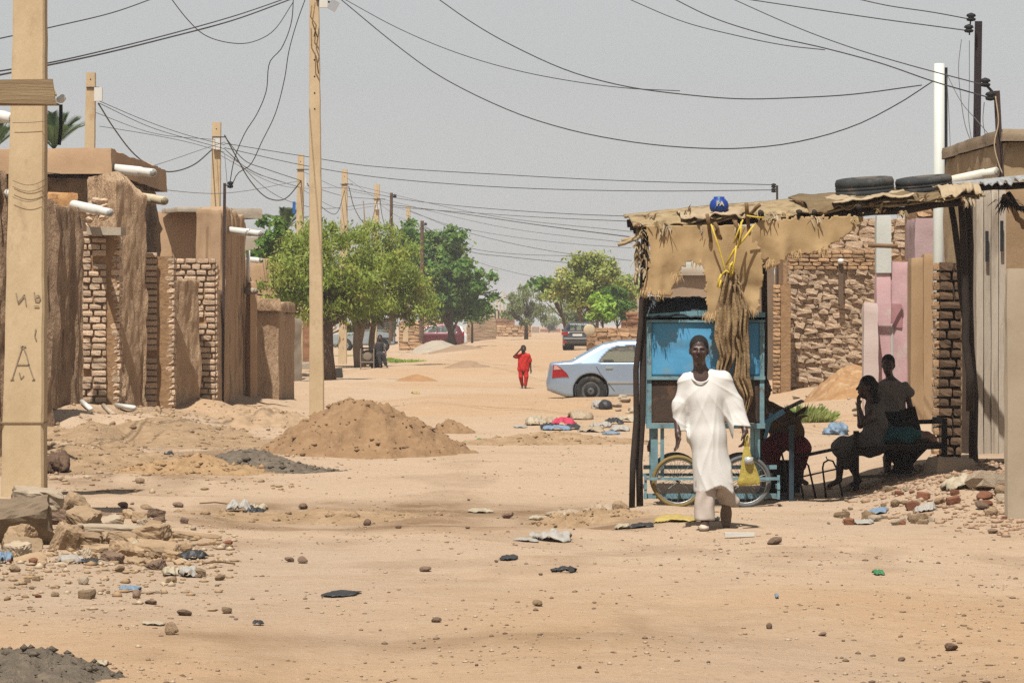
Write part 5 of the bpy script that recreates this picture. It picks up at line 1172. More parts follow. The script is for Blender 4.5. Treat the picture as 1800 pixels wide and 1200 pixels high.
# girl sitting on the bed, in profile facing left
o = Vector((PX(1530, 38.2), 38.2, H(PX(1530, 38.2), 38.2))); zf = PZ(789, 37.85) - o.z
def LP(px, row, dy=0.0): return v3((px - 1530) * 38.2 / FPX, dy, PZ(row, 38.2) - o.z)
J = dict(head=LP(1523, 680), neck=LP(1536, 712), hip=LP(1545, 780), Ls=LP(1533, 722, -.12), Le=LP(1514, 742, -.22), Lw=LP(1507, 712, -.14), Lh=v3(-.02, .05, 1), Rs=LP(1540, 722, .12), Re=LP(1514, 748, .10), Rw=LP(1510, 716, .05), Rh=v3(-.02, 0, 1),
         Lk=LP(1478, 792, -.08), La=LP(1474, 840, -.06), Lf=LP(1456, 853, -.07), Rk=LP(1482, 790, .08), Ra=LP(1510, 842, .07), Rf=LP(1496, 853, .07))
def dress1(t, org):
    S = SDF((-.45, -.3, .1), (.35, .3, 1.25), .012)
    S.cone(LP(1538, 722), LP(1540, 750), .10, .11, .04, (1, 1.25, 1)); S.cone(LP(1540, 750), LP(1532, 778), .11, .15, .05, (1, 1.2, 1)); S.cone(LP(1536, 778, .08), LP(1480, 786, .09), .13, .10, .04); S.cone(LP(1536, 778, -.08), LP(1480, 788, -.09), .13, .10, .04); S.cone(LP(1484, 790, -.06), LP(1488, 812, -.05), .09, .08, .04); S.cone(LP(1484, 790, .06), LP(1488, 808, .05), .09, .08, .04)
    S.cone(LP(1535, 722, -.11), LP(1528, 732, -.15), .062, .055, .02); S.cone(LP(1540, 722, .11), LP(1530, 732, .14), .062, .055, .02)
    X, Y, Z = S.grid(); S.F += .010 * (vn(X * 10, Z * 8, 3) + .6 * np.sin(X * 40 + 20 * Z)); S.sub(LP(1530, 706), (.07, .09, .06), .01)
    V, F = S.mesh(); raw('dress', V + org, F, mat('grey_print_dress', (.17, .15, .135), (.13, .115, .10), 20, c3=(.08, .06, .055), s3=30, t3=(.55, .6), rough=.9), t, True)  # dress colour darkened to give a silhouette in the shade
def braid(t, org, q, A):
    MB().tube([Vector(q(0, .09, .0) + org), Vector(LP(1540, 705, -.06) + org), Vector(LP(1535, 730, -.10) + org), Vector(LP(1528, 752, -.10) + org)], [.032, .026, .02, .008], 8).build('braid', M_HAIR, t, True)
    V, F = rock_mesh(4, 2, .1); raw('bun', np.array(V) * .10 + q(0, .09, .02) + org, F, M_HAIR, t, True)
child('girl with a braid sitting on the bed end with chin on her hand', o, J, .93, dress1, yaw=-1.45, extra=braid)
# girl standing behind the bed
o = Vector((PX(1562, 39.3), 39.3, H(PX(1562, 39.3), 39.3)))
def LQ(px, row, dy=0.0): return v3((px - 1562) * 39.3 / FPX, dy, PZ(row, 39.3) - o.z)
J = dict(head=LQ(1561, 641), neck=LQ(1567, 672), hip=LQ(1572, 756), Ls=LQ(1592, 682), Le=LQ(1600, 716, -.02), Lw=LQ(1590, 738, -.13), Rs=LQ(1546, 682), Re=LQ(1540, 718), Rw=LQ(1556, 738, -.13), Lk=LQ(1578, 806), La=LQ(1580, 848), Lf=LQ(1572, 856, -.12), Rk=LQ(1560, 806), Ra=LQ(1558, 848), Rf=LQ(1550, 856, -.12))
def dress2(t, org):
    S = SDF((-.3, -.3, .2), (.4, .3, 1.3), .012)
    S.cone(LQ(1567, 680), LQ(1570, 730), .105, .12, .04, (1.25, .9, 1)); S.cone(LQ(1570, 730), LQ(1572, 812), .12, .20, .05)
    for a, b_ in ((1590, 1598), (1548, 1540)): S.cone(LQ(a, 680), LQ(b_, 690), .05, .058, .02)
    X, Y, Z = S.grid(); S.F += .010 * (vn(X * 10, Z * 8, 3) + .5 * np.sin(X * 45 + 4 * np.sin(Z * 9))); S.sub(LQ(1566, 662), (.06, .09, .06), .01); S.F = np.maximum(S.F, LQ(1570, 808)[2] - Z)
    V, F = S.mesh(); o_ = raw('dress', V + org, F, [mat('pale_frill_dress', (.24, .205, .18), (.18, .155, .135), 20, rough=.9), mat('black_skirt', (.03, .03, .035), (.02, .02, .025), 6)], t, True)  # dress colours lowered to add to the shade she stands in
    zc_ = V[F].mean(1)[:, 2]; o_.data.polygons.foreach_set('material_index', (zc_ < LQ(1570, 722)[2]).astype(np.int32))
child('girl in a pale frilled top standing behind the rope bed', o, J, .86, dress2, yaw=-.25)
b = MB().box(P(1600, 738, 39.0), (.17, .02, .26), Matrix.Rotation(-.25, 3, 'Y')).build('black_folder', M_BLK); tag(b, 'flat black folder held by the standing girl', 'folder')
# child sitting behind the desk by the cart
o = Vector((PX(1366, 37.6), 37.6, H(PX(1366, 37.6), 37.6)))
def LR(px, row, dy=0.0): return v3((px - 1366) * 37.6 / FPX, dy, PZ(row, 37.6) - o.z)
J = dict(head=LR(1341, 682), neck=LR(1346, 714), hip=LR(1376, 770), Ls=LR(1360, 722, .10), Le=LR(1384, 738, .05), Lw=LR(1404, 724, -.1), Rs=LR(1352, 722, -.12), Re=LR(1376, 744, -.18), Rw=LR(1400, 734, -.22), Lk=LR(1352, 790, -.22), La=LR(1358, 838, -.1), Lf=LR(1348, 846, -.2), Rk=LR(1406, 792, -.15), Ra=LR(1406, 840, -.05), Rf=LR(1416, 848, -.14))
def shirt3(t, org):
    S = SDF((-.3, -.4, .1), (.5, .3, 1.2), .012)
    S.cone(LR(1352, 724), LR(1380, 745), .11, .14, .04, (1, 1.2, 1)); S.cone(LR(1380, 745), LR(1392, 760), .14, .13, .04, (1, 1.2, 1)); S.F += .010 * vn(S.grid()[0] * 10, S.grid()[2] * 10, 3)
    V, F = S.mesh(); raw('shirt', V + org, F, mat('mustard_shirt', (.11, .07, .025), (.085, .05, .02), 6), t, True)  # shirt colour darkened for the shade behind the cart
    S = SDF((-.3, -.45, .0), (.5, .3, 1.0), .012)
    limb(S, [LR(1380, 768, -.05), LR(1354, 786, -.2), LR(1356, 812, -.12)], [.12, .10, .08]); limb(S, [LR(1384, 768, .05), LR(1406, 786, -.14), LR(1404, 815, -.06)], [.12, .10, .08]); S.F += .010 * vn(S.grid()[0] * 12, S.grid()[2] * 8, 6)
    V, F = S.mesh(); raw('trousers', V + org, F, mat('maroon_cloth', (.13, .018, .025), (.09, .012, .02), 6), t, True)
child('child in mustard shirt hunched at the desk behind the cart', o, J, .9, shirt3, yaw=1.0)
o = MB().box((PX(1372, 37.75), 37.8, gd(1372, 37.7) + .2), (.34, .3, .34), .2, jit=.01).build('wooden_block', M_BLK); tag(o, 'low wooden block the child sits on beside the cart', 'block')
# ------------------------------------------------------------------ vehicles
def sd_poly(x, z, poly):
    d = np.full(x.shape, 1e9); s = np.ones(x.shape); n = len(poly)
    for i in range(n):
        ax, az = poly[i]; bx, bz = poly[i - 1]; ex, ez = bx - ax, bz - az; wx, wz = x - ax, z - az
        t = np.clip((wx * ex + wz * ez) / (ex * ex + ez * ez), 0, 1); qx, qz = wx - ex * t, wz - ez * t; d = np.minimum(d, qx * qx + qz * qz)
        c1 = z >= az; c2 = z < bz; c3 = ex * wz > ez * wx; m = (c1 & c2 & c3) | (~c1 & ~c2 & ~c3); s = np.where(m, -s, s)
    return s * np.sqrt(d)
def smax(a, b, k):
    h = np.clip(k - np.abs(a - b), 0, None) / k; return np.maximum(a, b) + h * h * k * .25
def car(label, loc, rz, prof, wins, hw, wx, wr, paint, ends, group=None, vox=.024, belt=.92, tum=.42, extra=None, rim_m=None, name='parked_car'):
    t = T(name, label, 'car', loc, group); M = Matrix.Translation(loc) @ Matrix.Rotation(rz, 4, 'Z'); Lc = max(p[0] for p in prof)
    S = SDF((-.1, -hw - .08, .08), (Lc + .1, hw + .08, max(p[1] for p in prof) + .08), vox); X, Y, Z = S.grid()
    X = X.astype(np.float32); Z = Z.astype(np.float32)
    X2, Z2 = X[:, 0, :], Z[:, 0, :]
    side = lambda x, z: hw - np.clip(z - belt, 0, 9) * tum - .16 * np.abs((x - Lc / 2) / (Lc / 2)) ** 5 - .05 * np.clip(.5 - z, 0, 1) + .0 * z
    P2 = sd_poly(X2, Z2, prof)[:, None, :]
    F = smax(np.broadcast_to(P2, X.shape), np.abs(Y) - side(X, Z) + .02 * np.exp(-((Z - .62) / .02) ** 2) * 0, .09)
    for cx in wx:
        F = smax(F, -np.maximum(np.sqrt((X - cx) ** 2 + (Z - wr) ** 2) - (wr + .055), .52 - np.abs(Y)), .02)
    inner = np.maximum(np.broadcast_to(P2, X.shape) + .05, np.maximum(np.abs(Y) - side(X, Z) + .06, .50 - Z))
    inner = np.maximum(inner, np.maximum(X - (Lc - 1.15), .5 - X)); F = np.maximum(F, -inner)
    for w in wins: F = np.maximum(F, -np.maximum(np.broadcast_to(sd_poly(X2, Z2, w)[:, None, :], X.shape), .3 - np.abs(Y)))
    for (a, b_, hwid) in ends:
        ax, az = a; bx, bz = b_; L = math.hypot(bx - ax, bz - az); nx_, nz_ = (bz - az) / L, -(bx - ax) / L
        u = ((X - ax) * (bx - ax) + (Z - az) * (bz - az)) / L; v = (X - ax) * nx_ + (Z - az) * nz_
        F = np.maximum(F, -np.maximum(np.maximum(np.abs(u - L / 2) - L / 2, np.abs(v) - .13), np.abs(Y) - hwid + .12 * u / L))
    S.F = F.astype(np.float32); V, Fq = S.mesh(); tf = lambda V: np.asarray(V) @ np.array(M.to_3x3()).T + np.array(M.translation)
    body = raw('body', tf(V), Fq, paint, t, True)
    G_ = glass('car_glass', (.62, .70, .64), .80)
    for w in wins:
        for sg in (-1, 1): raw('window', tf([(x, sg * (float(side(np.float64(x), np.float64(z))) - .022), z) for x, z in w]), [tuple(range(len(w)))], G_, t)
    for (a, b_, hwid) in ends:
        raw('windscreen', tf([(a[0], -hwid, a[1]), (a[0], hwid, a[1]), (b_[0], hwid - .12, b_[1]), (b_[0], -hwid + .12, b_[1])]), [(0, 1, 2, 3)], G_, t)
    for cx in wx:
        for sg in (-1, 1):
            c = Vector((cx, sg * (hw - .13), wr))
            w = MB().lathe([(.03, -.07), (wr * .45, -.08), (wr * .5, 0), (wr * .45, .08), (.03, .07)], tuple(c), 18, 'Y').move(M).build('wheel', M_BLACK, t, True)
            MB().lathe([(wr * .60, -.085), (wr * .75, -.105), (wr * .93, -.10), (wr, -.07), (wr, .07), (wr * .93, .10), (wr * .75, .105), (wr * .60, .085)], tuple(c), 26, 'Y').move(M).build('tyre', mat('road_tyre', (.035, .035, .035), (.022, .022, .022), 8, rough=.85, c3=(.16, .12, .08), s3=3, t3=(.5, .7)), w, True)
            MB().lathe([(.02, sg * .075), (wr * .2, sg * .08), (wr * .28, sg * .055), (wr * .45, sg * .075), (wr * .58, sg * .09), (wr * .62, sg * .08)][::-1], tuple(c), 18, 'Y').move(M).build('rim', rim_m or mat('steel_rim', (.22, .22, .22), (.12, .12, .12), 8, rough=.4, metal=.5), w, True)
    for cx in wx:
        for sg in (-1, 1): MB().lathe([(.02, sg * .50), (wr + .06, sg * .50), (wr + .075, sg * .54), (wr + .07, sg * (hw - .06))], (cx, 0, wr), 22, 'Y').move(M).build('wheel_well', M_BLACK, t)
    if extra: extra(t, M, tf, side)
    return t
def boxp(t, tf, name, c, s, m, rz=0):
    b = MB().box(c, s, rz); b.v = [tuple(p) for p in tf(b.v)]; return b.build(name, m, t)
def paint(name, c, metal=.5, rough=.28): return mat(name, c, tuple(q * .93 for q in c), 2, rough=rough, metal=metal, bump=0, spec=.5, coat=.6)
M_RED = mat('tail_red', (.42, .015, .02), (.34, .01, .015), 6, rough=.25, bump=0, spec=.5); M_CHR = mat('chrome', (.85, .85, .85), (.75, .75, .75), 4, rough=.25, metal=.8, bump=0)
sedan = [(0, .34), (-.02, .50), (.02, .66), (.06, .90), (.10, .945), (.52, .985), (.72, 1.10), (1.18, 1.355), (1.55, 1.43), (2.15, 1.45), (2.6, 1.40), (3.05, 1.15), (3.38, .97), (4.05, .86), (4.36, .70), (4.44, .5), (4.42, .24), (3.9, .20), (.4, .20)]
sw = [[(1.12, .945), (1.20, 1.06), (1.36, 1.22), (1.52, 1.285), (1.90, 1.315), (1.98, .955)], [(2.06, .955), (2.00, 1.315), (2.3, 1.31), (2.52, 1.25), (2.98, .97)]]
def silver_bits(t, M, tf, side):
    for sg in (-1, 1):
        y = lambda x, z: sg * (float(side(np.float64(x), np.float64(z))) + .004)
        V = [(x, y(x, z) + sg * .012, z) for x, z in ((.10, .62), (.47, .64), (.42, .72), (.30, .83), (.20, .90), (.13, .905))]; V2 = [(a - .0, b_ * .93, c_) for a, b_, c_ in V]
        n = 6; raw('tail_light', tf(V + V2), [tuple(range(n)), tuple(range(2 * n - 1, n - 1, -1))] + [(i, (i + 1) % n, n + (i + 1) % n, n + i) for i in range(n)], M_RED, t)
        V = [(x, y(x, z) + sg * .018, z) for x, z in ((.14, .79), (.30, .80), (.20, .885), (.15, .89))]; raw('reversing_lamp', tf(V), [(0, 1, 2, 3)], mat('pale_orange', (.75, .42, .36), (.65, .35, .3), 5, rough=.3), t)
        boxp(t, tf, 'moulding', (2.55, y(2.0, .52), .52), (2.5, .022, .035), M_CHR); boxp(t, tf, 'sill_trim', (2.6, y(2.4, .26) - sg * .01, .26), (2.0, .02, .03), M_CHR)
        boxp(t, tf, 'door_handle', (1.34, y(1.3, .83), .835), (.16, .03, .035), M_CHR); boxp(t, tf, 'door_handle', (2.2, y(2.2, .83), .835), (.16, .03, .035), M_CHR)
        for pts in (((1.06, .86), (1.14, .72), (1.36, .45), (1.46, .33)), ((2.03, .94), (2.05, .6), (2.04, .3))):
            b = MB().tube([Vector((x, y(x, z) - sg * .003, z)) for x, z in pts], .006, 4); b.v = [tuple(p) for p in tf(b.v)]; b.build('door_seam', M_BLACK, t)
        boxp(t, tf, 'mirror', (2.95, sg * .93, 1.0), (.12, .16, .11), M_SILV)
    boxp(t, tf, 'number_plate', (-.02, 0, .70), (.02, .50, .11), M_PVC); boxp(t, tf, 'rear_seat', (1.35, 0, .75), (.2, 1.2, .5), M_BLK); boxp(t, tf, 'front_seat', (2.05, -.35, .85), (.18, .5, .75), M_BLK); boxp(t, tf, 'front_seat', (2.05, .35, .85), (.18, .5, .75), M_BLK)
M_SILV = paint('silver_blue_paint', (.46, .60, .78), .55, .27)
wz = H(PX(1037, 80.5), 80)
car('silver blue saloon car parked side-on behind the shelter', Vector((PX(962, 80.3), 81.0, PZ(714, 80.2))), .0, sedan, sw, .85, (.945, 3.52), .33, M_SILV, [((.62, 1.02), (1.14, 1.33), .62), ((3.30, 1.0), (2.66, 1.37), .68)], extra=silver_bits, vox=.02)
# grey saloon seen from behind
def grey_bits(t, M, tf, side):
    for sg in (-1, 1):
        boxp(t, tf, 'tail_light', (.07, sg * .66, .86), (.12, .34, .16), M_RED); boxp(t, tf, 'reflector', (-.01, sg * .66, .42), (.06, .2, .10), M_RED); boxp(t, tf, 'mirror', (2.9, sg * .98, 1.02), (.14, .2, .13), M_GREYCAR)
    boxp(t, tf, 'bumper_trim', (-.03, 0, .60), (.05, 1.4, .06), M_CHR); boxp(t, tf, 'boot_trim', (.04, 0, .93), (.05, .9, .05), M_CHR); boxp(t, tf, 'number_plate', (.01, 0, .78), (.03, .5, .12), M_PVC)
M_GREYCAR = paint('graphite_paint', (.075, .082, .088), .4, .32)
g1 = G(1010, 613)
car('dark grey saloon car seen from behind on the rising road', Vector((PX(1015, 192), 192, H(3.4, 192) + .0)), R(84), sedan, sw, .87, (.95, 3.5), .32, M_GREYCAR, [((.62, 1.02), (1.14, 1.33), .64), ((3.30, 1.0), (2.66, 1.37), .68)], extra=grey_bits, vox=.032)
suv = [(0, .34), (0, .9), (.10, 1.05), (.30, 1.50), (.55, 1.62), (1.6, 1.68), (2.5, 1.62), (3.2, 1.12), (4.05, 1.0), (4.35, .8), (4.4, .28), (.2, .26)]
svw = [[(.55, 1.1), (.62, 1.42), (1.1, 1.5), (1.1, 1.1)], [(1.2, 1.1), (1.2, 1.5), (1.9, 1.52), (1.9, 1.1)], [(2.0, 1.1), (2.0, 1.52), (2.5, 1.5), (2.95, 1.12)]]
g2 = G(795, 597)
def suv_bits(t, M, tf, side):
    for sg in (-1, 1): boxp(t, tf, 'tail_light', (.06, sg * .72, 1.0), (.10, .2, .3), M_RED); boxp(t, tf, 'headlight', (4.25, sg * .62, .86), (.2, .3, .14), M_PVC)
car('maroon hatchback half hidden behind the broken brick wall', Vector((PX(816, 262), 262.6, g2.z + .05)), R(180), suv, svw, .88, (.95, 3.45), .35, paint('maroon_paint', (.13, .012, .02), .2, .3), [((.12, 1.1), (.32, 1.45), .66), ((3.1, 1.16), (2.55, 1.56), .68)], extra=suv_bits, vox=.035, rim_m=M_CHR)
car('white car showing only its tail behind the maroon car', Vector((PX(821, 272), 274, g2.z + .0)), R(180), suv, svw, .88, (.95, 3.45), .33, paint('white_car_paint', (.8, .8, .8), 0, .3), [((.12, 1.1), (.32, 1.45), .66)], vox=.045)
# old boxy off-roader
jeep = [(0, .45), (0, 1.95), (.1, 2.0), (2.35, 2.0), (2.45, 1.95), (2.70, 1.25), (4.1, 1.15), (4.2, .95), (4.2, .5), (3.9, .42), (.3, .42)]
jw = [[(.2, 1.35), (.2, 1.8), (1.2, 1.8), (1.2, 1.35)], [(1.3, 1.35), (1.3, 1.8), (2.2, 1.8), (2.4, 1.35)]]
g3 = G(677, 618)
def jeep_bits(t, M, tf, side):
    boxp(t, tf, 'canvas_top', (1.1, 0, 1.72), (2.3, 1.70, .60), mat('grey_canvas', (.075, .085, .085), (.05, .058, .058), 4, rough=.9)); boxp(t, tf, 'bumper', (4.3, 0, .62), (.14, 1.6, .18), M_STEEL); boxp(t, tf, 'rear_bumper', (-.08, 0, .58), (.14, 1.6, .16), M_STEEL)
    for sg in (-1, 1): boxp(t, tf, 'headlight', (4.22, sg * .55, .95), (.04, .2, .2), M_PVC); boxp(t, tf, 'wheel_arch', (.85, sg * .84, .86), (1.1, .12, .10), M_BLACK); boxp(t, tf, 'side_step', (2.0, sg * .85, .45), (1.2, .14, .06), M_BLACK); boxp(t, tf, 'hinge_strip', (1.25, sg * .83, 1.0), (.05, .04, .7), M_STEEL)
    boxp(t, tf, 'spare_panel', (1.7, -.83, .95), (.6, .03, .3), M_CHR)
car('old pale boxy off-roader with grey canvas top under the trees', Vector((PX(694, g3.y), g3.y + .8, g3.z)), R(180), jeep, jw, .80, (.85, 3.25), .40, mat('pale_jeep', (.40, .45, .46), (.30, .34, .35), 3, rough=.6, c3=(.12, .12, .12), s3=2, t3=(.58, .66)), [], vox=.045, belt=2.2, extra=jeep_bits, rim_m=mat('cream_rim', (.5, .45, .35), (.4, .36, .28), 4), name='off_roader')
# three-wheeled taxi
g4 = G(600, 611); D = g4.y
t = T('auto_rickshaw', 'three-wheeled taxi with black hood and pale front mudguard', 'rickshaw', g4)
def gl(x, y, z): return g4 + Vector((x, y, z))
MB().prism([(g4.x - .05, g4.z + .45), (g4.x + 1.7, g4.z + .4), (g4.x + 1.7, g4.z + .9), (g4.x + .7, g4.z + .85), (g4.x + .1, g4.z + .55)], D - .6, D + .6).build('body', mat('taxi_dark', (.05, .06, .06), (.03, .04, .04), 4, rough=.5), t)
MB().prism([(g4.x + .05, g4.z + .55), (g4.x + .95, g4.z + .5), (g4.x + 1.7, g4.z + .8), (g4.x + 1.7, g4.z + 1.55), (g4.x + 1.5, g4.z + 1.72), (g4.x + .35, g4.z + 1.70), (g4.x + .15, g4.z + 1.5)], D - .63, D + .63).build('hood', mat('black_vinyl', (.03, .035, .035), (.02, .024, .024), 4, rough=.5), t)
MB().prism([(g4.x - .72, g4.z + .42), (g4.x - .62, g4.z + .72), (g4.x - .3, g4.z + .92), (g4.x + .1, g4.z + .98), (g4.x + .1, g4.z + .5), (g4.x - .3, g4.z + .45)], D - .3, D + .3).build('front_cowl', mat('taxi_pale', (.6, .58, .52), (.5, .48, .42), 4, rough=.5), t)
for x, y in ((-.45, 0), (1.35, -.55), (1.35, .55)):
    w = MB().lathe([(.02, -.05), (.14, -.06), (.16, 0), (.14, .06), (.02, .05)], tuple(gl(x, y, .27)), 14, 'Y').build('wheel', M_CHR, t, True)
    MB().lathe([(.15, -.05), (.25, -.05), (.27, 0), (.25, .05), (.15, .05)], tuple(gl(x, y, .27)), 18, 'Y').build('tyre', mat('dusty_white_tyre', (.30, .26, .21), (.2, .17, .14), 5), w, True)
MB().box(gl(.55, -.1, 1.80), (.3, .2, .2), taper=.7).build('roof_light', mat('taxi_yellow', (.85, .5, .04), (.75, .42, .03), 3, rough=.5), t)

# ------------------------------------------------------------------ far walls along the street
def far_wall(label, pa, pb, rb, rt, m, ch, bl, seed, t=.5, d=None, dd=0, both=True):
    d = d or G((pa + pb) / 2, rb).y; a, b_ = XY(pa, d), XY(pb, d + dd); z0 = min(H(*a), H(*b_)) - .3; z1 = PZ(rt, d)
    r = T('brick_wall', label, 'wall', ((a[0] + b_[0]) / 2, d, z0))
    back_box(r, a, b_, z0, z1 - .03, t, M_MORT, 'mortar_core'); bricks(r, a, b_, z0 + .15, z1, ch, bl, m, .2, gap=.12, seed=seed, jit=1.4, rough=.09, var=.3)
    return r
far_wall('free-standing mud brick wall end right of the old off-roader', 701, 742, 616, 564, M_BRD, .24, .8, 51, t=1.2)
far_wall('broken brick wall with holes beside the maroon car', 741, 779, 604, 556, M_BRD, .26, .5, 52, t=.6)
w = slab('mud_wall', XY(821, 330), XY(872, 330), .8, 0, PZ(559, 330), mat('far_mud', (.42, .29, .18), (.34, .22, .13), 3, bump=.8, bscale=3, stretch=(.4, 1, 1.6), bdist=.2), .06, .8, 2, 53, res=.16, top=.05); tag(w, 'broad mud wall with horizontal ridges on the far left of the road', 'wall')
far_wall('low far brick wall with diamond gaps past the broad mud wall', 873, 934, 588, 571, M_BRD, .28, .6, 54, d=400)
far_wall('red brick wall strip high behind the low far brick wall', 870, 905, 578, 560, M_BRR, .4, 1.0, 55, d=430)
far_wall('long mud brick garden wall behind the silver car', 1031, 1135, 614, 576, M_BRD, .215, .52, 56, d=184, t=.6)
far_wall('raised dark brick corner behind the garden wall', 1092, 1150, 580, 548, M_BRR, .2, .5, 57, d=200, t=.6)
w = slab('pale_wall', XY(1095, 215), XY(1180, 215), 3, 0, PZ(522, 215), mat('pale_wall', (.46, .39, .31)), .03, 1, 1, 58, res=.3); tag(w, 'pale plastered house wall behind the dark brick corner', 'wall')
o = MB().lathe([(.001, -.03), (.26, -.03), (.30, 0), (.26, .03), (.001, .03)], tuple(P(1036, 580, 183.5)), 18, 'Y').build('round_lid', mat('straw_disc', (.62, .50, .33), (.52, .41, .26), 4), None, True); tag(o, 'pale round straw lid propped at the end of the garden wall', 'lid')
w = T('far_building', 'cream building with tall pilasters far behind the trees', 'building', (PX(876, 520), 522, 0))
slab('wall', XY(852, 520), XY(892, 520), 6, 0, PZ(545, 520), mat('cream_far', (.62, .50, .33), (.54, .43, .28), 1), .03, 1, 1, 59, parent=w, res=.6)
for px, r in ((866, 530), (872, 526), (878, 520), (884, 512)): slab('pilaster', XY(px, 519), XY(px + 3, 519), 1, 0, PZ(r, 519), mat('cream_far', (.6, .5, .3)), .02, 1, 1, 60, parent=w, res=.6)
for k, (pa, pb, rt, d, c, lab) in enumerate(((936, 948, 574, 560, (.40, .30, .21), 'small far tan wall left of the street end'), (950, 985, 578, 650, (.36, .16, .10), 'far reddish shed roof at the end of the street'), (975, 1000, 572, 800, (.55, .5, .45), 'pale far house at the very end of the street'))):
    w = slab('far_shed', XY(pa, d), XY(pb, d), 4, 0, PZ(rt, d), mat('far_shed%d' % k, c, tuple(q * .9 for q in c), 1), .05, .5, .5, 61 + k, res=.8); tag(w, lab, 'shed')
# people and stand under the left tree
o = G(646, 648); t = T('metal_stand', 'metal frame stand holding a round drum beside the tree trunk', 'stand', o)
D = o.y
for px in (634, 657):
    for dd in (0, .5): MB().bar(P(px, 650, D + dd), P(px, 612, D + dd), .04).build('leg', mat('tan_tube', (.30, .24, .18), (.22, .18, .13), 4), t)
MB().lathe([(.02, -.02), (.24, -.03), (.27, 0), (.27, .35), (.02, .36)], tuple(P(646, 628, D + .1)), 18, 'Y').build('drum', mat('drum_brown', (.15, .11, .075), (.10, .075, .05), 4), t, True)
MB().lathe([(.001, 0), (.12, -.01), (.15, .0)], tuple(P(646, 626, D + .05)), 14, 'Y').build('drum_lid', mat('drum_pale', (.32, .26, .19), (.25, .2, .15), 4), t, True)
MB().bar(P(634, 636, D), P(657, 636, D), .05).build('rail', mat('tan_tube', (.3, .24, .18)), t); MB().box(P(646, 612, D + .25), (.60, .5, .06)).build('top', M_BLK, t)
o2 = G(668, 648); o2 = Vector((PX(668, o.y + .4), o.y + .4, H(PX(668, o.y + .4), o.y + .4)))
J = dict(head=v3(0, 0, 1.05), neck=v3(-.02, .02, .86), hip=v3(-.10, .05, .42), Ls=v3(.12, 0, .80), Le=v3(.20, -.1, .58), Lw=v3(.22, -.25, .46), Rs=v3(-.18, 0, .82), Re=v3(-.24, -.08, .6), Rw=v3(-.1, -.25, .48), Lk=v3(.16, -.22, .46), La=v3(.24, -.2, .08), Lf=v3(.28, -.32, .03), Rk=v3(-.06, -.28, .46), Ra=v3(.02, -.3, .08), Rf=v3(.02, -.42, .03))
def darkc(t, org):
    S = SDF((-.5, -.5, .05), (.5, .4, 1.1), .02); S.cone((-.02, .02, .82), (-.10, .05, .45), .13, .15, .05, (1.2, 1, 1)); limb(S, [v3(-.1, .0, .45), v3(.12, -.2, .46), v3(.2, -.2, .15)], [.13, .09, .07]); limb(S, [v3(-.1, .0, .45), v3(-.06, -.26, .46), v3(.02, -.28, .15)], [.13, .09, .07])
    V, F = S.mesh(); raw('clothes', V + org, F, mat('dark_clothes', (.06, .055, .055), (.04, .036, .036), 5), t, True)
child('person in dark clothes sitting beside the drum stand under the tree', o2, J, 1.0, darkc, h=.02)
q_ = MB().box(o2 + Vector((-.12, .12, .17)), (.4, .35, .36)).build('wooden_crate', M_BLK); tag(q_, 'dark crate under the person sitting beneath the tree', 'crate')
q_ = MB().box(P(592, 655, 118), (.4, .4, .28), taper=.8, jit=.03).build('stone_block', M_CONC); tag(q_, 'pale stone block lying beside the left tree trunk', 'block')
q_ = MB().box(P(530, 642, 125), (1.6, .6, .22), taper=.9, jit=.04).build('pale_slab', M_CONC); tag(q_, 'long pale slab lying left of the second concrete pole', 'slab')

# ------------------------------------------------------------------ trees
def leaf_cloud(r, blobs, n, size, ncl, droop=.4, asp=.45):
    """small leaf faces in clumps spread through ellipsoids"""
    vol = np.array([b[1][0] * b[1][1] * b[1][2] for b in blobs]); pick = r.choice(len(blobs), ncl, p=vol / vol.sum())
    d = r.normal(size=(ncl, 3)); d /= np.linalg.norm(d, axis=1)[:, None]; rad = r.rand(ncl) ** .42
    C = np.array([blobs[i][0] for i in pick]) + d * rad[:, None] * np.array([blobs[i][1] for i in pick]) * (1 + .16 * r.normal(size=(ncl, 1)))
    cs = .5 + r.rand(ncl) * .9; ci = r.choice(ncl, n); mean = np.mean([b[1][0] for b in blobs])
    L = C[ci] + r.normal(size=(n, 3)) * (mean * .16 * cs[ci])[:, None] * np.array([1, 1, .75])
    a = r.rand(n) * 6.283; el = r.normal(size=n) * .6 - droop; ax = np.stack([np.cos(a) * np.cos(el), np.sin(a) * np.cos(el), np.sin(el)], 1)
    up = r.normal(size=(n, 3)) * .6 + np.array([0, -.25, 1]); sd_ = np.cross(ax, up); sd_ /= np.linalg.norm(sd_, axis=1)[:, None] + 1e-9
    s = size * (.45 + 1.1 * r.rand(n) ** 2); ax = ax * s[:, None]; sd_ = sd_ * (s * asp)[:, None]
    V = np.stack([L - ax * .5, L + sd_ * .5, L + ax * .5, L - sd_ * .5], 1).reshape(-1, 3); F = np.arange(4 * n).reshape(n, 4); return V, F
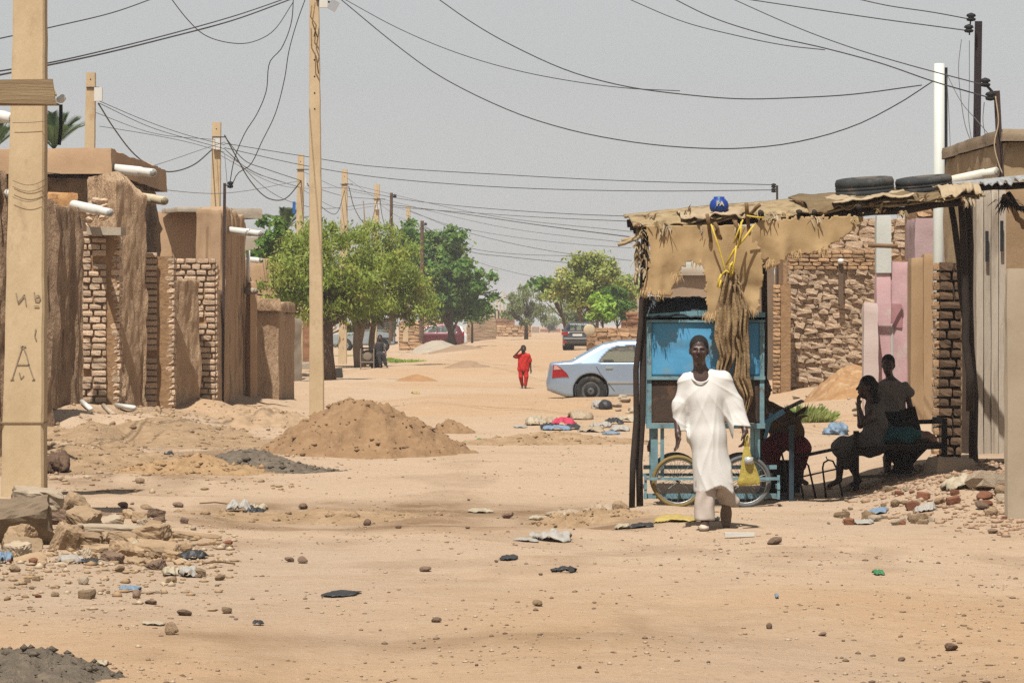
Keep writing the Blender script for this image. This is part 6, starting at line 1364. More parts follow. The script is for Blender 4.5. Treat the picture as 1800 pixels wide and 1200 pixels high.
def tree(label, base, blobs, n, size, leaf_m, seed, trunks, bark, ncl=None, droop=.4, cat='tree', name='tree', asp=.45):
    r = np.random.RandomState(seed); t = T(name, label, cat, base)
    V, F = leaf_cloud(r, blobs, n, size, ncl or max(30, n // 150), droop, asp); raw('crown', V, F, leaf_m, t)
    b = MB()
    for pts, r0 in trunks: b.tube([Vector(p) for p in pts], [r0 * (1 - .6 * i / (len(pts) - 1)) for i in range(len(pts))], 8)
    base_top = Vector(trunks[0][0][-1])
    for k in range(26):
        bl = blobs[r.randint(len(blobs))]; tt = trunks[r.randint(len(trunks))][0]; a = Vector(tt[-1]) if k % 3 else Vector(tt[-2])
        e = Vector(bl[0]) + Vector(tuple(r.normal(size=3))) * bl[1][0] * .45; m = a.lerp(e, .5) + Vector(tuple(r.normal(size=3))) * .12
        rr = trunks[0][1] * .34; b.tube([a, m, e], [rr, rr * .6, rr * .2], 5)
    b.build('trunk', bark, t, True); return t
def leafm(name, c, c2, c3): return mat(name, c, c2, 1.6, rough=.6, bump=0, c3=c3, s3=.9, t3=(.5, .66), trans=.45, spec=.3)
LM1 = leafm('leaf_olive', (.42, .51, .09), (.25, .35, .055), (.56, .57, .14)); LM2 = leafm('leaf_deep', (.21, .40, .07), (.09, .21, .035), (.36, .50, .11)); LM3 = leafm('leaf_dusty', (.36, .42, .17), (.25, .31, .12), (.43, .46, .21)); LM4 = leafm('leaf_fresh', (.46, .70, .09), (.28, .50, .06), (.60, .75, .13))
M_BARK = mat('bark_brown', (.20, .125, .08), (.12, .07, .045), 5, bump=.8, bscale=10, stretch=(1, 1, .3), bdist=.08); M_BARK2 = mat('bark_tan', (.33, .23, .14), (.22, .15, .09), 5, bump=.6, bscale=10, stretch=(1, 1, .3))
def B(px, row, d, rx, ry, rz): c = P(px, row, d); return (tuple(c), (rx * d / FPX, ry, rz * d / FPX))
b1 = G(577, 668); d = b1.y
tree('olive green tree with dark leaning trunk right of the second pole', b1, [B(520, 490, d, 70, 1.6, 75), B(575, 470, d + .5, 90, 1.9, 85), B(490, 520, d, 50, 1.2, 45), B(640, 500, d + 1, 70, 1.6, 70), B(545, 420, d + 1, 50, 1.2, 36), B(600, 532, d, 60, 1.4, 26), B(530, 540, d, 50, 1.3, 24)], 27000, .16, LM1, 1,
     [([tuple(b1 - Vector((0, 0, .1))), tuple(P(574, 620, d)), tuple(P(576, 575, d)), tuple(P(582, 535, d))], .27)], M_BARK, droop=.7, asp=.36)
b2 = G(634, 646); d2 = b2.y
tree('broad olive tree with pale forked trunk over the drum stand', b2, [B(650, 490, d2, 90, 2.2, 78), B(715, 510, d2 + 1, 55, 1.7, 60), B(610, 520, d2, 60, 1.7, 50), B(690, 450, d2, 60, 1.6, 48), B(740, 540, d2, 34, 1.2, 36), B(650, 532, d2, 90, 1.6, 24), B(640, 420, d2, 60, 1.4, 30)], 30000, .18, LM1, 2,
     [([tuple(b2 - Vector((0, 0, .1))), tuple(P(629, 610, d2)), tuple(P(628, 580, d2)), tuple(P(618, 545, d2))], .26), ([tuple(P(630, 600, d2)), tuple(P(637, 575, d2)), tuple(P(650, 545, d2))], .17), ([tuple(P(657, 645, d2 + 1)), tuple(P(653, 600, d2 + 1)), tuple(P(658, 550, d2 + 1))], .18)], M_BARK2, droop=.7, asp=.36)
d3 = 232
tree('dense dark green tree behind the olive trees', Vector((PX(790, d3), d3, H(PX(790, d3), d3))), [B(770, 470, d3, 66, 2.6, 68), B(815, 500, d3, 58, 2.4, 58), B(725, 455, d3, 40, 2, 52), B(850, 520, d3, 30, 1.6, 36), B(790, 540, d3 + 1, 70, 2.2, 26), B(715, 415, d3, 24, 1.2, 24), B(775, 415, d3, 26, 1.2, 18)], 24000, .31, LM2, 3, [([(PX(795, d3), d3, 0), tuple(P(793, 585, d3)), tuple(P(790, 545, d3))], .3)], M_BARK, droop=.35, asp=.6)
tree('dense green tree top poking out left of the second pole', Vector((PX(480, 128), 128, 0)), [B(490, 420, 128, 40, 1.6, 40), B(462, 500, 128, 24, 1.2, 60), B(470, 455, 128, 30, 1.2, 40)], 6000, .2, LM2, 4, [([(PX(480, 128), 128, 0), tuple(P(480, 560, 128)), tuple(P(482, 500, 128))], .2)], M_BARK, asp=.6)
d5 = 205
tree('yellow-green tree with pale branches above the grey saloon', Vector((PX(1040, d5), d5, H(PX(1040, d5), d5))), [B(1035, 495, d5, 55, 2.4, 46), B(1075, 500, d5, 45, 2.0, 42), B(1000, 505, d5, 42, 1.8, 34), B(1040, 462, d5, 40, 1.8, 22), B(1095, 520, d5, 26, 1.4, 34), B(1050, 525, d5, 60, 1.8, 26)], 20000, .24, leafm('leaf_yellowgreen', (.54, .60, .15), (.34, .44, .09), (.66, .64, .22)), 5,
     [([(PX(1040, d5), d5, .3), tuple(P(1038, 570, d5)), tuple(P(1034, 530, d5))], .16), ([(PX(1046, d5), d5, .3), tuple(P(1050, 565, d5)), tuple(P(1062, 520, d5))], .13), ([(PX(1036, d5), d5, .3), tuple(P(1022, 565, d5)), tuple(P(1010, 525, d5))], .12)], M_BARK2, asp=.5)
d6 = 320
tree('greyish feathery tree in the far middle of the street', Vector((PX(925, d6), d6, .4)), [B(922, 530, d6, 32, 2.2, 38), B(940, 545, d6, 24, 1.8, 26), B(905, 545, d6, 22, 1.8, 26)], 6500, .32, LM3, 6, [([(PX(925, d6), d6, .2), tuple(P(925, 570, d6)), tuple(P(924, 550, d6))], .2)], M_BARK, droop=.9, asp=.35)
tree('sparse round-leaved tree leaning over the far road', Vector((PX(965, 235), 235, .4)), [B(958, 496, 235, 20, 1.2, 14), B(972, 510, 235, 22, 1.4, 20), B(945, 506, 235, 20, 1, 12)], 700, .34, LM2, 7, [([(PX(1000, 236), 236, .3), tuple(P(990, 560, 236)), tuple(P(975, 520, 235))], .12)], M_BARK, ncl=40, asp=.8)
tree('bright green shrub growing over the garden wall', Vector((PX(1062, 190), 190, .4)), [B(1060, 545, 190, 26, 1.0, 26), B(1048, 530, 190, 14, .8, 18)], 1700, .30, LM4, 8, [([(PX(1060, 190), 190, .3), tuple(P(1060, 575, 190)), tuple(P(1060, 550, 190))], .06)], M_BARK, asp=.5, cat='shrub', name='shrub')
tree('dark green shrub behind the bright one over the garden wall', Vector((PX(1085, 194), 194, .4)), [B(1082, 530, 194, 24, 1.0, 34), B(1096, 545, 194, 16, .9, 20)], 2600, .26, LM2, 9, [([(PX(1085, 194), 194, .3), tuple(P(1085, 575, 194)), tuple(P(1084, 540, 194))], .06)], M_BARK, asp=.5, cat='shrub', name='shrub')
for k, (px, row, d, rx, rz, lab) in enumerate(((830, 548, 300, 38, 12, 'low green bush above the broad mud wall'), (1000, 552, 420, 26, 22, 'hazy bush right of the street end'), (965, 566, 600, 16, 12, 'small hazy bush at the far street end'), (1012, 556, 300, 22, 16, 'olive bush behind the grey saloon'))):
    tree(lab, Vector((PX(px, d), d, .3)), [B(px, row, d, rx, 2, rz)], 2200, .2 + d * .0005, LM2 if k == 0 else LM3, 20 + k, [([(PX(px, d), d, .2), tuple(P(px, row + rz * .7, d)), tuple(P(px, row, d))], .1)], M_BARK, cat='bush', name='bush')
def palm(label, base, top, n, L, m, seed):
    r = random.Random(seed); t = T('palm_tree', label, 'palm', base)
    MB().tube([base, top], [.2, .16], 8).build('trunk', M_BARK, t, True)
    for k in range(n):
        a = k * 2.4 + r.uniform(-.2, .2); el = r.uniform(.75, 1.45); b = MB(); pts = []
        dirv = Vector((math.cos(a) * math.cos(el), math.sin(a) * math.cos(el), math.sin(el)))
        for i in range(9):
            f = i / 8; pts.append(Vector(top) + dirv * L * f + Vector((0, 0, -.35 * L * f * f)))
        b.tube(pts, [.02 * (1 - .8 * i / 8) for i in range(9)], 4)
        for i in range(44):
            f = .15 + .85 * i / 44; p = pts[min(8, int(f * 8))].lerp(pts[min(8, int(f * 8) + 1)], f * 8 - int(f * 8)); sd_ = dirv.cross(Vector((0, 0, 1))).normalized() * (-1) ** i
            e = p + (sd_ * .8 + dirv * .8 + Vector((0, 0, -.15))).normalized() * .36 * L * (.35 + .65 * math.sin(math.pi * min(1, f * .9))) * .6; w = dirv * .022
            b.add([p - w, p + w, e], [(0, 1, 2)])
        b.build('frond', m, t)
PM = leafm('palm_leaf', (.14, .22, .09), (.09, .15, .06), (.2, .27, .11))
palm('palm tree showing its fronds above the tall mud house', Vector((PX(85, 100), 100, 0)), P(95, 262, 100), 22, 1.5, PM, 3)
palm('small palm crown beside the third concrete pole', Vector((PX(505, 140), 140, 0)), P(502, 405, 140), 20, 1.3, PM, 4)
palm('palm crown at the left picture edge', Vector((PX(-10, 100), 100, 0)), P(-8, 262, 100), 18, 1.3, PM, 5)
def plant(label, c, n, L, m, seed, spread=.5, w=.02, name='plant', cat='plant'):
    r = random.Random(seed); b = MB(); c = Vector(c); t = T(name, label, cat, c)
    for k in range(n):
        a = r.random() * 6.283; q = r.random() ** .6 * spread; p = c + Vector((math.cos(a) * q, math.sin(a) * q, 0)); d_ = Vector((math.cos(a) * r.uniform(.2, 1), math.sin(a) * r.uniform(.2, 1), r.uniform(.5, 1.3))).normalized(); l = L * r.uniform(.4, 1) * (1.15 - q / spread * .5); s_ = d_.cross(Vector((r.uniform(-1, 1), r.uniform(-1, 1), .2))).normalized() * w * r.uniform(.5, 1.3)
        m1 = p + d_ * l * .55; e = p + d_ * l + Vector((0, 0, -.12 * l)); b.add([p, m1 + s_, e, m1 - s_], [(0, 1, 2, 3)])
    b.build('foliage', m, t); return t
p = G(1412, 742); plant('low leafy green plant at the foot of the rough brick wall', p, 900, .45, leafm('leaf_weed', (.48, .58, .17), (.32, .44, .11), (.58, .62, .25)), 5, .52, .03)
for k, (px, row, sp, lab) in enumerate(((716, 637, .9, 'patch of short green grass near the seated person'), (680, 634, .6, 'thin strip of grass beside the drum stand'), (470, 738, .5, 'few green blades of grass by the low mud wall'), (610, 626, .9, 'thin grass under the three-wheeled taxi'))):
    p = G(px, row); plant(lab, p, 500, .24 if k < 2 else .12, LM4, 30 + k, sp, .02, 'grass_tuft', 'grass')
# ------------------------------------------------------------------ poles and cables
M_CPOLE = mat('cream_concrete', (.70, .54, .34), (.58, .43, .255), 2.5, c3=(.42, .295, .17), s3=3.5, t3=(.56, .74), rough=.85, bump=.3, bscale=16, stretch=(1, 1, .5))
def cpole(label, px0, rb, px1, rt, w0, w1, d, holes=(), m=None):
    a = P(px0, rb, d); b_ = P(px1, rt, d); t = T('utility_pole', label, 'pole', (a.x, d, a.z)); k = d / FPX
    V = []; n = 30
    for i in range(n + 1):
        f = i / n; c = a.lerp(b_, f); hw = (w0 + (w1 - w0) * f) * k / 2; hd = hw * .75; j = lambda s: .006 * float(vn(i * 1.7, s * 9, int(px0) % 50))
        ch = hw * .12
        for x, y in ((-hw, -hd + ch), (-hw + ch, -hd), (hw - ch, -hd), (hw, -hd + ch), (hw, hd), (-hw, hd)): V.append((c.x + x + j(x), c.y + y, c.z))
    F = [(i * 6 + q, i * 6 + (q + 1) % 6, (i + 1) * 6 + (q + 1) % 6, (i + 1) * 6 + q) for i in range(n) for q in range(6)] + [tuple(range(5, -1, -1)), tuple(n * 6 + q for q in range(6))]
    raw('shaft', V, F, m or M_CPOLE, t)
    for row in holes:
        f = (rb - row) / (rb - rt); c = a.lerp(b_, f); hw = (w0 + (w1 - w0) * f) * k / 2
        MB().lathe([(.001, -.004), (.016, -.004), (.016, .03)], (c.x, c.y - hw * .75 - .002, c.z), 8, 'Y').build('bolt_hole_shade', M_BLACK, t)  # black cap on the face stands for the hole's inner shade
    return t, a, b_
p1, a, b_ = cpole('thick cream concrete pole with black lettering at the left', 42, 905, 54, -60, 76, 54, 37.2)
def stroke(pts, w=.011, m=None):
    d = 37.2 - .155
    for i in range(len(pts) - 1): MB().bar(P(*pts[i], d), P(*pts[i + 1], d), w, .004, up=(0, 1, 0)).build('paint_stroke', m or mat('faded_paint', (.20, .165, .13), (.44, .34, .22), 40), p1)
for pts in ([(28, 515), (32, 532), (43, 518), (46, 536)], [(60, 513), (62, 528), (68, 529), (71, 524), (68, 519), (63, 521)], [(63, 578), (61, 590), (64, 598)], [(21, 668), (30, 638), (40, 608), (46, 622), (52, 645), (60, 668)], [(30, 641), (52, 641)], [(34, 655), (37, 666), (42, 660)], [(36, 609), (46, 609)], [(18, 668), (25, 667)], [(56, 668), (62, 667)], [(60, 538), (69, 538)]): stroke(pts)
for row in (216, 317, 328, 346): MB().tube([P(22 + 6 * q, row + (10 if row > 300 else 1) * math.sin(math.pi * q / 10) - .3 * q, 37.025) for q in range(11)], .0025, 5).build('binding_wire', M_STEEL, p1)
MB().box(P(42, 742, 37.2), (.434, .33, .012)).build('cast_joint', mat('joint_brown', (.36, .25, .14)), p1)
p2, a, b_ = cpole('slender cream concrete pole rising past the top of the picture', 557, 745, 552, -70, 26, 16, 72, (106, 135, 164, 192))
MB().box(P(569, 4, 71.8), (.16, .12, .22)).build('junction_box', M_PVC, p2); MB().box(P(586, 10, 71.8), (.17, .14, .20), Matrix.Rotation(.5, 3, 'Y')).build('lamp_head', M_CHR, p2); MB().bar(P(556, 0, 71.9), P(590, 6, 71.9), .04).build('bracket', M_STEEL, p2)
for k, pts in enumerate(([(548, 10), (546, 30), (556, 45), (552, 65)], [(554, 5), (549, 40), (558, 66)], [(547, 50), (548, 85), (556, 100), (560, 130)])): MB().tube([P(x, y, 71.7) for x, y in pts], .012, 5).build('wire_coil', M_WOOD, p2, True)
for k, (lab, px0, rb, px1, rt, w0, w1, d) in enumerate((('concrete pole standing behind the tall mud house', 154, 560, 160, 128, 22, 16, 90), ('concrete pole behind the tan house with white meter box', 376, 620, 381, 215, 20, 15, 105), ('concrete pole between the second pole and the palm crown', 524, 640, 529, 272, 17, 11, 125),
        ('concrete pole right of the slender tall pole', 602, 640, 606, 298, 15, 10, 146), ('concrete pole with white box above the olive tree', 655, 640, 663, 324, 13, 9, 168), ('short far concrete pole above the dark green tree', 713, 600, 718, 362, 10, 7, 250))):
    t, a, b_ = cpole(lab, px0, rb, px1, rt, w0, w1, d, (rt + 12, rt + 26) if k < 4 else ())
    if k in (0, 1, 4): MB().box(P(px1 + (13 if k == 0 else 0), rt + 38, d - .15), (.19, .14, .33)).build('meter_box', M_PVC, t)
    if k == 2: MB().box(P(517, 365, d - .1), (.10, .1, .40)).build('blue_plate', mat('blue_plate', (.03, .15, .45), (.02, .12, .38), 4), t); MB().box(P(537, 320, d), (.06, .06, .28)).build('lamp_tube', M_PVC, t)
    MB().bar(P(px1 - 8, rt + 26, d - .1), P(px1 + 14, rt + 26, d - .1), .03).build('bracket', M_STEEL, t)
for lab, px, rt, d, w in (('thin wooden pole right of the boxed concrete pole', 688, 339, 172, .14), ('thin brown pole stub above the dark green tree', 742, 388, 215, .2)):
    t = T('wooden_pole', lab, 'pole', (PX(px, d), d, 0)); MB().tube([P(px - 1, 600, d), P(px, rt, d)], [w * .7, w * .5], 8).build('shaft', M_BARK, t); insul(px + 6, rt + 8, d, t, 1.3)
M_CAB = mat('black_cable', (.055, .055, .06), (.04, .04, .045), 3, rough=.6, bump=0); M_CABG = mat('grey_cable', (.12, .12, .125), (.10, .10, .105), 3, rough=.6, bump=0)
def cable(label, pts, d0, d1, r=.013, m=None, n=40):
    pp = np.array(pts, float); s = np.concatenate([[0], np.cumsum(np.hypot(*np.diff(pp, axis=0).T))]); s /= s[-1]; k = len(pp)
    T_ = np.zeros_like(pp)                                        # smooth curve through the points
    for i in range(k):
        a_, b_ = max(i - 1, 0), min(i + 1, k - 1); T_[i] = (pp[b_] - pp[a_]) / (s[b_] - s[a_])
    out = []
    for f in np.linspace(0, 1, n):
        i = min(np.searchsorted(s, f, side='right') - 1, k - 2); h_ = s[i + 1] - s[i]; u = (f - s[i]) / h_
        q = (2 * u ** 3 - 3 * u ** 2 + 1) * pp[i] + (u ** 3 - 2 * u ** 2 + u) * h_ * T_[i] + (3 * u ** 2 - 2 * u ** 3) * pp[i + 1] + (u ** 3 - u ** 2) * h_ * T_[i + 1]; out.append(P(q[0], q[1], d0 + (d1 - d0) * f))
    o = MB().tube(out, r * .72, 5).build('cable', m or M_CAB, None, True); return tag(o, label, 'cable', 'overhead cables')
CB = [('long low-slung cable from the slender pole down to the white pole', [(600, 0), (700, 82), (780, 138), (900, 196), (1000, 228), (1100, 248), (1200, 259), (1300, 261), (1400, 250), (1500, 222), (1580, 182), (1640, 143)], 72, 62, .015),
 ('cable from the top edge to the white pole, upper of the long ones', [(745, -20), (830, 40), (900, 80), (1000, 125), (1100, 152), (1200, 166), (1300, 174), (1400, 172), (1500, 166), (1620, 150)], 70, 62, .015),
 ('faint cable from the slender pole joining the upper long cable', [(600, -4), (700, 50), (800, 92), (900, 122), (1000, 142), (1100, 155), (1195, 160)], 72, 66, .011),
 ('cable curving from the top edge above the shelter towards the brown pole', [(1090, -8), (1200, 38), (1300, 64), (1380, 80), (1450, 88)], 64, 58, .011), ('cable from the top edge sweeping to the spool insulators', [(1150, -20), (1250, 30), (1350, 62), (1450, 85), (1550, 112), (1640, 143), (1740, 172)], 64, 46, .013),
 ('second cable from the top edge down to the spool insulators', [(1260, -14), (1400, 48), (1500, 85), (1600, 115), (1732, 150)], 62, 46, .011), ('cable from the top edge to the lower brown pole insulator', [(1240, -12), (1400, 12), (1550, 34), (1640, 46), (1700, 54)], 62, 55, .012), ('cable from the top edge to the upper brown pole insulator', [(1480, -8), (1560, 10), (1640, 22), (1705, 34)], 60, 55, .012),
 ('single cable crossing the top left corner', [(290, -10), (200, 22), (100, 46), (0, 68), (-40, 76)], 55, 45, .012), ('upper of the paired cables running to the top left edge', [(530, -12), (420, 26), (300, 60), (180, 90), (80, 112), (-30, 130)], 70, 45, .015), ('lower of the paired cables running to the top left edge', [(520, -4), (410, 36), (290, 68), (180, 95), (80, 116), (-30, 138)], 70, 44, .018),
 ('loose cable dipping between the two left poles at the top', [(295, -10), (330, 35), (360, 62), (400, 75), (440, 75), (480, 55), (515, 5)], 60, 71, .012),
 ('wavy drop cable hanging from the slender pole, left one', [(516, -10), (512, 40), (495, 85), (474, 110), (468, 160), (452, 200), (430, 235), (412, 280), (404, 322)], 72, 74, .013), ('wavy drop cable hanging from the slender pole, right one', [(540, -10), (522, 40), (508, 90), (500, 140), (484, 200), (460, 250), (440, 290), (418, 305), (407, 328)], 72, 74, .013),
 ('thick black cable sagging between the first two distant poles', [(173, 182), (200, 225), (235, 270), (270, 295), (300, 302), (340, 290), (374, 262)], 90, 105, .026), ('thick black cable sagging from the boxed pole to the next pole', [(395, 238), (415, 275), (440, 318), (470, 348), (500, 350), (530, 318)], 105, 125, .026),
 ('thin cable from the first distant pole to the second, top', [(175, 178), (250, 210), (320, 235), (395, 255)], 90, 105, .012), ('thin cable from the first distant pole to the second, middle', [(175, 182), (260, 222), (330, 244), (395, 262)], 90, 105, .012), ('thin cable from the first distant pole to the second, bottom', [(175, 222), (260, 236), (330, 250), (395, 268)], 90, 105, .010),
 ('cable from the boxed pole running across to the small roof bracket, top', [(395, 252), (530, 274), (650, 292), (900, 308), (1100, 318), (1360, 325)], 105, 92, .014), ('cable from the boxed pole running across to the small roof bracket, bottom', [(395, 260), (530, 290), (650, 310), (800, 324), (950, 332), (1150, 336), (1360, 334)], 105, 92, .014),
 ('cable between the boxed pole and the pole behind the slender one', [(395, 240), (430, 282), (470, 298), (530, 318)], 105, 125, .018), ('thin cable dropping from the boxed pole to the third pole', [(395, 262), (440, 300), (490, 318), (528, 330)], 105, 125, .012), ('short sagging cable right of the slender pole', [(540, 322), (562, 360), (590, 376), (606, 335)], 125, 146, .018), ('sagging cable between the two middle distant poles', [(613, 328), (625, 370), (648, 398), (663, 352)], 146, 168, .022), ('small cable loop beside the thin wooden pole', [(668, 350), (672, 380), (680, 402), (688, 372)], 168, 172, .02),
 ('cable from the fourth pole to the boxed far pole', [(540, 326), (606, 345), (663, 350)], 125, 168, .014), ('thin cable rising from the second pole past the slender pole', [(395, 262), (480, 340), (560, 366), (660, 358), (690, 362)], 105, 172, .014),
 ('long black far cable slanting down to the shelter, upper', [(690, 360), (800, 374), (950, 396), (1120, 418)], 172, 95, .02), ('long black far cable slanting down to the shelter, middle', [(606, 330), (720, 352), (850, 366), (1000, 376), (1130, 381)], 146, 95, .014), ('long black far cable slanting down to the shelter, lower', [(690, 364), (800, 372), (950, 382), (1130, 390)], 172, 95, .014),
 ('faint far cable above the street, highest', [(720, 370), (800, 402), (900, 428), (1000, 446), (1110, 458)], 205, 180, .018), ('faint far cable above the street, second', [(720, 372), (800, 398), (900, 416), (1000, 428), (1110, 436)], 205, 170, .014), ('faint far cable above the street, third', [(742, 395), (820, 440), (900, 452), (1000, 462)], 215, 200, .022), ('faint far cable above the street, fourth', [(742, 398), (820, 434), (900, 446), (1010, 450)], 215, 200, .018), ('faint far cable above the street, lowest', [(742, 400), (830, 456), (900, 478), (960, 490)], 215, 240, .016),
 ('drop wire hanging from the brown pole insulators, left', [(1690, 70), (1685, 120), (1690, 180), (1698, 225), (1714, 265)], 54.8, 50, .008, M_CABG), ('drop wire hanging from the brown pole insulators, right', [(1704, 72), (1704, 150), (1703, 210), (1712, 270)], 54.8, 50, .008, M_CABG), ('thin wire falling from the white pole top', [(1664, 130), (1668, 200), (1672, 290), (1674, 312)], 62, 60, .008, M_CABG), ('slanting wire between white pole and right roof', [(1664, 130), (1690, 180), (1720, 215), (1745, 245)], 62, 48, .008, M_CABG), ('pale service wire wound down the spool bracket post', [(1750, 170), (1755, 215), (1748, 255), (1756, 290), (1762, 305)], 45.8, 45.6, .012, M_CARD), ('thin wire hanging between the spool insulators and the roof', [(1730, 180), (1728, 215), (1736, 255)], 46, 45.8, .007, M_CABG)]
for k_, (a_, b__, sg_, d0_, d1_) in enumerate((((160, 195), (381, 246), 14, 90, 105), ((381, 262), (529, 330), 10, 105, 125), ((381, 270), (606, 330), 26, 105, 146), ((529, 300), (663, 345), 8, 125, 168), ((529, 332), (663, 362), 20, 125, 168), ((606, 322), (1118, 408), 14, 146, 95), ((663, 348), (1112, 428), 12, 168, 110), ((395, 272), (400, 330), 0, 104, 76), ((606, 310), (718, 372), 8, 146, 250), ((663, 356), (742, 396), 6, 168, 215), ((395, 250), (20, 300), 30, 105, 60), ((529, 318), (250, 330), 16, 125, 80))):
    cable('fine wire strand near the distant poles, ' + nth(k_ + 1) + ' of twelve by its left end', [a_, ((a_[0] + b__[0]) / 2, (a_[1] + b__[1]) / 2 + sg_), b__], d0_, d1_, .011, M_CABG)
for c_ in CB: cable(*c_)
# awning board jutting in from the left and its lamp
aw2 = T('board_awning', 'weathered brown board awning jutting in at the upper left', 'awning', P(20, 170, 33))
MB().bar(P(-160, 160, 33.2), P(97, 161, 33.4), .9, .02, up=(0, -.14, 1)).build('board', mat('awning_board', (.36, .26, .15), (.25, .175, .10), 3, stretch=(1, 1, 6), bump=.4, bscale=14), aw2)
MB().prism([(PX(-160, 32.8), PZ(144, 32.8)), (PX(94, 32.8), PZ(140, 32.8)), (PX(99, 32.8), PZ(177, 32.8)), (PX(102, 32.8), PZ(185, 32.8)), (PX(-160, 32.8), PZ(178, 32.8))], 32.72, 32.75).build('fascia', mat('awning_fascia', (.38, .275, .16), (.27, .19, .105), 2.5, stretch=(.3, 1, 5), bump=.5, bscale=16), aw2)
MB().box(P(40, 183, 32.9), (.62, .3, .014)).build('soffit', M_WOOD, aw2)
t = T('wall_lamp', 'small white bulb lamp on a black stem at the awning end', 'lamp', P(106, 184, 37.6)); V, F = rock_mesh(9, 2, 0)
raw('bulb', np.array(V) * .11 + np.array(P(107, 174, 37.6)), F, M_PVC, t, True); MB().tube([P(107, 184, 37.6), P(107, 225, 37.6), P(104, 255, 37.6)], .02, 6).build('stem', M_BLACK, t)

# ------------------------------------------------------------------ rubble, stones and litter
M_RUB = mat('clay_rubble', (.46, .325, .20), (.34, .23, .135), 4, c3=(.26, .16, .085), s3=5, t3=(.56, .7), rand=.16, bump=.8, bscale=14, bdist=.03); M_RUBR = mat('red_rubble', (.30, .13, .07), (.22, .09, .05), 5, rand=.2, bump=.6, bscale=18); M_RUBP = mat('pale_rubble', (.52, .42, .31), (.42, .33, .23), 4, rand=.12, bump=.6, bscale=16); M_STN = mat('brown_stone', (.27, .18, .125), (.19, .125, .085), 6, rand=.25, bump=.5, bscale=24)
def stone(name, label, px, row, w, h, m, seed, kind='rock', group=None, up=0, cat='stone', rot=None, dep=1.0):
    g = G(px, row); k = g.y / FPX; r = random.Random(seed); W_, H_ = w * k, h * k; D_ = W_ * r.uniform(.7, 1.0) * dep
    g.y += D_ * .35
    g.z = H(g.x, g.y)
    if kind == 'brick': geo = lambda: brick_geo(seed % 7 + 80, rough=.07); key = ('rb', seed % 7)
    else: geo = lambda: rock_mesh(seed % 9 + 30, 2, .6); key = ('rk', seed % 9)
    sc = 1.0 if kind == 'brick' else 1.12
    o = shared(name, key, geo, m, None, g + Vector((0, 0, H_ * .40 + up * k)), rot or (r.uniform(-.25, .25), r.uniform(-.25, .25), r.uniform(-.8, .8)), (W_ * sc, D_ * sc, H_ * sc), smooth=False)
    return tag(o, label, cat, group)
# named big pieces of the left rubble pile
def chunk(label, cx, cy, w, h, dep, d, rot, m, seed, jit=.04):
    """a broken slab, rough on every face"""
    n = 9; r = np.random.RandomState(seed); V = []; F = []; u = np.linspace(-.5, .5, n); idx = {}
    def vid(i, j, k):
        if (i, j, k) not in idx:
            p = v3(u[i], u[j], u[k]); e = fbm(p[0] * 4 + seed, p[1] * 4 + p[2] * 3, seed) * .9 + .3 * vn(p[0] * 13 + p[2] * 9, p[1] * 13 - p[2] * 7, seed); cr = np.sum(np.abs(p) > .49)
            p = p * (1 - (.05 if cr == 2 else .13 if cr == 3 else 0)) + p * e * jit * 4
            idx[i, j, k] = len(V); V.append(p * v3(w, dep, h))
        return idx[i, j, k]
    for ax in range(3):
        for e in (0, n - 1):
            for a_ in range(n - 1):
                for b__ in range(n - 1):
                    def q(x, y):
                        c = [0, 0, 0]; c[ax] = e; c[(ax + 1) % 3] = x; c[(ax + 2) % 3] = y; return vid(*c)
                    f = [q(a_, b__), q(a_ + 1, b__), q(a_ + 1, b__ + 1), q(a_, b__ + 1)]; F.append(tuple(f if e else f[::-1]))
    M = Matrix.Rotation(rot[2], 3, 'Z') @ Matrix.Rotation(rot[1], 3, 'Y') @ Matrix.Rotation(rot[0], 3, 'X'); V = np.array(V) @ np.array(M).T + np.array(P(cx, cy, d))
    return tag(raw('rubble_chunk', V, F, m, None, False), label, 'rubble', 'left rubble pile')
s_ = lambda px, d: px * d / FPX
d = 29.6
chunk('biggest broken wall slab with shaded overhanging face in the left rubble', 36, 925, s_(108, d), s_(92, d), .26, d, (.62, -.12, .12), mat('shaded_slab', (.27, .20, .135), (.19, .14, .09), 4, bump=.8, bscale=12), 3, .05)  # slab colour lowered to deepen the shade on its overhanging face
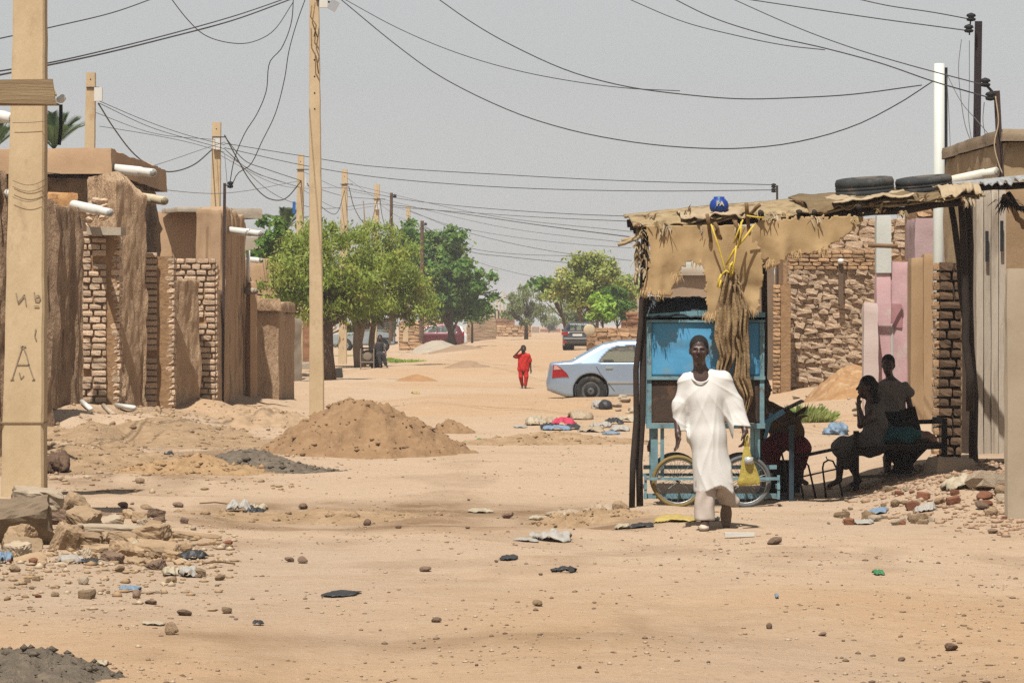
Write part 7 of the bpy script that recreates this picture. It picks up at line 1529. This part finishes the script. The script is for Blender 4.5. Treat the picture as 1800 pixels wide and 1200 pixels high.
for k, (lab, px, row, w, h, dep, dd, rot) in enumerate((('pale capping lump resting on top of the biggest broken slab', 66, 876, 84, 34, .30, 30.0, (.1, .1, .2)), ('rounded clay lump at the left edge behind the biggest slab', 12, 905, 60, 44, .3, 30.6, (.1, .3, .2)), ('tilted clay block behind the white scrap right of the biggest slab', 130, 895, 44, 44, .22, 30.8, (.3, .6, .3)), ('clay block leaning right of the white scrap', 146, 912, 46, 30, .25, 30.4, (.2, .3, -.4)),
    ('flat oblong clay brick on the sand behind the rubble', 193, 914, 48, 14, .18, 31.4, (.0, .02, .1)), ('long pale concrete beam end in the rubble pile', 200, 930, 130, 14, .20, 30.2, (.10, .04, -.12)), ('squared grey block with grooved side at the beam end', 268, 938, 54, 30, .2, 30.0, (.1, -.12, -.4)), ('long brown clay slab at the right tip of the rubble', 345, 948, 84, 22, .22, 30.4, (.05, .10, .15)),
    ('upright clay lump in shade below the biggest slab', 118, 950, 42, 52, .2, 28.6, (.3, .3, .4)), ('large clay lump with dark underside at lower left', 38, 975, 68, 44, .3, 27.6, (.35, .1, .2)), ('wide flat clay piece at the lower left rubble edge', 54, 998, 64, 30, .26, 26.9, (.3, -.15, .3)), ('squared clay brick standing in front of the rubble pile', 182, 1020, 44, 40, .17, 26.2, (.35, .25, .55)), ('broad clay slab right behind the squared brick', 232, 1002, 64, 34, .2, 27.0, (.3, .12, -.2)),
    ('clay block with shaded end beside the crumpled cloth', 220, 974, 46, 36, .2, 27.8, (.3, .2, .6)), ('flat pale clay piece in the middle of the rubble', 172, 968, 54, 18, .2, 28.4, (.15, .0, .2)), ('clay slab with long shaded face near the rubble middle', 275, 968, 74, 28, .2, 28.5, (.25, .1, -.15)), ('light clay lump below the beam end', 155, 950, 40, 24, .2, 29.0, (.2, .1, .2)), ('long thin broken slab on the right of the rubble', 290, 1000, 58, 16, .16, 27.3, (.2, .25, -.3)), ('pale crumbling lump at the far left bottom', 14, 1032, 48, 52, .22, 25.7, (.2, .1, .2)), ('smooth clay mound piece under the beam', 208, 955, 60, 36, .26, 29.2, (.1, .05, .2)))):
    chunk(lab, px, row, s_(w, dd), s_(h, dd), dep, dd, rot, (M_RUB, M_RUBP)[k in (0, 5, 18)], 20 + k, .05)
r = random.Random(31); RG = []
for k in range(44):
    px = r.uniform(-10, 330) ; row = 905 + 105 * r.random(); dd = 11375 / (row - HOR) ; w = r.uniform(16, 46) * (1.15 - px / 600); lift = 26 * max(0, 1 - abs(px - 90) / 190) * max(0, 1 - abs(row - 945) / 70)
    o = chunk('x', px, row - w * .25 - lift, s_(w, dd), s_(w * r.uniform(.4, .75), dd), s_(w * .8, dd), dd, (r.uniform(-.5, .5), r.uniform(-.4, .4), r.uniform(-1, 1)), (M_RUB, M_RUB, M_RUBP, M_STN)[k % 4], 60 + k, .05); RG.append(o)
number_off(RG, 'middling clay chunk heaped in the left rubble, %s from the left')
r = random.Random(77); RA, RB, RC, RD, RE_, RF = [], [], [], [], [], []
for k in range(46):
    px = r.uniform(0, 400); row = r.uniform(955, 1055) - 25 * (px > 300); w = r.choice((8, 10, 12, 14, 18, 22)) * r.uniform(.8, 1.3); pal = r.random()
    o = stone('rubble_piece', 'x', px, row, w, w * r.uniform(.45, .75), M_RUB if pal < .6 else (M_RUBP if pal < .85 else M_RUBR), 500 + k, 'brick' if k % 3 == 0 else 'rock', 'small pieces of the left rubble pile', cat='rubble'); RA.append(o)
for k in range(52):
    px = r.uniform(1480, 1768); row = r.uniform(838, 930) if px > 1640 else r.uniform(862, 925); w = r.uniform(8, 26); pal = r.random()
    o = stone('rubble_piece', 'x', px, row, w, w * r.uniform(.45, .75), M_RUB if pal < .45 else (M_RUBP if pal < .75 else M_RUBR), 600 + k, 'brick' if k % 2 == 0 else 'rock', 'broken bricks on the right bank', cat='rubble'); RB.append(o)
for k, (lab, px, row, w, h, m, kind) in enumerate((('large pale block on top of the right rubble bank', 1738, 862, 62, 30, M_RUBP, 'brick'), ('dark red brick half in the right rubble', 1605, 897, 24, 15, M_RUBR, 'brick'), ('dark cracked block beside the large pale block', 1730, 880, 34, 16, M_RUBR, 'rock'), ('mid brown lump at the end of the right rubble', 1728, 898, 26, 16, M_STN, 'rock'), ('clay lump right of the large pale block', 1762, 872, 30, 20, M_RUB, 'rock'))): stone('rubble_piece', lab, px, row, w, h, m, 700 + k, kind, cat='rubble')
for k, (lab, px, row, w, h) in enumerate((('round brown stone in the lower left foreground', 301, 1116, 25, 24), ('flat brown stone left of the round foreground stone', 323, 1082, 27, 14), ('dark oval stone in the middle of the road', 748, 1005, 21, 12), ('angular brown stone near the bottom middle', 768, 1094, 22, 10), ('tan stone right of the bottom middle', 946, 1066, 24, 12), ('dark brown half brick right of the white strip', 1362, 958, 27, 14), ('large rounded brown stone at the bottom right', 1672, 1146, 27, 15), ('small dark cube stone on the right road', 1352, 1105, 12, 11), ('reddish stone left of the dirt hollow', 216, 894, 20, 12), ('blackish stone beside the reddish one', 258, 896, 24, 11), ('rusty stone at the left of the hollow', 312, 892, 20, 11),
    ('dark stone with pale top on the left bank', 246, 850, 17, 12), ('brown stone in the dirt hollow', 646, 924, 17, 13), ('grey stone in the dirt hollow near the white bag', 533, 896, 18, 11), ('brown lump beside the pale scrap in the hollow', 892, 912, 24, 14), ('big clay lump at the left foot of the shelter', 1090, 905, 36, 26), ('dark stone by the shelter posts', 1098, 898, 16, 12), ('pair-left stone on the road near the rubble tip', 508, 988, 20, 10), ('pair-right stone on the road near the rubble tip', 532, 990, 18, 14), ('brown stone below the rubble', 264, 1063, 23, 10), ('tan stone right of the rubble bottom', 398, 1078, 20, 14), ('brown pebble under the rubble edge', 240, 1052, 18, 16), ('dark pebble by the bottom right edge', 1585, 1162, 14, 8), ('grey pebble pair near the right bottom', 1446, 1118, 16, 7), ('brown stone near the gate leaf', 1745, 938, 20, 10), ('dark stone left of the plastic bag', 700, 930, 12, 8))):
    stone('stone', lab, px, row, w, h, M_STN if k not in (4, 11, 15, 20, 0, 9) else M_RUB, 800 + k)
for k in range(26):
    row = 880 + 310 * r.random() ** 1.2; px = r.uniform(200, 1790); w = r.uniform(4, 9)
    o = stone('pebble', 'x', px, row, w, w * .6, M_STN, 900 + k, group='loose pebbles on the road', cat='pebble'); RC.append(o)
for k in range(26):
    row = r.uniform(735, 860); px = r.uniform(90, 520); w = r.uniform(6, 14)
    o = stone('stone', 'x', px, row, w, w * .6, M_RUB, 1000 + k, group='stones on the left bank'); RD.append(o)
for k in range(22):
    row = r.uniform(690, 760); px = r.uniform(1060, 1140) if k < 12 else r.uniform(1330, 1520); w = r.uniform(8, 22)
    o = stone('stone', 'x', px, row, w, w * .5, M_RUBP, 1100 + k, group='pale lumps behind the cart'); RE_.append(o)
def scrap(label, px, row, w, dep, hh, m, seed, name='scrap', cat='litter', lift=.01, n=20, rz=0, group=None):
    """a crumpled sheet lying on the ground"""
    g = G(px, row); k = g.y / FPX; W_ = w * k; u = np.linspace(-.5, .5, n); U, Vv = np.meshgrid(u, u); rr = np.sqrt(U ** 2 + Vv ** 2)
    out_ = 1 + .45 * fbm(U * 3 + seed, Vv * 3, seed); X0 = U * W_ * out_; Y0 = Vv * dep * out_ + dep * .4; X = g.x + X0 * math.cos(rz) - Y0 * math.sin(rz); Y = g.y + X0 * math.sin(rz) + Y0 * math.cos(rz)
    Z = hgt(X, Y) + lift + .62 * hh * np.clip(.55 + fbm(U * 5, Vv * 5, seed + 2) * .9 + .3 * np.abs(vn(U * 9, Vv * 9, seed + 5)) + .15 * vn(U * 19, Vv * 19, seed + 6), .12, 1) * (1 - np.clip(rr * 1.75, 0, 1) ** 6)
    idx = np.arange(n * n).reshape(n, n); Q = np.stack([idx[:-1, :-1], idx[:-1, 1:], idx[1:, 1:], idx[1:, :-1]], -1).reshape(-1, 4); keep = (rr[:-1, :-1] < .58).ravel()
    o = raw(name, np.stack([X, Y, Z], -1).reshape(-1, 3), Q[keep], m, None, False, origin=tuple(g)); md = o.modifiers.new('t', 'SOLIDIFY'); md.thickness = .004; return tag(o, label, cat, group)
pl = lambda n_, c, tr=.25: mat(n_, c, tuple(q * .85 for q in c), 6, rough=.45, bump=.3, bscale=25, trans=tr)
PW, PB, PBL, PY, PR, PG, PT, PC = pl('white_film', (.62, .58, .52)), pl('black_film', (.05, .05, .052), 0), pl('blue_film', (.30, .42, .56)), pl('yellow_film', (.72, .55, .18)), pl('red_cloth', (.60, .06, .12), 0), pl('green_film', (.08, .34, .14)), pl('tan_cloth', (.46, .36, .25), 0), pl('cream_film', (.68, .58, .42))
for k, a in enumerate((('white plastic bag lying flat in the middle of the road', 968, 952, 64, .35, .12, PW), ('thin white tail of plastic left of the flat white bag', 925, 953, 40, .2, .03, PW), ('white plastic bag in the dirt hollow', 422, 900, 44, .25, .18, PW), ('black plastic bag half under the white one in the hollow', 446, 910, 38, .2, .14, PB), ('cream paper beside the black bag in the hollow', 456, 898, 26, .2, .10, PC), ('thin black rag on the road left of the middle', 598, 1050, 62, .2, .025, PB), ('dark scrap right of the middle of the road', 992, 1006, 40, .3, .06, PB), ('thin dark scrap under the flat white bag', 893, 985, 34, .25, .03, PB), ('pale cardboard scrap in the hollow', 845, 902, 38, .3, .05, PC), ('brown sacking rags trailing near the shelter', 1000, 912, 70, .3, .14, PT), ('brown sacking lump nearest the shelter posts', 1050, 908, 60, .3, .16, PT), ('cream sheet beneath the sacking rags', 950, 914, 40, .25, .05, PC),
    ('black tangled scrap in front of the cart', 1126, 928, 44, .25, .05, PB), ('pale film left of the black tangled scrap', 1094, 930, 26, .3, .06, PC), ('yellowish sheet at the feet of the walking man', 1190, 918, 70, .4, .06, PY), ('white crumple behind the walking man', 1250, 916, 30, .3, .07, PW), ('whitish wrapper on the right rubble edge', 1516, 922, 40, .3, .05, PW), ('grey film scrap in the right rubble', 1545, 905, 36, .3, .06, PBL), ('cream sack spilling on the right rubble bank', 1690, 862, 60, .4, .18, PC), ('white paper in the right rubble middle', 1628, 900, 36, .3, .10, PW), ('yellow rag on the right rubble bank', 1752, 858, 30, .3, .08, PY), ('white torn scrap standing by the biggest slab', 116, 918, 14, .1, .2, PW), ('white film scraps in the left rubble', 122, 990, 44, .25, .08, PW), ('black bag piece in the left rubble', 158, 992, 34, .2, .05, PB), ('black crumpled bag at the right of the rubble pile', 338, 985, 46, .2, .10, PB), ('pale crumpled cloth in the rubble pile', 244, 966, 44, .3, .10, PC), ('blue printed wrapper at the left edge of the rubble', 6, 990, 24, .2, .12, PBL), ('white wrapper at the lower right of the rubble', 330, 1015, 36, .25, .10, PW), ('white and blue wrapper before the squared brick', 226, 1040, 34, .2, .05, PBL), ('white crumpled paper near the rubble tip', 300, 1012, 30, .2, .08, PC),
    ('green bottle scrap beside the big sand mound', 848, 780, 26, .5, .10, PG), ('yellow scrap on the far sand', 730, 692, 16, .6, .10, PY), ('green wrapper on the right side of the road', 1546, 1012, 18, .2, .04, PG), ('pale wrapper strip in the lower left', 270, 1100, 40, .12, .02, PC), ('cream flake in the bottom left corner', 176, 1172, 24, .1, .03, PC), ('dark twisted twig scrap in the lower left', 452, 1100, 18, .1, .03, PB), ('yellow wrapper below the low mud wall', 450, 738, 22, .4, .12, PY), ('pale green wrapper below the low mud wall', 492, 730, 26, .4, .14, PC), ('tiny blue pen cap on the right road', 1366, 1052, 6, .1, .03, PBL), ('black scrap on the left bank', 296, 805, 20, .3, .12, PB))): scrap(*a, 40 + k)
for k, (lab, px, row, w, m, hh) in enumerate((('pinkish red cloth in the rubbish heap by the car', 992, 748, 42, PR, .22), ('beige sack in the rubbish heap', 1020, 738, 44, PT, .26), ('pale green bag at the left of the rubbish heap', 942, 748, 36, PC, .24), ('blue film in the rubbish heap', 980, 757, 46, PBL, .12), ('black rag in the rubbish heap', 1006, 755, 30, PB, .14), ('white bag in the middle of the rubbish heap', 1056, 752, 40, PW, .16), ('dark crumple right in the rubbish heap', 1080, 746, 30, PB, .18), ('cream paper at the right of the rubbish heap', 1098, 742, 44, PC, .2), ('white film at the right end of the rubbish heap', 1090, 758, 38, PW, .14), ('brown rag at the bottom of the rubbish heap', 1040, 760, 46, PT, .14), ('dark bag left in the rubbish heap', 962, 756, 24, PB, .18), ('white scrap left of the rubbish heap', 915, 752, 22, PW, .06), ('pale blue scrap on the sand behind the heap', 1075, 764, 28, PBL, .08), ('tan crumple between the bags of the heap', 968, 746, 30, PT, .2))): scrap(lab, px, row, w, .6, hh, m, 140 + k)
blob('plastic_bag', 'bright blue plastic bag on the sand behind the girls', 'bag', tuple(G(1470, 764)), .20, .25, .14, PBL, 3, .3)
blob('plastic_bag', 'white plastic bag lying by the car wheel', 'bag', tuple(G(1050, 718)), .10, .15, .12, PW, 5, .3)
blob('black_pot', 'black pot by the car wheel', 'pot', tuple(G(1064, 719)), .14, .15, .14, PB, 6, .06)
blob('dry_log', 'hollow weathered stump behind the near concrete pole', 'stump', tuple(G(100, 830)), .13, .3, .18, M_BARK, 7, .3)
o = MB().box(G(1300, 946) + Vector((0, .05, .03)), (.255, .05, .03), .08, jit=.003).build('white_strip', M_PVC); tag(o, 'white plastic strip lying on the road before the walking man', 'strip')
for k, (lab, px0, r0, px1, r1, d) in enumerate((('white drain pipe lying at the foot of the first brick pier', 205, 735, 236, 745, 63), ('short white pipe end on the left bank', 144, 734, 160, 736, 63), ('pale board leaning flat at the pier foot', 182, 734, 205, 742, 62.5))):
    a_, b__ = P(px0, r0, d), P(px1, r1, d - 1); z_ = max(H(a_.x, a_.y), H(b__.x, b__.y)) + .07; a_.z = H(a_.x, a_.y) + .05; b__.z = H(b__.x, b__.y) + .05
    o = MB().tube([a_, b__], .042, 10).build('loose_pipe', M_PVC if k < 2 else M_RUBP, None, True); tag(o, lab, 'pipe')
for k in range(14):
    px, row = r.uniform(120, 420), r.uniform(770, 1000); g = G(px, row); a_ = r.random() * 3; L_ = r.uniform(.15, .5); e = g + Vector((math.cos(a_) * L_, math.sin(a_) * L_, 0)); e.z = H(e.x, e.y)
    o = MB().tube([g + Vector((0, 0, .015)), (g + e) / 2 + Vector((0, 0, .03)), e + Vector((0, 0, .015))], .007, 5).build('twig', M_WOOD); tag(o, 'x', 'twig', 'dry twigs on the left'); RF.append(o)

for L_, tx in ((RA, 'small broken piece in the left rubble pile, %s from the left'), (RB, 'broken brick piece on the right rubble bank, %s from the left'), (RC, 'small loose pebble on the sand road, %s from the left'), (RD, 'small clay stone below the left walls, %s from the left'), (RE_, 'pale rubble lump behind the cart, %s from the left'), (RF, 'thin dry twig on the left ground, %s from the left')): number_off(L_, tx)
# ------------------------------------------------------------------ dusty air
def haze():
    m = bpy.data.materials.new('dusty_air'); m.use_nodes = True; nt = m.node_tree
    for n in list(nt.nodes):
        if n.type != 'OUTPUT_MATERIAL': nt.nodes.remove(n)
    v = nt.nodes.new('ShaderNodeVolumePrincipled'); v.inputs['Color'].default_value = (.93, .92, .93, 1); v.inputs['Density'].default_value = HAZE
    v.inputs['Anisotropy'].default_value = 0.0
    nt.links.new(v.outputs[0], nt.nodes['Material Output'].inputs['Volume'])
    b = MB().box((0, 1900, 11), (6800, 4500, 30)); o = b.build('haze', m, origin=(0, 1900, -4))
    tag(o, 'thin pale dust haze over the whole street', 'haze', kind='stuff')
HAZE = .00035
haze()
